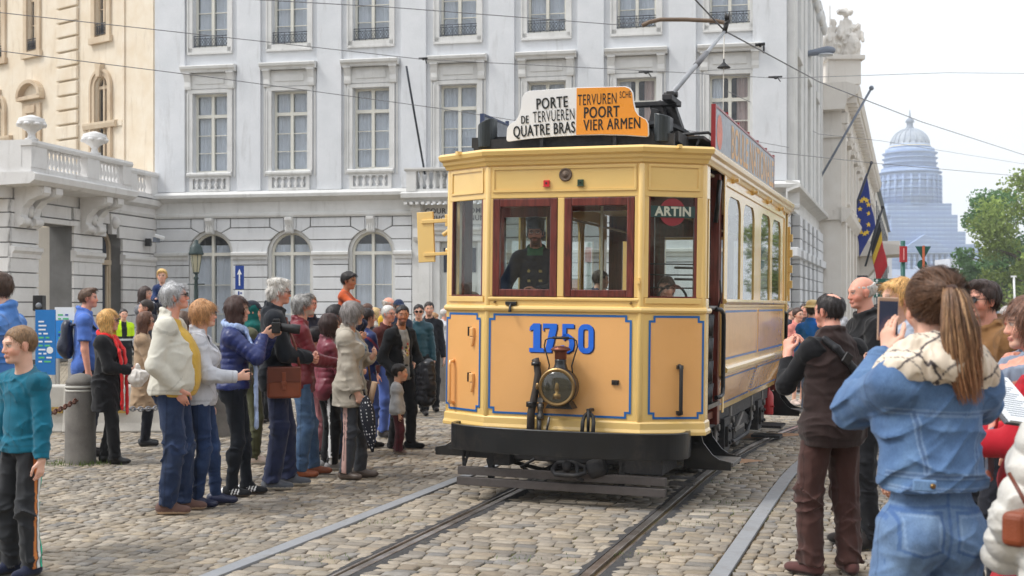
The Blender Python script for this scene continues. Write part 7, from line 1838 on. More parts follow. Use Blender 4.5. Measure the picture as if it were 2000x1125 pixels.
if PEOPLE:
 tp0 = time.time()
 person('tall man in a light blue shirt cut off by the left edge of the frame', 2, Y=8.1, H=1.88, face=268, hair=('short', (78, 58, 46)), head=(0, 2), top=dict(c=(96, 148, 222), hem=.82, th=.016, name='shirt', wr=.011), bottom=dict(c=(40, 42, 52)), arms=('fore', 'down'))
 person('boy in a teal sweatshirt and dark track trousers with green and orange side stripes', 45, 1122, H=1.535, face=210, hs=1.0, skin='kid', head=(12, -2), hair=('short', (138, 108, 78), dict(th=.010, amp=.002, sl=.02)), top=dict(c=(24, 118, 146), hem=.90, name='sweatshirt', th=.016, wr=.010, collar=False),
           bottom=dict(c=(52, 54, 58), kr=.066, ar=.058, paint=stripes(-1, ((24, 190, 150), (222, 224, 222), (206, 128, 70)))), arms=('down', 'down'), shoes=((30, 36, 60), (40, 40, 44)))
 I = person('man in a blue polo shirt standing behind the blonde woman with the red scarf', 168, Y=13.6, H=1.85, face=72, hair=('short', (96, 72, 56), dict(quiff=True)), head=(14, 6), skin='pink', top=dict(c=(92, 132, 220), hem=.84, sleeve='short', name='polo_shirt', th=.018), bottom=dict(c=(44, 50, 66)), belly=.06, arms=('down', 'down'))
 backpack(I, 'dark navy backpack on the man in the blue polo shirt', (30, 36, 56), w=.24, h=.42)
 q = empty('badge', wv(I, (.0, 0, 0))) if False else None
 red = (226, 46, 48)
 I = person('blonde woman in a black coat with a long red scarf and sunglasses by the bollard', 208, 905, H=1.61, face=86, sex='f', hair=('bob', (214, 168, 100), dict(ln=-.13, th=.02)), head=(-6, 4), top=dict(c=(28, 28, 32), hem=.60, flare=.03, open=.025, name='coat', th=.024), inner=dict(c=(30, 30, 34)), bottom=dict(c=(24, 24, 27), ar=.060), shoes=((20, 20, 22), (18, 18, 20)), shoe_kind='boot',
           arms=('clasp', 'clasp'), glasses='sun', scarf=dict(c=red, ends=((-.10, .58, .17), (.10, .64, .17))), feet=((-.09, -.03, 0), (.10, .12, 4)))
 e = empty('plastic_bag', wv(I, (.09, .34, .94)), .5); tag(e, 'crumpled white plastic bag held by the blonde woman with the red scarf', 'bag')
 P = [ball((0, 0, -.04), V3(.09, .06, .09), k=.05), ball((.05, 0, .0), V3(.06, .05, .05), k=.04), cap((0, 0, .03), (0, 0, .10), .03, .015, k=.03)]; f = Field.of(P, .009).addall(P); f.f -= .010 * f.noise((.04, .04, .04), 2, True); surf(f, 'bag', e, MPUFF, lin(226, 220, 212))
 def cream_open(I):
  return lambda P, c: c
 I = person('heavy white haired man looking up, cream jacket over a yellow jumper', 336, 1000, H=1.84, face=86, hair=('short', (190, 190, 192), dict(th=.024, amp=.006, sl=.045, n=2600)), head=(-4, 13), skin='pink', belly=.13, g=1.12, top=dict(c=(236, 232, 218), hem=.885, open=.125, vee=.1, name='jacket', th=.024, blouse=.018, wr=.007, collar=True), inner=dict(c=(232, 190, 84), th=.010, name='jumper', hem=.875, wr=.004),
           bottom=dict(JEANS, c=(46, 60, 90), ar=.062, kr=.068, wr=.013), arms=('down', 'pocket'), shoes=((104, 78, 70), (196, 168, 140)), glasses='sun', feet=((-.09, .06, 0), (.10, -.02, 6)))
 I = person('woman with strawberry blonde hair in a white zip jacket, slim jeans and navy loafers', 392, 988, H=1.70, face=84, sex='f', hair=('bob', (190, 142, 96), dict(ln=-.055, fringe=True, th=.018)), head=(-2, 4), glasses='clear', top=dict(c=(224, 227, 236), hem=.86, open=.035, name='jacket', th=.022), inner=dict(c=(40, 44, 62)), bottom=dict(JEANS, c=(44, 62, 98), ar=.040, kr=.052, th=.009), arms=('down', 'fore'), shoes=((30, 36, 66), (24, 28, 46)), shoe_kind='loafer', feet=((-.08, .12, 0), (.09, -.02, 8)))
 phone(I, 1, 'dark phone in the hand of the strawberry blonde woman in white', MBLACK)
 I = person('woman with a brown bob in a shiny blue puffer jacket photographing with a large camera', 458, 968, H=1.735, face=82, sex='f', hair=('bob', (70, 46, 40), dict(ln=-.145, th=.018)), head=(0, 2), top=dict(c=(36, 50, 112), kind='puffer', q=(.055, .010), hem=.93, name='puffer_jacket', wr=.005, th=.020), bottom=dict(c=(30, 34, 42), kind='denim', ar=.038, kr=.050, th=.009), shoes=((26, 28, 32), (70, 60, 52), (236, 236, 236)),
           arms=(((.04, .32, 1.40), (.8, -.1, -.9), (-.3, 1, .35), (-.6, .2, .8), .9), ((.06, .25, 1.40), (.8, -.2, -.9), (-.2, 1, .35), (-.8, .2, .6), .9)), scarf=dict(c=(164, 184, 222), ends=((.10, .62, .16),)), feet=((-.07, .10, 4), (.08, -.03, 6)))
 e = empty('camera', wv(I, (.0, .36, 1.47)), -R(80)); tag(e, 'black camera with a long lens held by the woman in blue', 'camera')
 MB().bx(-.07, .07, -.04, .035, -.05, .045).bx(-.03, .03, -.03, .03, .045, .075).build('body', MBLACK, e, bevel=.008); MB().lathe([(.036, 0), (.04, .01), (.038, .09), (.043, .10), (.043, .17), (.035, .172)], 18, M=Matrix.Translation((0, .035, 0)) @ Matrix.Rotation(R(-97), 4, 'X')).build('lens', MBLACK, e)
 I = person('tall white haired man with sunglasses in a black jacket with a leather satchel', 540, 953, H=1.89, face=80, hair=('messy', (222, 218, 212), dict(n=2600, sl=.045)), head=(2, 2), skin='pink', glasses='sun', top=dict(c=(28, 33, 42), hem=.80, name='jacket', th=.024, wr=.010, hood=True), bottom=dict(DNAVY, ar=.062, kr=.066), arms=('clasp', 'clasp'), shoes=((92, 96, 104), (206, 200, 188)), feet=((-.10, .10, 2), (.10, -.04, 10)))
 e = empty('satchel', wv(I, (.235, .07, .99))); e.rotation_euler = I['root'].rotation_euler; tag(e, 'brown leather satchel hanging at the hip of the white haired man in black', 'bag')
 M_ = Matrix.Rotation(R(90), 4, 'Z')
 MB().box((0, 0, -.02), (.10, .30, .27)).build('pouch', MTAN, e, bevel=.025, seg=3); MB().box((.056, 0, .055), (.012, .29, .13)).box((0, 0, .119), (.11, .29, .012)).build('flap', MTAN2, e, bevel=.005); MB().box((.066, 0, .0), (.010, .035, .16)).box((.072, 0, -.02), (.012, .05, .03)).build('buckle_strap', MTAN, e, bevel=.003)
 MB().tube([(-.01, .14, .10), (-.06, .10, .30), (-.16, .03, .50), (-.24, .02, .555), (-.30, .0, .56)], .012, 6).build('shoulder_strap', MTAN2, e)
 I = person('grey haired man with glasses in a dark red quilted jacket and faded jeans', 588, 930, H=1.765, face=78, hair=('short', (150, 148, 146), dict(th=.024, amp=.007, sl=.045, n=2400, quiff=True)), head=(0, 14), skin='pink', beard=(190, 180, 170), glasses='clear', top=dict(c=(128, 36, 48), kind='puffer', q=(.05, .008), hem=.80, wr=.006, name='quilted_jacket', th=.020), bottom=dict(c=(84, 112, 148), kind='denim', ar=.060, kr=.064, wr=.011), arms=('clasp', ((.04, .33, 1.08), (.7, -.7, -.6), (-.6, .8, 0), (-.5, -.8, .2), .8)), shoes=((150, 82, 50), (74, 46, 34)), shoe_kind='loafer', feet=((-.09, .12, 2), (.10, -.02, 8)))
 e = empty('folded_paper', wv(I, (-.02, .43, 1.06)), -R(70)); tag(e, 'small white folded paper in the hands of the man in dark red', 'paper'); MB().box((0, 0, 0), (.13, .004, .10), (0, .3, 0)).box((.005, .006, .004), (.12, .003, .10), (0, .34, 0)).build('sheet', MPAPER, e)
 def flowers(I, P, c):
  rg = np.random.default_rng(3)
  for k in range(26):
   q = np.array([rg.uniform(-.11, .11), .1, rg.uniform(1.0, 1.36)]) * I['s']; m = ((P[:, 0] - q[0]) ** 2 + (P[:, 2] - q[2]) ** 2 < rg.uniform(.007, .016) ** 2) & (P[:, 1] > 0); c[m] = lin(*[(70, 96, 128), (60, 150, 150), (110, 120, 150), (150, 170, 120)][k % 4])
  return c
 I = person('woman with a grey bob in an open beige raincoat holding a folded dotted umbrella', 684, 934, H=1.69, face=98, sex='f', hair=('bob', (146, 140, 138), dict(ln=-.085, fringe=True, th=.022)), head=(-16, 2), glasses='clear', top=dict(c=(204, 195, 180), hem=.72, flare=.05, open=.05, ox=.0, vee=.5, name='raincoat', th=.024, wr=.010, hood=True), inner=dict(c=(198, 206, 214), paint=bandpaint(flowers), th=.012), bottom=dict(c=(76, 79, 86), ar=.056, paint=stripes(1, ((206, 168, 160), (206, 168, 160)))), shoes=((92, 80, 72), (66, 58, 52)), shoe_kind='loafer',
           arms=(((.10, .20, 1.20), (.9, -.5, -.7), (-.5, .6, .6), (-.5, -.7, .2), 1.1), ((.20, .14, .80), (.3, -1, 0), (0, .25, -1), (-1, .1, 0), 1.0)), feet=((-.09, .08, -4), (.10, -.02, 14)))
 e = empty('umbrella', wv(I, (.16, .20, .71))); e.rotation_euler = (0, R(-8), 0); tag(e, 'folded navy umbrella with white dots hanging from the hand of the woman in beige', 'umbrella')
 MB().lathe([(.012, -.44), (.022, -.40), (.055, -.27), (.075, -.10), (.070, -.02), (.045, .06), (.020, .10)], 16).build('canopy', MDOT, e); MB().tube([(0, 0, .1), (0, 0, .16)], .011, 8).build('handle', MBLACK, e)
 m = MB(); m.tube([(0, 0, .15), (-.08, .0, .17), (-.14, 0, .11), (-.15, 0, .04)], .007, 6); m.build('wrist_loop', MBLACK, e)
 e = empty('paper_tube', wv(I, (.10, .24, .82))); e.rotation_euler = (R(10), R(14), 0); tag(e, 'short pale brown paper tube against the beige raincoat above the dotted umbrella', 'paper roll'); MB().lathe([(.026, -.12), (.028, -.12), (.028, .12), (.026, .12), (.022, .118)], 14).build('tube', paint('kraft_paper', lin(186, 156, 128), .7), e)
 e = empty('handbag', wv(I, (-.26, .02, .80))); e.rotation_euler = I['root'].rotation_euler; tag(e, 'brown patent handbag at the far hip of the woman in beige', 'bag')
 P = [cap((0, -.10, 0), (0, .10, 0), V3(.06, .05, .12), k=.03), cap((0, -.08, -.06), (0, .08, -.06), V3(.07, .05, .09), k=.03)]; f = Field.of(P, .009).addall(P); f.f -= .010 * f.noise((.03, .05, .03), 5, True); surf(f, 'bag', e, MLEATH, lin(62, 38, 34)); MB().tube([(0, .12, .06), (.02, .1, .25), (.06, .06, .52)], .010, 6).tube([(0, -.12, .06), (.02, -.02, .25), (.06, .02, .52)], .010, 6).build('strap', BRASS, e)
 def print_(I, P, c):
  s = I['s']; rg = np.random.default_rng(8)
  for k in range(30):
   q = (rg.uniform(-.07, .07) * s, rg.uniform(1.12, 1.28) * s); m = ((P[:, 0] - q[0]) ** 2 + (P[:, 2] - q[1]) ** 2 < .013 ** 2) & (P[:, 1] > 0); c[m] = lin(*[(180, 40, 44), (210, 190, 90), (60, 60, 64), (220, 220, 220)][k % 4])
  return c
 I = person('young bearded man in a black denim jacket over a printed grey shirt behind the toddler', 783, 876, H=1.665, face=132, hair=('short', (26, 22, 22), dict(th=.012, sl=.02)), head=(34, -2), skin='tan', stubble=.62, top=dict(c=(32, 34, 38), kind='denim', hem=.88, open=.045, name='jacket', th=.020, hood=True), inner=dict(c=(170, 172, 172), paint=bandpaint(print_), hem=.84), bottom=dict(BLKT, ar=.050), shoes=((24, 24, 26), (20, 20, 22)), arms=((.20, .22, 1.0) and ((.22, .20, .98), (.5, -1, 0), (0, 1, -.3), (-1, 0, 0), .6), 'pocket'), feet=((-.10, .06, -34), (.10, -.04, -10)))
 e = empty('folded_jacket', wv(I, (-.10, .30, .76))); e.rotation_euler = I['root'].rotation_euler; tag(e, 'black quilted jacket carried over the arm of the young bearded man', 'jacket')
 P = [cap((0, 0, .16), (0, .0, -.16), V3(.08, .13, .1), V3(.07, .15, .1), q=(.06, .010), k=.03), cap((.0, .06, .22), (.02, .1, -.02), .07, .06, k=.04)]; f = Field.of(P, .011).addall(P); f.f -= .008 * f.noise((.05, .05, .05), 4, True); surf(f, 'quilting', e, MPUFF, lin(28, 29, 34))
 person('toddler in a grey sweatshirt and maroon trousers in front of the young bearded man', 776, 886, H=1.01, face=82, hs=.86, skin=(222, 176, 150), hair=('short', (34, 28, 26), dict(th=.010, sl=.02)), top=dict(c=(204, 206, 208), hem=.84, name='sweatshirt', th=.014, wr=.009), bottom=dict(c=(96, 40, 48), kr=.075, ar=.066), shoes=((118, 100, 92), (170, 160, 150)), arms=('down', 'down'), g=1.12)
 person('woman in a teal headscarf and dark cap peak in olive trousers behind the camera lens', 489, 905, H=1.70, face=70, sex='f', hair=('hijab', (14, 96, 92)), hat=('cap', (34, 38, 50)), head=(10, 0), top=dict(c=(96, 96, 74), hem=.80), bottom=dict(c=(84, 86, 58), ar=.05), shoes=((214, 196, 184), (226, 220, 210)), arms=('down', 'fore'))
 person('person in jeans and black ankle boots hidden behind the cream jacket', 356, 940, H=1.60, face=88, sex='f', hair=('bob', (86, 64, 50)), top=dict(c=(44, 46, 54), hem=.8), bottom=dict(JEANS, c=(54, 78, 118), ar=.040, cr=.9), shoes=((30, 32, 40), (200, 200, 200)), shoe_kind='boot')
 person('long haired woman in a beige trench coat and sunglasses left of the cream jacket', 281, Y=14.6, H=1.585, face=78, sex='f', hair=('long', (104, 70, 52), dict(ln=-.24)), glasses='sun', top=dict(c=(194, 164, 132), hem=.50, flare=.05, name='trench_coat', th=.022), bottom=dict(c=(30, 32, 44), ar=.05), shoes=((26, 26, 30), (26, 26, 30)), shoe_kind='loafer', arms=('down', 'fore'))
 person('dark haired young man looking left over the beige trench coat', 289, Y=16.4, H=1.74, face=252, hair=('short', (58, 46, 40)), top=dict(c=(70, 74, 84)), bottom=BLKT, head=(0, 0))
 I = person('woman in grey holding a white phone above her head', 281, Y=18.2, H=1.68, z=.26, face=96, sex='f', hair=('long', (64, 46, 40)), top=dict(c=(146, 148, 156), hem=.8, name='cardigan'), bottom=BLKT, arms=('high', 'high'))
 phone(I, 1, 'white phone held up by the woman in grey above the crowd', MPHW)
 person('man in a dark jacket carrying the blond child on his shoulders', 318, Y=17.2, H=1.68, face=120, hair=('short', (90, 70, 50)), top=dict(c=(54, 58, 70)), bottom=BLKT, arms=('up', 'up'))
 person('blond child in a blue jacket riding on shoulders above the crowd', 317, Y=17.1, H=.98, hs=.84, z=1.19, face=172, skin='kid', hair=('short', (214, 178, 112), dict(th=.018, fringe=True)), top=dict(c=(40, 62, 112), hem=.8, name='jacket'), bottom=dict(c=(40, 42, 60)), feet=((-.16, .30, 0, .42), (.16, .30, 0, .42)), arms=('fore', 'fore'))
 person('man in a dark baseball cap behind the strawberry blonde woman', 384, Y=15.6, H=1.72, face=88, hair=('short', (60, 50, 44)), hat=('cap', (40, 44, 58)), top=dict(c=(60, 66, 80)), bottom=BLKT)
 person('police officer in a bright yellow and black vest near the portal', 241, Y=24, H=1.60, face=150, hair=('short', (46, 40, 38)), top=dict(c=(34, 36, 44), name='jacket', paint=bandpaint(lambda I, P, c: (c.__setitem__((P[:, 2] > 1.17 * I['s']) & (np.abs(P[:, 0]) > .05) & (np.abs(P[:, 0]) < .24), lin(196, 236, 30)), c.__setitem__((np.abs(P[:, 2] - 1.10 * I['s']) < .02), lin(206, 210, 214)), c)[2])), bottom=BLKT)
 person('light brown haired man in a dark jacket between the two grey haired men', 603, Y=13.8, H=1.79, face=140, hair=('short', (150, 118, 86)), head=(8, 0), skin='pink', top=dict(c=(44, 46, 62), hem=.85), bottom=JEANS)
 person('dark haired man carrying the boy in orange', 652, Y=13.4, H=1.66, face=78, hair=('short', (44, 40, 42), dict(th=.024, sl=.06)), skin='tan', stubble=.4, top=dict(c=(124, 120, 112), hem=.85), bottom=JEANS, arms=('up', 'up'))
 person('boy in an orange sweater leaning over the head of the man carrying him', 668, Y=13.62, H=1.02, hs=.84, z=1.02, face=96, skin='olive', hair=('short', (34, 28, 28), dict(th=.016, fringe=True)), head=(14, -6), top=dict(c=(226, 104, 56), hem=.84, name='sweater', wr=.010), bottom=DNAVY, feet=((-.2, .26, 0, .35), (.2, .26, 0, .35)), arms=(((.10, .30, 1.24), (1, .2, -.3), (-.8, .6, 0), (0, 0, -1), .4), ((.06, .34, 1.22), (1, .2, -.2), (-.9, .5, 0), (0, 0, -1), .4)), lean=.18)
 person('woman in a dusty pink puffer jacket and black trousers with a white side stripe', 640, 916, H=1.575, face=66, sex='f', hair=('bob', (62, 42, 38)), top=dict(c=(142, 62, 78), kind='puffer', q=(.06, .013), hem=.78, name='puffer_jacket', wr=.004), bottom=dict(c=(24, 25, 28), ar=.050, paint=stripes(1, ((220, 220, 220),), -.03)), shoes=((134, 134, 136), (206, 204, 200)), arms=('fore', 'fore'))
 person('girl with dark braided hair and pink trousers beside the dusty pink puffer jacket', 614, 890, H=1.42, face=60, sex='f', hs=1.0, skin='olive', hair=('pony', (36, 30, 32)), top=dict(c=(172, 96, 108), hem=.84), bottom=dict(c=(214, 146, 152), ar=.044, kr=.054), shoes=((40, 50, 70), (220, 220, 220)))
 person('person in a blue and red sports jacket behind the beige raincoat', 714, Y=14.4, H=1.63, face=54, hair=('short', (48, 40, 40)), top=dict(c=(36, 56, 118), kind='puffer', hem=.84, paint=bandpaint(lambda I, P, c: (c.__setitem__((P[:, 0] > .16) & (np.mod(P[:, 2] + P[:, 1], .30) < .025), lin(150, 56, 66)), c)[1])), bottom=dict(c=(96, 120, 196)), arms=('down', 'clasp'))
 person('bald man with glasses in a yellow jacket at the back of the crowd', 757, Y=19, H=1.79, face=105, hair=('short', (196, 186, 176), dict(bald=True)), glasses='clear', skin='pink', top=dict(c=(230, 186, 44)), bottom=BLKT)
 person('old white haired man with glasses in a maroon jacket behind the young bearded man', 756, Y=15.6, H=1.665, face=128, hair=('short', (206, 204, 200), dict(th=.008)), glasses='clear', skin='pink', top=dict(c=(92, 40, 38), hem=.82), bottom=dict(c=(92, 118, 196)), head=(0, 0))
 person('man in a dark blue cap and sunglasses behind the maroon jacket', 778, Y=18.2, H=1.74, face=150, hair=('short', (60, 50, 44)), hat=('cap', (30, 44, 74)), glasses='sun', top=dict(c=(50, 60, 84)), bottom=BLKT)
 person('man with sunglasses in a teal puffer jacket near the tram', 818, Y=18.6, H=1.68, face=176, hair=('short', (40, 34, 34)), glasses='sun', top=dict(c=(20, 76, 92), kind='puffer', q=(.07, .012), wr=.003), bottom=BLKT)
 person('bearded man in a dark jacket right of the teal puffer jacket', 838, Y=19.3, H=1.72, face=172, hair=('short', (46, 38, 34)), stubble=.5, top=dict(c=(40, 42, 50)), bottom=BLKT)
 I = person('woman in a taupe quilted coat with a small navy backpack leaning on the bollard', 843, 778, H=1.535, face=76, sex='f', hair=('bob', (170, 130, 92), dict(ln=-.05, fringe=True)), top=dict(c=(178, 158, 146), hem=.74, hood=True, name='quilted_coat', wr=.012, th=.024), bottom=dict(c=(150, 134, 124), ar=.05), shoes=((138, 90, 60), (90, 60, 44)), arms=('fore', 'fore'))
 backpack(I, 'small navy backpack on the woman in the taupe coat', (32, 38, 56), w=.22, h=.32, d=.12, z=1.18)
 person('white haired man in a white shirt beside the tram corner', 868, Y=22, H=1.62, face=80, hair=('short', (214, 210, 206), dict(crown=True)), skin='pink', top=dict(c=(226, 228, 232), name='shirt'), bottom=JEANS)
 person('woman with a brown bun in a dark top far behind the beige raincoat', 716, Y=20.5, H=1.69, face=60, sex='f', hair=('pony', (88, 58, 44)), top=dict(c=(56, 50, 56)), bottom=BLKT)
 person('blonde woman at the back of the crowd right of the brown bun', 731, Y=22, H=1.62, face=70, sex='f', hair=('bob', (206, 176, 124)), top=dict(c=(196, 188, 176)), bottom=BLKT)
 person('brown haired woman far back under the last arched window', 741, Y=23, H=1.60, face=150, sex='f', hair=('long', (90, 62, 48)), top=dict(c=(120, 70, 66)), bottom=BLKT)
 person('man in a grey jacket far behind the teal headscarf', 512, Y=17.5, H=1.60, face=120, hair=('short', (70, 60, 54)), top=dict(c=(120, 122, 128)), bottom=BLKT)
 person('man in a brown cap seen through the tram corner window', 921, Y=15.4, H=1.82, face=110, hair=('short', (80, 60, 50)), hat=('cap', (70, 60, 48)), skin='pink', top=dict(c=(90, 70, 60)), bottom=BLKT)
 print('left crowd', time.time() - tp0)
 I = person('balding man seen from behind in a brown quilted gilet and brown trousers', 1624, 1122, H=1.735, face=342, hair=('short', (44, 38, 38), dict(th=.010, crown=True, sl=.025)), head=(-22, 0), skin='pink', inner=dict(c=(28, 28, 32), sleeve='long', th=.014, name='shirt', hem=.95, wr=.008), top=dict(c=(58, 43, 41), kind='cloth', sleeve='none', q=(.10, .006), hem=.80, th=.028, name='gilet', ch=.004, wr=.008, g=1.05), g=1.06, bottom=dict(c=(84, 56, 51), ar=.066, kr=.074, wr=.012),
           shoes=((94, 62, 60), (60, 40, 40)), arms=(((.13, .30, 1.36), (.42, -.35, -1), (-.3, .4, 1), (-.9, .5, 0), .7), ((.02, .33, 1.36), (.42, -.35, -1), (-.1, .4, 1), (-.9, .5, 0), .7)), feet=((-.13, .02, -30), (.12, -.02, 12)))
 m = MB(); q = [I['up'](p) for p in ((-.10, -.085, 1.455), (-.05, -.140, 1.40), (.05, -.165, 1.28), (.14, -.15, 1.16), (.205, -.08, 1.06))]
 e = empty('shoulder_strap', W(I).translation); e.rotation_euler = I['root'].rotation_euler; tag(e, 'black webbing strap with a buckle across the back of the brown gilet', 'strap')
 P = [cap(a, b, V3(.024, .016, .024), k=.01) for a, b in zip(q, q[1:])]; f = Field.of(P, .007).addall(P); surf(f, 'webbing', e, MPUFF, lin(24, 24, 28)); c_ = (q[1] + q[2]) / 2; MB().box(tuple(c_ + V3(0, -.018, 0)), (.055, .02, .07), (0, R(35), 0)).build('buckle', MBLACK, e, bevel=.005)
 person('bald man with white side hair in black, facing left behind the gilet', 1690, Y=8.5, H=1.86, face=262, hair=('short', (206, 200, 194), dict(bald=True, th=.006, nostr=True)), skin='pink', head=(-4, -3), top=dict(c=(26, 26, 29), hem=.84, hood=True), bottom=BLKT, arms=('fore', 'down'))
 person('far man with short dark hair near the rear of the tram', 1571, Y=23.5, H=1.70, face=190, hair=('short', (60, 46, 40)), skin='pink', top=dict(c=(60, 60, 70)), bottom=BLKT)
 person('far person in a dark jacket right at the tram rear', 1545, Y=25, H=1.62, face=150, hair=('short', (90, 84, 80)), top=dict(c=(76, 76, 90)), bottom=BLKT)
 person('woman in a pink top and bright pink skirt behind the tram', 1557, Y=20.5, H=1.62, face=150, sex='f', hair=('pony', (70, 48, 40)), top=dict(c=(238, 148, 138), hem=.92, name='top'), bottom=dict(c=(246, 110, 150), kind2='skirt', hem=.55), shoes=((200, 180, 170), (220, 220, 220)))
 person('man in a bright blue sweater and straw hat right of the pink woman', 1586, Y=16.6, H=1.70, face=40, hair=('short', (60, 50, 44)), hat=('straw', (216, 190, 138)), top=dict(c=(44, 124, 222), name='sweater', hem=.9), bottom=dict(c=(120, 140, 176), kind='denim'))
 for (px, Yd, H_, fc, hc_, tc, sx) in ((1602, 26, 1.70, 200, (120, 90, 60), (150, 60, 60), 'f'), (1618, 29, 1.74, 160, (50, 40, 40), (60, 80, 110), 'm'), (1640, 30, 1.66, 210, (160, 120, 80), (200, 200, 206), 'f'), (1534, 30, 1.72, 170, (50, 44, 40), (70, 96, 70), 'm')):
  person({1602: 'far woman in a red top between the straw hat and the brown gilet', 1618: 'far man in slate blue behind the brown gilet', 1640: 'far woman in white behind the brown gilet', 1534: 'far man in green glimpsed beyond the tram step'}[px], px, Y=Yd, H=H_, face=fc, sex=sx, hair=('short' if sx == 'm' else 'bob', hc_), top=dict(c=tc), bottom=BLKT)
 def seams(I, P, c):
  s = I['s']; x, y, z = P[:, 0] / s, P[:, 1] / s, P[:, 2] / s; bk = y < -.02; dk = np.array(lin(62, 86, 124)); lt = np.array(lin(164, 186, 214))
  def line(d, w=.0042):
   m = bk & (np.abs(d) < w * 2.4); c[m] = c[m] * .75 + .25 * lt
   m = bk & (np.abs(d) < w); c[m] = c[m] * .35 + .65 * dk
  line(z - (1.30 + .10 * x * x)); zz = np.clip((1.30 - z) / .25, 0, 1)
  m = (z < 1.30) & (z > 1.105); line(np.where(m, np.abs(x) - (.115 - .045 * zz), 1)); line(np.where(np.abs(x) < .22, z - 1.105, 1)); line(np.where(np.abs(x) < .22, z - 1.062, 1), .003)
  fade = np.exp(-((z - 1.18) / .13) ** 2 - (x / .12) ** 2); c[bk] = c[bk] * (1 + .18 * fade[bk, None]); return c
 def jseams(I, P, c):
  s = I['s']; x, y, z = P[:, 0] / s, P[:, 1] / s, P[:, 2] / s; bk = y < .0; dk = np.array(lin(58, 92, 148)); lt = np.array(lin(160, 186, 220))
  for xc in (-.088, .088):                      # two patch pockets with a pointed foot
   u, v = x - xc, z - .93; e_ = np.maximum(np.maximum(np.abs(u) - .062, v - .060), -(v + .078) + .30 * np.abs(u) - .0)
   m = bk & (np.abs(e_) < .0045); c[m] = c[m] * .4 + .6 * dk; m = bk & (np.abs(e_ + .011) < .003); c[m] = c[m] * .7 + .3 * lt; m = bk & (e_ < -.012); c[m] *= 1.07
  m = bk & (np.abs(x) < .005); c[m] = c[m] * .5 + .5 * dk; m = bk & (np.abs(z - (1.01 - .10 * np.abs(x))) < .005); c[m] = c[m] * .5 + .5 * dk
  m = (np.abs(np.abs(x) - .165) < .006) & (np.abs(y) < .03) & (z > .2); c[m] = c[m] * .5 + .5 * dk
  f1 = np.exp(-((z - .62) / .2) ** 2 - ((np.abs(x) - .10) / .05) ** 2); c *= (1 + .22 * f1)[:, None]; return c
 def plaid(I, P, c):
  x, y, z = P.T / I['s']; a = x * .80 + z * .62 + .25 * y; b = -x * .66 + z * .78 + .3 * y; wig = .004 * np.sin(x * 60 + z * 40)
  for u, w in ((a, .0034), (b, .0034)):
   m = np.abs(np.mod(u + wig, .105) - .0525) < w; c[m] = lin(84, 78, 80)
  m = np.abs(np.mod(a + .030, .105) - .0525) < .0014; c[m] = lin(120, 112, 108); return c
 I = person('young woman from behind in denim jacket and jeans, long ponytail and plaid scarf', 1802, Y=4.0, H=1.775, face=350, roll=1.7, sex='f', hs=1.02, head=(5, 1), hair=('pony', (110, 80, 60), dict(n=7000, sl=.085, lift=.0, jit=.04)), g=.90, skin='fair', vox=.0052,
           top=dict(c=(100, 132, 176), kind='denim', hem=1.05, th=.030, sl=.026, wr=.009, name='denim_jacket', vox=.0050, paint=bandpaint(seams), g=1.0, blouse=.014, ch=.006), bottom=dict(c=(118, 148, 190), kind='denim', waist=1.09, kr=.078, ar=.07, wr=.009, vox=.0055, paint=bandpaint(jseams), th=.014),
           arms=(((-.01, .34, 1.47), (.62, .0, -.8), (-.1, .30, 1), (-.95, .35, .1), .35), ((.12, .36, 1.44), (.9, -.2, -.6), (-.2, .5, .9), (-.8, .5, .1), .7)), scarf=dict(c=(226, 212, 194), r=.046, w=.026, z=-.012, wrap=True, vox=.0055, paint=bandpaint(plaid)))
 up, hp = I['up'], I['hp']
 M0 = MB(); s = I['s']
 for (x, z) in ((-.115, 1.083),): M0.box(tuple(V3(x, -.165, z) * s), (.07, .01, .036), (0, 0, R(-24)))
 col_obj(M0, 'waist_tab', (112, 144, 186), MDENIM, I['root'], bevel=.004); M1 = MB().lathe([(.009, 0), (.009, .006), (.005, .009)], 12, M=Matrix.Translation(V3(-.095, -.176, 1.083) * s) @ Matrix.Rotation(R(90), 4, 'X')); M1.build('button', BRASS, I['root'])
 rg = np.random.default_rng(21); V = []; Q = []; Cc = []; n = 620
 tie = hp(0, -.128, .055)
 for i in range(n):
  r = math.sqrt(rg.random()); a = rg.uniform(0, 2 * PI); ux, uy = r * math.cos(a), r * math.sin(a); ln = rg.uniform(.25, .36) if rg.random() < .85 else rg.uniform(.15, .25)
  wv_ = rg.uniform(0, 6.28); pts = []
  for k in range(9):
   t_ = k / 8; sp = .018 + .050 * math.sin(min(1, t_ * 1.25) * PI * .62) - .022 * t_ * t_
   x = ux * sp + .050 * t_ * t_ + .006 * math.sin(t_ * 7 + wv_) * t_; y = -.052 * math.sin(min(t_ * 2.2, 1) * PI / 2) * (1 - .25 * t_) + uy * sp * .75 - .012 * t_; z = .026 * math.sin(min(t_ * 3, 1) * PI) - ln * (t_ ** 1.15)
   pts.append(tie + I['Rh'] @ V3(x, y, 0) + V3(0, 0, z))
  w0 = rg.uniform(.0022, .0042); nrm = unit(np.array((ux, uy - .6, .2))); cl = np.array(lin(*[(124, 92, 66), (150, 114, 82), (176, 138, 102), (134, 100, 72), (108, 78, 58)][rg.integers(0, 5)])) * rg.uniform(.8, 1.15); cl2 = np.array(lin(150, 92, 58)) * rg.uniform(.8, 1.2)
  b = len(V)
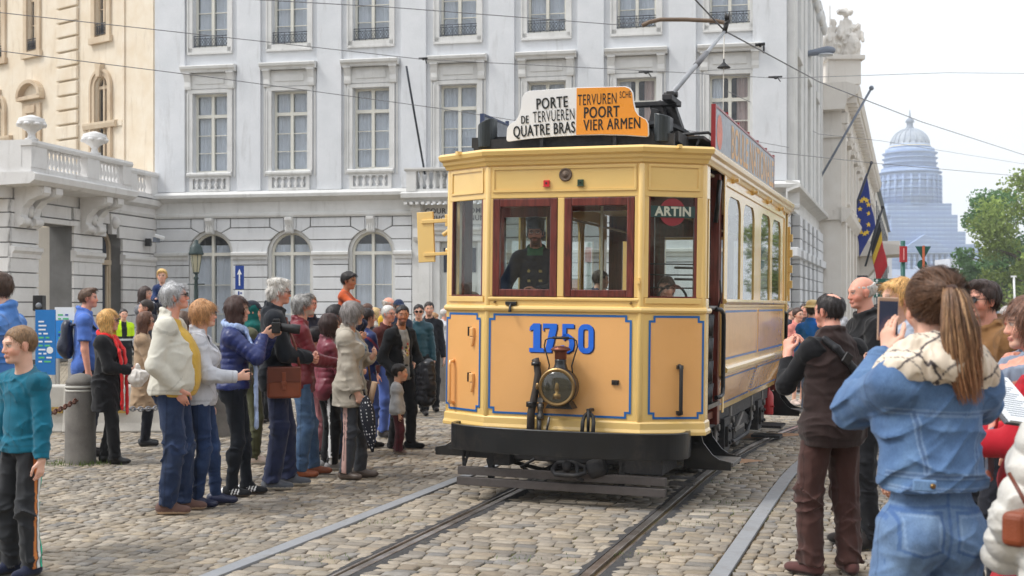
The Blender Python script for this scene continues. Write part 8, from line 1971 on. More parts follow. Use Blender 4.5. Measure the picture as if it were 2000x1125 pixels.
  for k, p in enumerate(pts):
   tg = unit(pts[min(k + 1, 8)] - pts[max(k - 1, 0)]); sd_ = unit(np.cross(tg, nrm)); wk = w0 * (1 if k < 6 else (.8, .5, .12)[k - 6])
   V += [p - sd_ * wk, p + nrm * wk * .5, p + sd_ * wk]; f_ = min(1, max(0, (k - 4) / 4)); Cc += [cl * (1 - f_ * .6) + cl2 * f_ * .6] * 3
   if k < 8: Q += [(b + 3 * k, b + 3 * k + 1, b + 3 * k + 4, b + 3 * k + 3), (b + 3 * k + 1, b + 3 * k + 2, b + 3 * k + 5, b + 3 * k + 4)]
 link('ponytail', np_mesh('ponytail', np.array(V), quads=np.array(Q), col=np.array(Cc)), I['root'], [MHAIR])
 P = [ball(tie + I['Rh'] @ V3(0, -.004, 0), V3(.026, .024, .02), k=.01)]; f = Field.of(P, .005).addall(P); surf(f, 'hair_tie', I['root'], MCLOTH, lin(70, 50, 44))
 e = phone(I, 0, 'gold phone held up by the woman in denim with its screen showing the street', MPHG, size=(.078, .155, .009), off=(-.02, .012, .02))
 I = person('person in a pale blue white shirt carrying the blond toddler beyond the denim woman', 1800, Y=6.5, H=1.64, face=330, hair=('short', (150, 120, 80)), top=dict(c=(206, 214, 232), name='shirt', hem=.85), bottom=JEANS, arms=('down', 'down'))
 person('blond toddler with open mouth looking left over the pale shirt shoulder', 1766, Y=6.35, H=.92, hs=.88, z=.88, face=262, skin='kid', hair=('short', (220, 176, 112), dict(th=.016, sl=.05, fringe=True)), top=dict(c=(196, 206, 226), hem=.8), bottom=dict(c=(120, 110, 110)), arms=('fore', 'fore'), feet=((-.14, .12, 0, .25), (.14, .12, 0, .25)))
 person('dark haired man in sunglasses and a tan jacket right of the ponytail', 1928, Y=7.1, H=1.80, face=250, hair=('short', (56, 40, 34), dict(th=.018, quiff=True)), glasses='sun', skin='pink', stubble=.2, head=(0, 2), top=dict(c=(146, 106, 66), hem=.85), bottom=dict(c=(40, 42, 52)), arms=('down', 'down'))
 person('blonde girl in a dark jacket and dark jeans with teal boots behind the denim woman', 1916, Y=9.4, H=1.545, face=222, sex='f', hair=('long', (176, 136, 88), dict(ln=-.2)), skin='kid', top=dict(c=(38, 38, 44), hem=.85), bottom=dict(c=(36, 42, 58), kind='denim', ar=.044, kr=.05), shoes=((30, 70, 76), (26, 30, 34)), shoe_kind='boot', arms=('fore', 'fore'))
 person('woman with grey hair and a red scarf far off at the right edge', 1966, Y=15.5, H=1.645, face=196, sex='f', hair=('bob', (196, 192, 190), dict(ln=-.05)), glasses='clear', top=dict(c=(52, 50, 58), hem=.6, name='coat'), bottom=BLKT, scarf=dict(c=(222, 44, 46), ends=((-.08, .9), (.08, .85))))
 person('long haired blonde woman seen from behind next to the red coat', 1974, Y=8.4, H=1.50, face=330, sex='f', hair=('long', (196, 158, 104), dict(ln=-.22)), top=dict(c=(60, 56, 60), hem=.7), bottom=BLKT)
 I = person('woman in a long red coat with a grey and pink scarf holding a notebook', 2024, Y=5.3, H=1.69, face=292, sex='f', hair=('bob', (112, 76, 58), dict(ln=-.05, th=.022)), head=(-10, 0), top=dict(c=(206, 34, 52), hem=.36, flare=.06, name='coat', th=.024, wr=.006), bottom=dict(c=(40, 36, 40), ar=.042), shoes=((40, 30, 30), (30, 26, 26)), shoe_kind='boot', arms=('fore', 'fore'),
           scarf=dict(c=(128, 138, 156), r=.042, w=.02, wrap=True, ends=((-.06, .95, .16),), paint=bandpaint(lambda I, P, c: (c.__setitem__(np.mod(P[:, 0] * .6 + P[:, 2], .12) < .05, lin(224, 160, 140)), c)[1])))
 e = empty('notebook', at(1962, Y=4.9) + Vector((0, 0, zat(782, 4.9)))); e.rotation_euler = (R(38), R(8), R(24)); tag(e, 'open notebook with printed pages held in front of the red coat', 'notebook')
 MB().box((0, 0, .0), (.21, .30, .012)).build('cover', paint('grey_cover', lin(86, 86, 92), .6), e, bevel=.002); o = MB().box((.008, -.005, .012), (.195, .285, .010)).build('pages', MPAPER, e)
 m = MB();
 for k in range(17): m.box((.008 - .01 * (k % 3), .11 - k * .014, .0175), (.15 - .02 * (k % 3), .004, .001))
 m.build('print', paint('print_grey', lin(140, 146, 156), .8), o)
 I = person('woman in a white quilted puffer jacket cut off by the right edge of the frame', 2092, Y=3.75, H=1.62, face=322, sex='f', hair=('bob', (90, 66, 50)), vox=.0056, top=dict(c=(244, 241, 234), kind='puffer', q=(.085, .016), hem=.84, th=.032, sl=.030, wr=.006, name='puffer_jacket', vox=.006), bottom=dict(c=(86, 122, 176), kind='denim', ar=.05, kr=.064, vox=.0065, wr=.010), arms=(((.05, .22, .92), (1, -.3, 0), (-.6, .6, 0), (-1, 0, 0), .6), 'down'))
 e = empty('shoulder_bag', at(1992, Y=3.5) + Vector((0, 0, zat(1018, 3.5)))); tag(e, 'brown leather shoulder bag against the white puffer jacket at the right edge', 'bag'); e.rotation_euler = (0, 0, R(40))
 MB().box((.06, 0, -.02), (.22, .07, .10)).build('pouch', MTAN, e, bevel=.02, seg=3); MB().tube([(.05, .0, .03), (.06, .03, .07), (.09, .08, .12)], .006, 6).build('strap', MTAN2, e)
 def uni(I, P, c):
  s = I['s']; x, y, z = P[:, 0] / s, P[:, 1] / s, P[:, 2] / s
  for sx in (-1, 1):
   for zz in (1.0, 1.09, 1.18, 1.27): c[(y > 0) & ((x - sx * .055) ** 2 + (z - zz) ** 2 < .014 ** 2)] = lin(214, 190, 120)
  c[(z > 1.415) & (y > 0) & (np.abs(x) < .075)] = lin(60, 130, 100); return c
 cuff = lambda I, P, c: uni(I, P, c)
 p_ = MW @ Vector((-.50, .86, .72))
 person('tram driver in a dark uniform with brass buttons behind the left front window', 0, loc=p_, H=1.72, z=.72, face=188, hair=('short', (70, 56, 50)), hat=('kepi', (54, 58, 66)), glasses='clear', skin='pink', beard=(96, 70, 60), top=dict(c=(38, 52, 78), hem=.80, name='uniform_coat', th=.022, wr=.004, paint=bandpaint(uni)), bottom=BLKT, arms=('clasp', ((.22, .30, 1.02), (.8, -.6, -.5), (-.2, 1, 0), (0, 0, -1), .7)), vox=.0085)
 p_ = MW @ Vector((.72, .95, .30))
 person('passenger in a pale blue shirt low behind the right corner window of the tram', 0, loc=p_, H=1.56, z=.36, face=200, hair=('short', (80, 60, 50)), top=dict(c=(120, 160, 216)), bottom=BLKT, legs=True)
 for (y, x, c_, lb) in ((2.3, .85, (150, 90, 80), 'passenger in a dull red top seated behind the first saloon window'), (4.2, -.8, (70, 90, 120), 'passenger in slate blue seated on the far bench of the tram')):
  p_ = MW @ Vector((x, y, .72)); person(lb, 0, loc=p_, H=1.66, z=.42, face=250 if x > 0 else 80, hair=('short', (70, 56, 50)), top=dict(c=c_), bottom=BLKT, feet=((-.1, .42, 0, .30), (.1, .42, 0, .30)))
 print('people', NP[0], time.time() - tp0)
MGRN = paint('sign_green', lin(20, 84, 74), .5, .06); MGREENP = paint('green_pole', lin(34, 54, 54), .5, .1); MCONC = stone_mat('concrete', lin(196, 192, 184), lin(178, 174, 166), (.2, .18, .15), .4, .2)
MBOLL = stone_mat('bollard_stone', lin(132, 128, 122), lin(104, 100, 96), (.10, .09, .08), .5, .35, 3); MBLUEP = paint('panel_blue', lin(20, 116, 190), .45, .12, 2); MSIGNB = paint('sign_blue', lin(24, 62, 142), .4, .04); MSIGNW = paint('sign_white', lin(232, 234, 236), .4, .02); MGOLD = paint('gilding', lin(206, 160, 70), .35, .1, 8, metal=.6)
MCABLE = paint('cable', lin(112, 112, 116), .6, .05); MLAMPH = paint('lamp_grey', lin(116, 124, 138), .5, .06)
def bollard(px, yf, label, r=.16, h=.95):
 p = at(px, yf); b = empty('bollard', p); tag(b, label, 'bollard', 'stone bollards with chains')
 MB().lathe([(r * 1.05, -.03), (r * 1.05, .0), (r, .03), (r * .94, h * .80), (r * .90, h * .82), (r * .96, h * .83), (r * .95, h * .865), (r * .9, h * .87), (r * .95, h * .88), (r * .92, h * .91), (r * .6, h * .975), (0, h)], 24).build('post', MBOLL, b)
 MB().lathe([(r * .965, h * .835), (r * .975, h * .84), (r * .975, h * .853), (r * .965, h * .857)], 24).lathe([(r * .955, h * .795), (r * .965, h * .80), (r * .965, h * .812), (r * .955, h * .815)], 24).build('pale_bands', paint('pale_band', lin(196, 194, 186), .6), b)
 MB().tube([(r * .9 * math.cos(a), r * .9 * math.sin(a), h * .72) for a in (0, .1)], .02, 6).build('chain_eye', MIRON, b); return p + Vector((0, 0, h * .72))
def chain(a, b, sag, label, mt):
 a, b = Vector(a), Vector(b); d = b - a; n = max(6, int(d.length / .075)); m = MB(); e = empty('chain', (a + b) / 2); tag(e, label, 'chain', 'chains between the bollards'); c0 = (a + b) / 2
 P = [a + d * (i / n) + Vector((0, 0, -4 * sag * (i / n) * (1 - i / n))) - c0 for i in range(n + 1)]
 for i in range(n):
  t_ = (P[i + 1] - P[i]); L = t_.length; t_.normalize(); s_ = t_.cross(Vector((0, 0, 1))).normalized() if i % 2 else t_.cross(t_.cross(Vector((0, 0, 1)))).normalized(); c = (P[i] + P[i + 1]) / 2
  m.tube([c + t_ * math.cos(w_) * L * .68 + s_ * math.sin(w_) * .024 for w_ in [2 * PI * k / 10 for k in range(11)]], .0085, 5, caps=False)
 m.build('links', mt, e)
MCHR = paint('rusty_chain', lin(104, 66, 50), .7, .2, 9, .2); MCHS = paint('steel_chain', lin(150, 152, 158), .45, .15, 9, metal=.6)
b1 = bollard(157, 903, 'weathered stone bollard in front of the blonde woman with the red scarf'); b0 = at(-80, 1000) + Vector((0, 0, .68)); bollard(-80, 1000, 'stone bollard outside the left edge, holding the rusty chain')
b2_ = bollard(432, 850, 'stone bollard among the legs behind the camera woman'); b3_ = bollard(858, 782, 'stone bollard beside the tram and the taupe coat', .22, 1.0); b4_ = bollard(690, 800, 'stone bollard hidden behind the beige raincoat')
chain(b1, b0, .10, 'rusty chain hanging left from the bollard beside the boy in teal', MCHR); chain(b1, b2_, .22, 'iron chain behind the cream jacket between two bollards', MCHS); chain(b3_, b4_, .25, 'steel chain sloping down from the bollard beside the tram', MCHS)
weeds(170, [(at(158, 905).x, at(158, 905).y), (at(185, 906).x, at(185, 906).y), (at(100, 906).x, at(100, 906).y)], .16, 'weeds', 2.0); weeds(50, [(at(432, 852).x, at(432, 852).y)], .14, 'weeds')
weeds(60, [tuple(TRK.arr(a, b)) for a, b in ((1, .9), (2.2, 1.05), (3.4, 1.1), (5.6, 1.2), (4.6, .95), (.2, -1.1), (1.6, -1.2), (.6, .2), (7, 1.1), (2.8, 1.3))], .16, 'weeds', .7)
p = at(383, Y=31); lp = empty('lamp_post', p); tag(lp, 'old dark green lamp post with a glazed lantern in front of the first arched window', 'lamp post'); lp.scale = (.72, .72, .84)
MB().lathe([(.22, 0), (.22, .3), (.14, .45), (.09, .6), (.075, 2.4), (.06, 2.75), (.10, 2.8), (.05, 2.86), (.05, 2.95)], 14).tube([(-.3, 0, 2.62), (.3, 0, 2.62)], .02, 6).build('post', MGREENP, lp)
MB().lathe([(.10, 2.95), (.20, 3.50)], 6, smooth=False).build('glazing', paint('lantern_glass', lin(168, 164, 140), .3), lp); m = MB().lathe([(.05, 2.92), (.11, 2.95), (.11, 2.98), (.05, 2.99)], 6).lathe([(.26, 3.50), (.27, 3.54), (.24, 3.60), (.22, 3.72), (.14, 3.82), (.08, 3.86), (.08, 3.93), (.0, 3.97)], 12)
for k in range(6): a_ = 2 * PI * k / 6; m.tube([(.10 * math.cos(a_), .10 * math.sin(a_), 2.95), (.20 * math.cos(a_), .20 * math.sin(a_), 3.5)], .012, 5)
m.build('lantern_frame', MGREENP, lp)
p = at(468, Y=24); sg_ = empty('street_sign', p); tag(sg_, 'blue sign with a white upward arrow on a green pole', 'sign')
MB().tube([(0, .03, 0), (0, .03, 2.45)], .035, 8).build('pole', MGREENP, sg_); o = MB().bx(-.085 - .0, .085, -.01, .01, 1.98, 2.44).bx(-.005, .005, 0, .01, 1.98, 1.99).build('blue_plate', MSIGNB, sg_, bevel=.004)
MB().bx(-.013, .013, -.016, -.012, 2.05, 2.27).prism_y([(-.045, 2.27), (.045, 2.27), (0, 2.38)], -.016, -.012).build('arrow', MSIGNW, o); o2 = MB().bx(-.08, .08, -.01, .01, 1.84, 1.965).build('small_white_plate', MSIGNW, sg_); MB().bx(-.03, .0, -.015, -.011, 1.87, 1.94).bx(.015, .05, -.015, -.011, 1.89, 1.92).build('pictogram', MSIGNB, o2); MB().bx(-.06, .07, -.01, .01, 1.60, 1.79).build('small_green_plate', paint('teal_plate', lin(60, 130, 130), .5, .2, 9), sg_)
def panel(px0, px1, y0, y1, Y, label, col, rows, sd):
 w = (px1 - px0) / F * Y; p = at((px0 + px1) / 2, Y=Y); e = empty('information_panel', p, R(-6)); tag(e, label, 'panel', 'blue information panels'); z0, z1 = zat(y1, Y), zat(y0, Y)
 b = MB().bx(-w / 2, w / 2, 0, .03, z0, z1).build('board', col, e); rg = np.random.default_rng(sd); m = MB(); gq = MB()
 for k in range(rows):
  z = z1 - .18 - k * (z1 - z0 - .3) / rows; x = -w / 2 + .05
  while x < w / 2 - .12:
   l_ = rg.uniform(.04, .12); (gq if rg.random() < .3 else m).bx(x, min(x + l_, w / 2 - .04), -.004, -.001, z, z + .022); x += l_ + .03
   if rg.random() < .15: break
 m.build('print', MSIGNW if col is MBLUEP else MSIGNB, b); gq.build('green_print', paint('print_green', lin(90, 190, 120), .5), b) if gq.v else None
 if rows > 2: MB().lathe([(.05, 0), (.05, .003)], 14, M=Matrix.Translation((w * .25, -.001, z0 + .35)) @ Matrix.Rotation(R(90), 4, 'X')).build('white_badge', MSIGNW, b)
 MB().bx(-w / 2, -w / 2 + .05, .0, .05, 0, z0 - .001).bx(w / 2 - .05, w / 2, 0, .05, 0, z0 - .001).build('legs', MCONC, e); return e
panel(68, 108, 605, 732, 17.5, 'blue information panel with white and green print beside the loudspeaker', MBLUEP, 11, 1); panel(107, 140, 626, 700, 17.9, 'lighter blue panel half hidden behind the man in the blue polo', paint('panel_light_blue', lin(40, 140, 220), .45, .1, 2), 6, 2); panel(106, 146, 600, 625, 18.0, 'white notice with faint print above the lighter blue panel', MSIGNW, 2, 3)
p = at(77, Y=19); sp_ = empty('loudspeaker', p); tag(sp_, 'black loudspeaker standing above the blue information panel', 'loudspeaker'); MB().box((0, 0, 1.70), (.15, .16, .24)).build('cabinet', MBLACK, sp_, bevel=.01); MB().tube([(0, 0, 0), (0, 0, 1.58)], .025, 8).build('stand', MBLACK, sp_); MB().lathe([(.05, 0), (.02, .02)], 12, M=Matrix.Translation((.02, -.082, 1.66)) @ Matrix.Rotation(R(90), 4, 'X')).build('cone', paint('speaker_grey', lin(120, 124, 130), .5), sp_)
p = at(222, Y=27); e = empty('dark_kiosk', p); tag(e, 'slim dark green bin beside the police officer', 'bin'); MB().lathe([(.18, 0), (.18, 1.2), (.20, 1.25), (.12, 1.5), (0, 1.55)], 12).build('body', MGREENP, e)
for (px, w_, lb) in ((120, 1.7, 'pale concrete block below the blue information panels'), (245, 1.5, 'pale concrete block behind the blonde woman in black')):
 p = at(px, Y=16.4); e = empty('concrete_block', p, R(4)); tag(e, lb, 'barrier', 'concrete blocks along the pavement'); MB().prism_x([(-.30, 0), (.30, 0), (.26, .12), (.20, .60), (-.20, .60), (-.26, .12)], -w_ / 2, w_ / 2).build('block', MCONC, e, bevel=.02); MB().bx(-.1, .1, -.30, -.27, .25, .33).build('tag', paint('yellow_tag', lin(170, 140, 70), .5), e)
for (px, y, lb) in ((312, 463, 'white security camera on the rusticated wall by the inner corner'), (293, 474, 'black floodlight beside the white security camera')):
 Yc = 41.5; p = at(px, Y=Yc) + Vector((0, 0, zat(y, Yc))); e = empty('security_camera' if px > 300 else 'floodlight', p); tag(e, lb, 'camera' if px > 300 else 'light')
 if px > 300: MB().box((.05, -.2, 0), (.34, .12, .11), (.2, .25, .3)).build('housing', MSIGNW, e, bevel=.02); MB().box((-.1, -.05, -.1), (.10, .5, .16)).build('bracket', MLAMPH, e)
 else: MB().box((0, -.2, 0), (.18, .16, .26)).build('housing', MBLACK, e, bevel=.01); MB().box((.0, -.05, -.05), (.05, .4, .05)).build('bracket', MBLACK, e)
for i, (px, y, Y_, L_) in enumerate(((1586, 104, 44, 1.35), (1618, 200, 60, 1.5), (1655, 316, 84, 1.5), (1663, 371, 112, 1.7), (1683, 425, 140, 1.6))):
 e = empty('street_light', at(px, Y=Y_) + Vector((0, 0, zat(y, Y_)))); tag(e, ['large grey street light head on a bracket beside the palace corner', 'grey street light head below the first, above the ornate wall', 'third street light head down the street, level with the flagpole tip', 'fourth small street light head down the street', 'smallest farthest street light head just right of the blue flag top'][i], 'street light', 'street lights along the street')
 P = [cap(V3(-L_ * .35, 0, -.06), V3(L_ * .4, 0, .10), V3(.10, .16, .07), V3(.32, .2, .16), k=.1)]; f = Field.of(P, .05).addall(P); surf(f, 'head', e, MLAMPH, (.3, .3, .3)); MB().lathe([(.02, -.04), (.28, -.02), (.28, .02)], 14, M=Matrix.Translation((L_ * .35, 0, -.06))).build('bowl', paint('lamp_bowl', lin(206, 210, 216), .3), e); MB().tube([(-L_ * .4, 0, -.08), (-L_ * .8, .2, -.35), (-L_ * 1.1, .5, -.8)], .05, 6).build('arm', MLAMPH, e)
def flag(x0, y0, x1, y1, Y_, label, strips, fy0, fy1, wpx, stars):
 A = at(x0, Y=Y_ - .6) + Vector((0, 0, zat(y0, Y_ - .6))); B = at(x1, Y=Y_) + Vector((0, 0, zat(y1, Y_))); e = empty('flagpole', B); tag(e, label, 'flag')
 MB().tube([(0, 0, 0), tuple(A - B)], .05, 7).ell(tuple(A - B), (.09, .09, .09), 8, 6).build('pole', MIRON, e)
 k_ = Y_ / F
 T0 = .12; T1 = .68; n = 16; rows = 14
 grid = []
 for i in range(rows + 1):
  u = i / rows; pole_p = (A - B) * (1 - T0 - (T1 - T0) * u * .85)
  row = []
  for j in range(n + 1):
   v_ = j / n; hang = wpx * k_ * v_; fold = math.sin(v_ * 9 + u * 2) * .14 * v_
   row.append(pole_p + Vector((.16 * hang * (1 - u * .2) + .05 * fold, -.25 * fold * 4 + .3, -hang * (1.0 - .12 * u))))
  grid.append(row)
 last = None
 for (a, b, nm, c_) in strips:
  m = MB(); ja, jb = int(a * n), int(b * n); vs = [grid[i][j] for i in range(rows + 1) for j in range(ja, jb + 1)]; wd = jb - ja + 1
  m.add([tuple(q) for q in vs], [(i * wd + j, i * wd + j + 1, (i + 1) * wd + j + 1, (i + 1) * wd + j) for i in range(rows) for j in range(wd - 1)], True); o = m.build(nm, paint(nm, lin(*c_), .8, .08, 2), e, recalc=False); sd_ = o.modifiers.new('thickness', 'SOLIDIFY'); sd_.thickness = .02; last = last or o
 if stars:
  m = MB(); ci, cj, = rows * .5, n * .5
  for k in range(12):
   a_ = 2 * PI * k / 12; i_ = int(round(ci + rows * .33 * math.cos(a_))); j_ = int(round(cj + n * .30 * math.sin(a_))); p = grid[i_][j_] + Vector((0, -.06, 0)); r_ = .15
   m.add([tuple(p + Vector((r_ * (1 if q % 2 == 0 else .42) * math.sin(PI * q / 5), 0, r_ * (1 if q % 2 == 0 else .42) * math.cos(PI * q / 5)))) for q in range(10)], [tuple(range(10))])
  m.build('stars', paint('flag_yellow_star', lin(238, 202, 60), .7), last, recalc=False)
flag(1702, 318, 1648, 470, 62, 'blue flag with a ring of yellow stars on a slanting pole', [(0, 1, 'flag_blue', (28, 52, 140))], 0, 0, 105, True)
flag(1724, 405, 1690, 520, 59, 'black yellow and red flag hanging below the blue flag', [(0, .34, 'flag_black', (30, 32, 40)), (.34, .5, 'flag_yellow', (226, 190, 60)), (.5, 1, 'flag_red', (196, 40, 48))], 0, 0, 100, False)
e = empty('slanting_pole', at(1640, Y=50) + Vector((0, 0, zat(325, 50)))); tag(e, 'bare slanting pole high on the palace street wall', 'flagpole'); q = at(1702, Y=49) + Vector((0, 0, zat(172, 49))) - e.location; q0 = at(1588, Y=50) + Vector((0, 0, zat(372, 50))) - e.location; MB().tube([tuple(q0), tuple(q)], .05, 7).ell(tuple(q), (.1, .1, .1), 8, 6).build('pole', MLAMPH, e)
e = empty('wrought_iron_screen', at(1640, Y=62)); tag(e, 'black wrought iron screen of scrolls on the ornate building', 'screen'); m = MB(); rg = np.random.default_rng(9)
for k in range(60):
 c = Vector((rg.uniform(-1.3, 1.4), rg.uniform(-.3, .3), rg.uniform(zat(588, 62), zat(540, 62)))); r_ = rg.uniform(.12, .30); a0 = rg.uniform(0, 6.28)
 m.tube([c + Vector((r_ * (1 - q / 14) * math.cos(a0 + q * .55), 0, r_ * (1 - q / 14) * math.sin(a0 + q * .55))) for q in range(12)], .05, 5)
m.bx(-1.4, 1.4, -.05, .05, zat(592, 62), zat(588, 62)); m.bx(-1.4, 1.4, -.05, .05, zat(541, 62), zat(538, 62)); m.bx(-1.3, -1.2, -.05, .05, .05, zat(590, 62)); m.bx(1.2, 1.3, -.05, .05, .05, zat(590, 62)); m.build('scrolls', MIRON, e, weld=False)
for i, (px, y, Y_) in enumerate(((1644, 528, 60), (1657, 535, 64), (1668, 548, 70))):
 z = zat(y, Y_); e = empty('wall_lantern', at(px, Y=Y_)); tag(e, ['dark wall lantern with a gilded crown, the nearest of the cluster', 'middle dark wall lantern with a gilded crown', 'farthest dark wall lantern of the cluster beside the bald man'][i], 'lantern', 'gilded wall lanterns')
 MB().lathe([(.16, z - .5), (.32, z + .25)], 6, smooth=False).build('glazing', paint('lantern_pane', lin(150, 156, 160), .25), e); MB().lathe([(.36, z + .25), (.34, z + .33), (.20, z + .45), (.14, z + .55)], 8).lathe([(.05, z - .9), (.12, z - .7), (.17, z - .5)], 8).tube([(0, 0, z - .9), (-.2, 0, z - 1.1), (-.6, 0, z - 1.2)], .05, 6).build('frame', MIRON, e); MB().lathe([(.17, z + .55), (.20, z + .62), (.10, z + .72), (.06, z + .8)], 8).build('crown', MGOLD, e)
p = at(1727, Y=26); e = empty('direction_sign', p); tag(e, 'three dark green direction boards with white arrows on a pole', 'sign'); kz = 26 / F
MB().tube([(38 * kz, .05, 0), (38 * kz, .05, zat(470, 26))], .05, 8).build('pole', MGRN, e)
for (a, b) in ((544, 555), (557, 568), (570, 581)):
 o = MB().bx(-20 * kz, 36 * kz, -.02, .02, zat(b, 26), zat(a, 26)).build('board', MGRN, e, bevel=.004); zc_ = (zat(a, 26) + zat(b, 26)) / 2
 MB().bx(-15 * kz - .01, -15 * kz + .01, -.027, -.022, zc_ - .04, zc_ + .02).prism_y([(-15 * kz - .035, zc_ + .01), (-15 * kz + .035, zc_ + .01), (-15 * kz, zc_ + .05)], -.027, -.022).build('arrow', MSIGNW, o)
 m = MB(); m.bx(2 * kz, 30 * kz, -.026, -.022, zc_ + .005, zc_ + .02) if a != 557 else m.bx(10 * kz, 28 * kz, -.026, -.022, zc_ + .0, zc_ + .018); m.bx(12 * kz, 30 * kz, -.026, -.022, zc_ - .035, zc_ - .02); m.build('small_print', paint('dim_white', lin(150, 176, 172), .6), o)
o = MB().bx(30 * kz, 44 * kz, -.03, .01, zat(512, 26), zat(481, 26)).build('red_plate', paint('plate_red', lin(176, 34, 44), .5, .08), e); MB().bx(36 * kz, 38.5 * kz, -.036, -.031, zat(508, 26), zat(485, 26)).build('white_mark', paint('pale_red', lin(220, 150, 150), .6), o)
e = empty('orange_board', at(1752, Y=25)); tag(e, 'orange notice board behind the blond toddler', 'board'); kk = 25 / F; MB().bx(-12 * kk, 20 * kk, -.02, .02, zat(600, 25), zat(549, 25)).build('board', paint('board_orange_brown', lin(206, 120, 70), .6, .08, 3), e); MB().bx(-12 * kk, -11 * kk, -.03, .03, zat(602, 25), zat(547, 25)).bx(-12 * kk, 20 * kk, -.031, .031, zat(549, 25), zat(547, 25)).bx(3 * kk, 5 * kk, 0, .05, 0, zat(600, 25)).build('frame', MGRN, e)
e = empty('traffic_sign', at(1803, Y=24)); tag(e, 'back of a green triangular sign pointing down on an orange and steel pole', 'sign'); kk = 24 / F
MB().prism_y([(-15.5 * kk, zat(481, 24)), (15.5 * kk, zat(481, 24)), (0, zat(508, 24))], -.012, .012).build('triangle', MGRN, e, bevel=.005); MB().lathe([(9.5 * kk, -.01), (9.5 * kk, .01)], 20, M=Matrix.Translation((-2 * kk, 0, zat(517, 24))) @ Matrix.Rotation(R(90), 4, 'X')).build('round_plate', MGRN, e); MB().bx(-2 * kk, 1.6 * kk, -.05, -.015, 0, zat(480, 24)).build('pole', paint('rust_orange_pole', lin(196, 104, 70), .6, .12, 4), e)
def wire(pts, label, r=.011, sag=0.0, group='overhead wires'):
 P = [wp(*q) for q in pts]; e = empty('overhead_wire', P[0]); tag(e, label, 'wire', group); Q = []
 for a, b in zip(P, P[1:]):
  for k in range(8): t_ = k / 8; Q.append(a + (b - a) * t_ - Vector((0, 0, sag * 4 * t_ * (1 - t_))) - P[0])
 Q.append(P[-1] - P[0]); MB().tube(Q, r * .75, 5).build('cable', MCABLE, e); return e
wire([(-60, 18, 24), (540, 84, 27), (826, 116, 29), (1300, 140, 31), (1520, 153, 33), (1850, 142, 45), (2050, 144, 50)], 'span wire crossing the whole palace front below the lintels to the right edge', .012)
wire([(-60, 92, 20), (420, 152, 23), (860, 212, 26), (1010, 236, 28)], 'wire falling from the left edge across the first floor windows', .010)
wire([(300, -12, 22), (760, 14, 24), (1200, 48, 26), (1285, 40, 26)], 'wire along the upper balcony grilles ending at the curved bracket arm', .012)
wire([(1340, -20, 14.2), (1415, 60, 15.3), (1600, 160, 22), (1800, 238, 34), (2060, 322, 52)], 'thick contact wire above the trolley pole running off down the street', .014)
wire([(1500, 296, 30), (1700, 318, 40), (2060, 350, 60)], 'thin wire across the street in front of the flagpole tips', .013)
wire([(1420, 178, 36), (1600, 262, 46), (1720, 275, 56), (2060, 330, 90)], 'faint wire below the contact wire over the street', .014)
wire([(1150, 232, 24), (1400, 262, 29), (1540, 288, 34)], 'faint wire behind the trolley pole', .010)
e = empty('curved_bracket', wp(1330, 40, 20)); tag(e, 'curved rusty bracket arm holding the contact wire above the trolley head', 'bracket'); o0 = e.location; MB().tube([wp(x, y, 20) - o0 for x, y in ((1254, 50), (1268, 43), (1290, 38), (1340, 38), (1400, 41), (1414, 44), (1418, 52))], .035, 7).build('arm', paint('rusty_arm', lin(118, 100, 84), .7, .15, 8), e)
for i, (px, y, Y_) in enumerate(((1515, 152, 32), (1262, 142, 31), (827, 116, 29), (1485, 90, 17.6))):
 e = empty('wire_insulator', wp(px, y, Y_)); tag(e, ['dark insulator with short arms on the span wire by the palace corner', 'pale insulator on the span wire left of the trolley pole', 'small dark knot on the span wire above the bare flagpole', 'dark clamp on the contact wire right of the trolley head'][i], 'insulator'); s_ = (.42, .42, .25, .16)[i]
 MB().ell((0, 0, 0), (.12 * s_, .08 * s_, .09 * s_), 10, 8).tube([(-.45 * s_, 0, .02), (.4 * s_, 0, .03)], .025, 6).tube([(.05, 0, 0), (.3 * s_, 0, -.1)], .015, 5).build('body', MBLACK, e)
def leaf_mat(name, c):
 t = NT(name); t.set(rough=.6, spec=.3); at_ = t.n('ShaderNodeAttribute', attribute_name='Col'); t.base(at_.outputs['Color']); t.b.inputs['Transmission Weight'].default_value = 0
 tl = t.n('ShaderNodeBsdfTranslucent'); t.l(at_.outputs['Color'], tl.inputs[0]); mx = t.n('ShaderNodeMixShader'); mx.inputs[0].default_value = .35; t.l(t.b.outputs[0], mx.inputs[1]); t.l(tl.outputs[0], mx.inputs[2]); t.l(mx.outputs[0], t.out.inputs[0]); return t.m
MLEAF = leaf_mat('leaves', None); MBARK = paint('bark', lin(92, 80, 68), .9, .2, 6, .5)
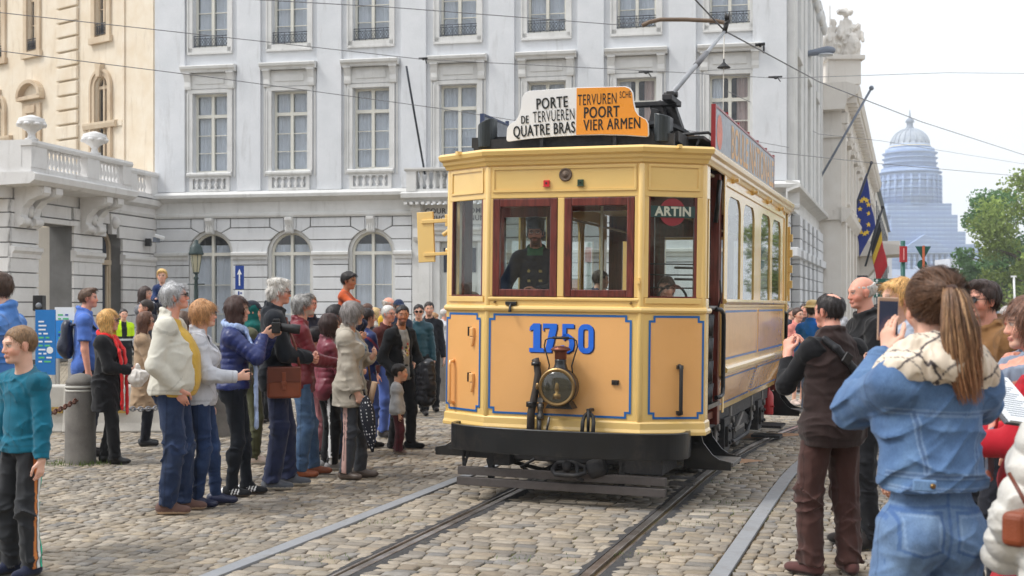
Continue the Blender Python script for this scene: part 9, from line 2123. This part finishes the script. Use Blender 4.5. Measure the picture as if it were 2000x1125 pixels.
def tree(px, Y_, h, w, label, col, seed, n=9000, base=.15):
 rg = np.random.default_rng(seed); e = empty('tree', at(px, Y=Y_)); tag(e, label, 'tree', 'trees on the right of the street')
 m = MB(); m.tube([(0, 0, 0), (.1, 0, h * .3), (0, .1, h * .6), (.05, 0, h * .85)], [.35, .28, .18, .06], 8)
 cl = []
 for k in range(46):
  th = rg.uniform(0, 2 * PI); zz = rg.uniform(base, 1.0); rad = w / 2 * math.sqrt(max(.02, 1 - ((zz - .5) / .56) ** 2)) * rg.uniform(.45, 1.0); c = np.array((rad * math.cos(th), rad * math.sin(th), h * zz)); cl.append((c, rg.uniform(.11, .20) * w))
  if k < 12: m.tube([(0, 0, h * rg.uniform(.25, .5)), tuple(c * np.array((.5, .5, .9))), tuple(c)], [.14, .09, .03], 6)
 m.build('trunk', MBARK, e)
 idx = rg.integers(0, len(cl), n); C = np.array([cl[i][0] for i in idx]); Rr = np.array([cl[i][1] for i in idx]); d = rg.normal(size=(n, 3)); d /= np.linalg.norm(d, axis=1, keepdims=True); P = C + d * (Rr * rg.random(n) ** .45)[:, None] * np.array((1, 1, .75))
 a = rg.normal(size=(n, 3)); a /= np.linalg.norm(a, axis=1, keepdims=True); b = np.cross(a, rg.normal(size=(n, 3))); b /= np.linalg.norm(b, axis=1, keepdims=True); s_ = (rg.uniform(.5, 1.3, n) * .020 * w)[:, None]
 V = np.stack([P - a * s_, P + b * s_ * .6, P + a * s_, P - b * s_ * .6], 1).reshape(-1, 3); Q = np.arange(4 * n).reshape(n, 4); tone = np.repeat((rg.uniform(.7, 1.3, len(cl))[idx] * rg.uniform(.75, 1.25, n)), 4)[:, None]
 link('crown', np_mesh('crown', V, quads=Q, smooth=False, col=np.array(lin(*col))[None] * tone), e, [MLEAF])
tree(1958, 118, 12.2, 9.0, 'tall rounded green tree left of the pair at the right edge', (92, 128, 74), 1, 15000, .05); tree(2025, 100, 12.0, 9.0, 'lighter yellow green tree at the right edge of the frame', (136, 154, 82), 2, 12000, .05); tree(1985, 150, 9, 12, 'darker tree behind the light pole at the right', (80, 112, 70), 3, 9000, .0); tree(1925, 170, 7.5, 9, 'low distant tree beside the pale flat house', (92, 122, 84), 4, 6000, .0)
e = empty('light_pole', at(1985, Y=70)); tag(e, 'thin pale pole in front of the right hand trees', 'pole'); MB().tube([(0, 0, 0), (-.15, 0, zat(540, 70))], .06, 6).box((-.15, 0, zat(540, 70)), (.3, .1, .1)).build('pole', MSIGNW, e)
e = empty('low_wall', at(1990, Y=85)); tag(e, 'low grey wall and hedge line under the right hand trees', 'wall'); MB().bx(-6, 14, 0, .5, 0, 1.0).build('wall', MCONC, e)
for i, (px, Yc, c_) in enumerate(((1915, 62, (220, 200, 60)), (1950, 58, (120, 130, 140)))):
 p = at(px, Y=Yc); e = empty('parked_car', p, R(60)); tag(e, ['yellowish parked car far off right of the ponytail', 'grey parked car far off beside the woman with the red scarf'][i], 'car', 'parked cars')
 P = [cap(V3(-1.6, 0, .62), V3(1.6, 0, .62), V3(.5, .82, .32), k=.1), cap(V3(-.9, 0, 1.05), V3(.6, 0, 1.05), V3(.55, .66, .36), k=.15)]; f = Field.of(P, .07).addall(P); surf(f, 'body', e, CMAT['puffer'], lin(*c_)); MB().bx(-1.15, .95, -.72, .72, 1.02, 1.22).build('window', MBLACK, e, bevel=.1)
 for x in (-1.2, 1.2):
  for y in (-.75, .75): MB().lathe([(.2, -.1), (.32, -.09), (.32, .09), (.2, .1)], 16, M=Matrix.Translation((x, y, .32)) @ Matrix.Rotation(R(90), 4, 'X')).build('wheel', MBLACK, e)
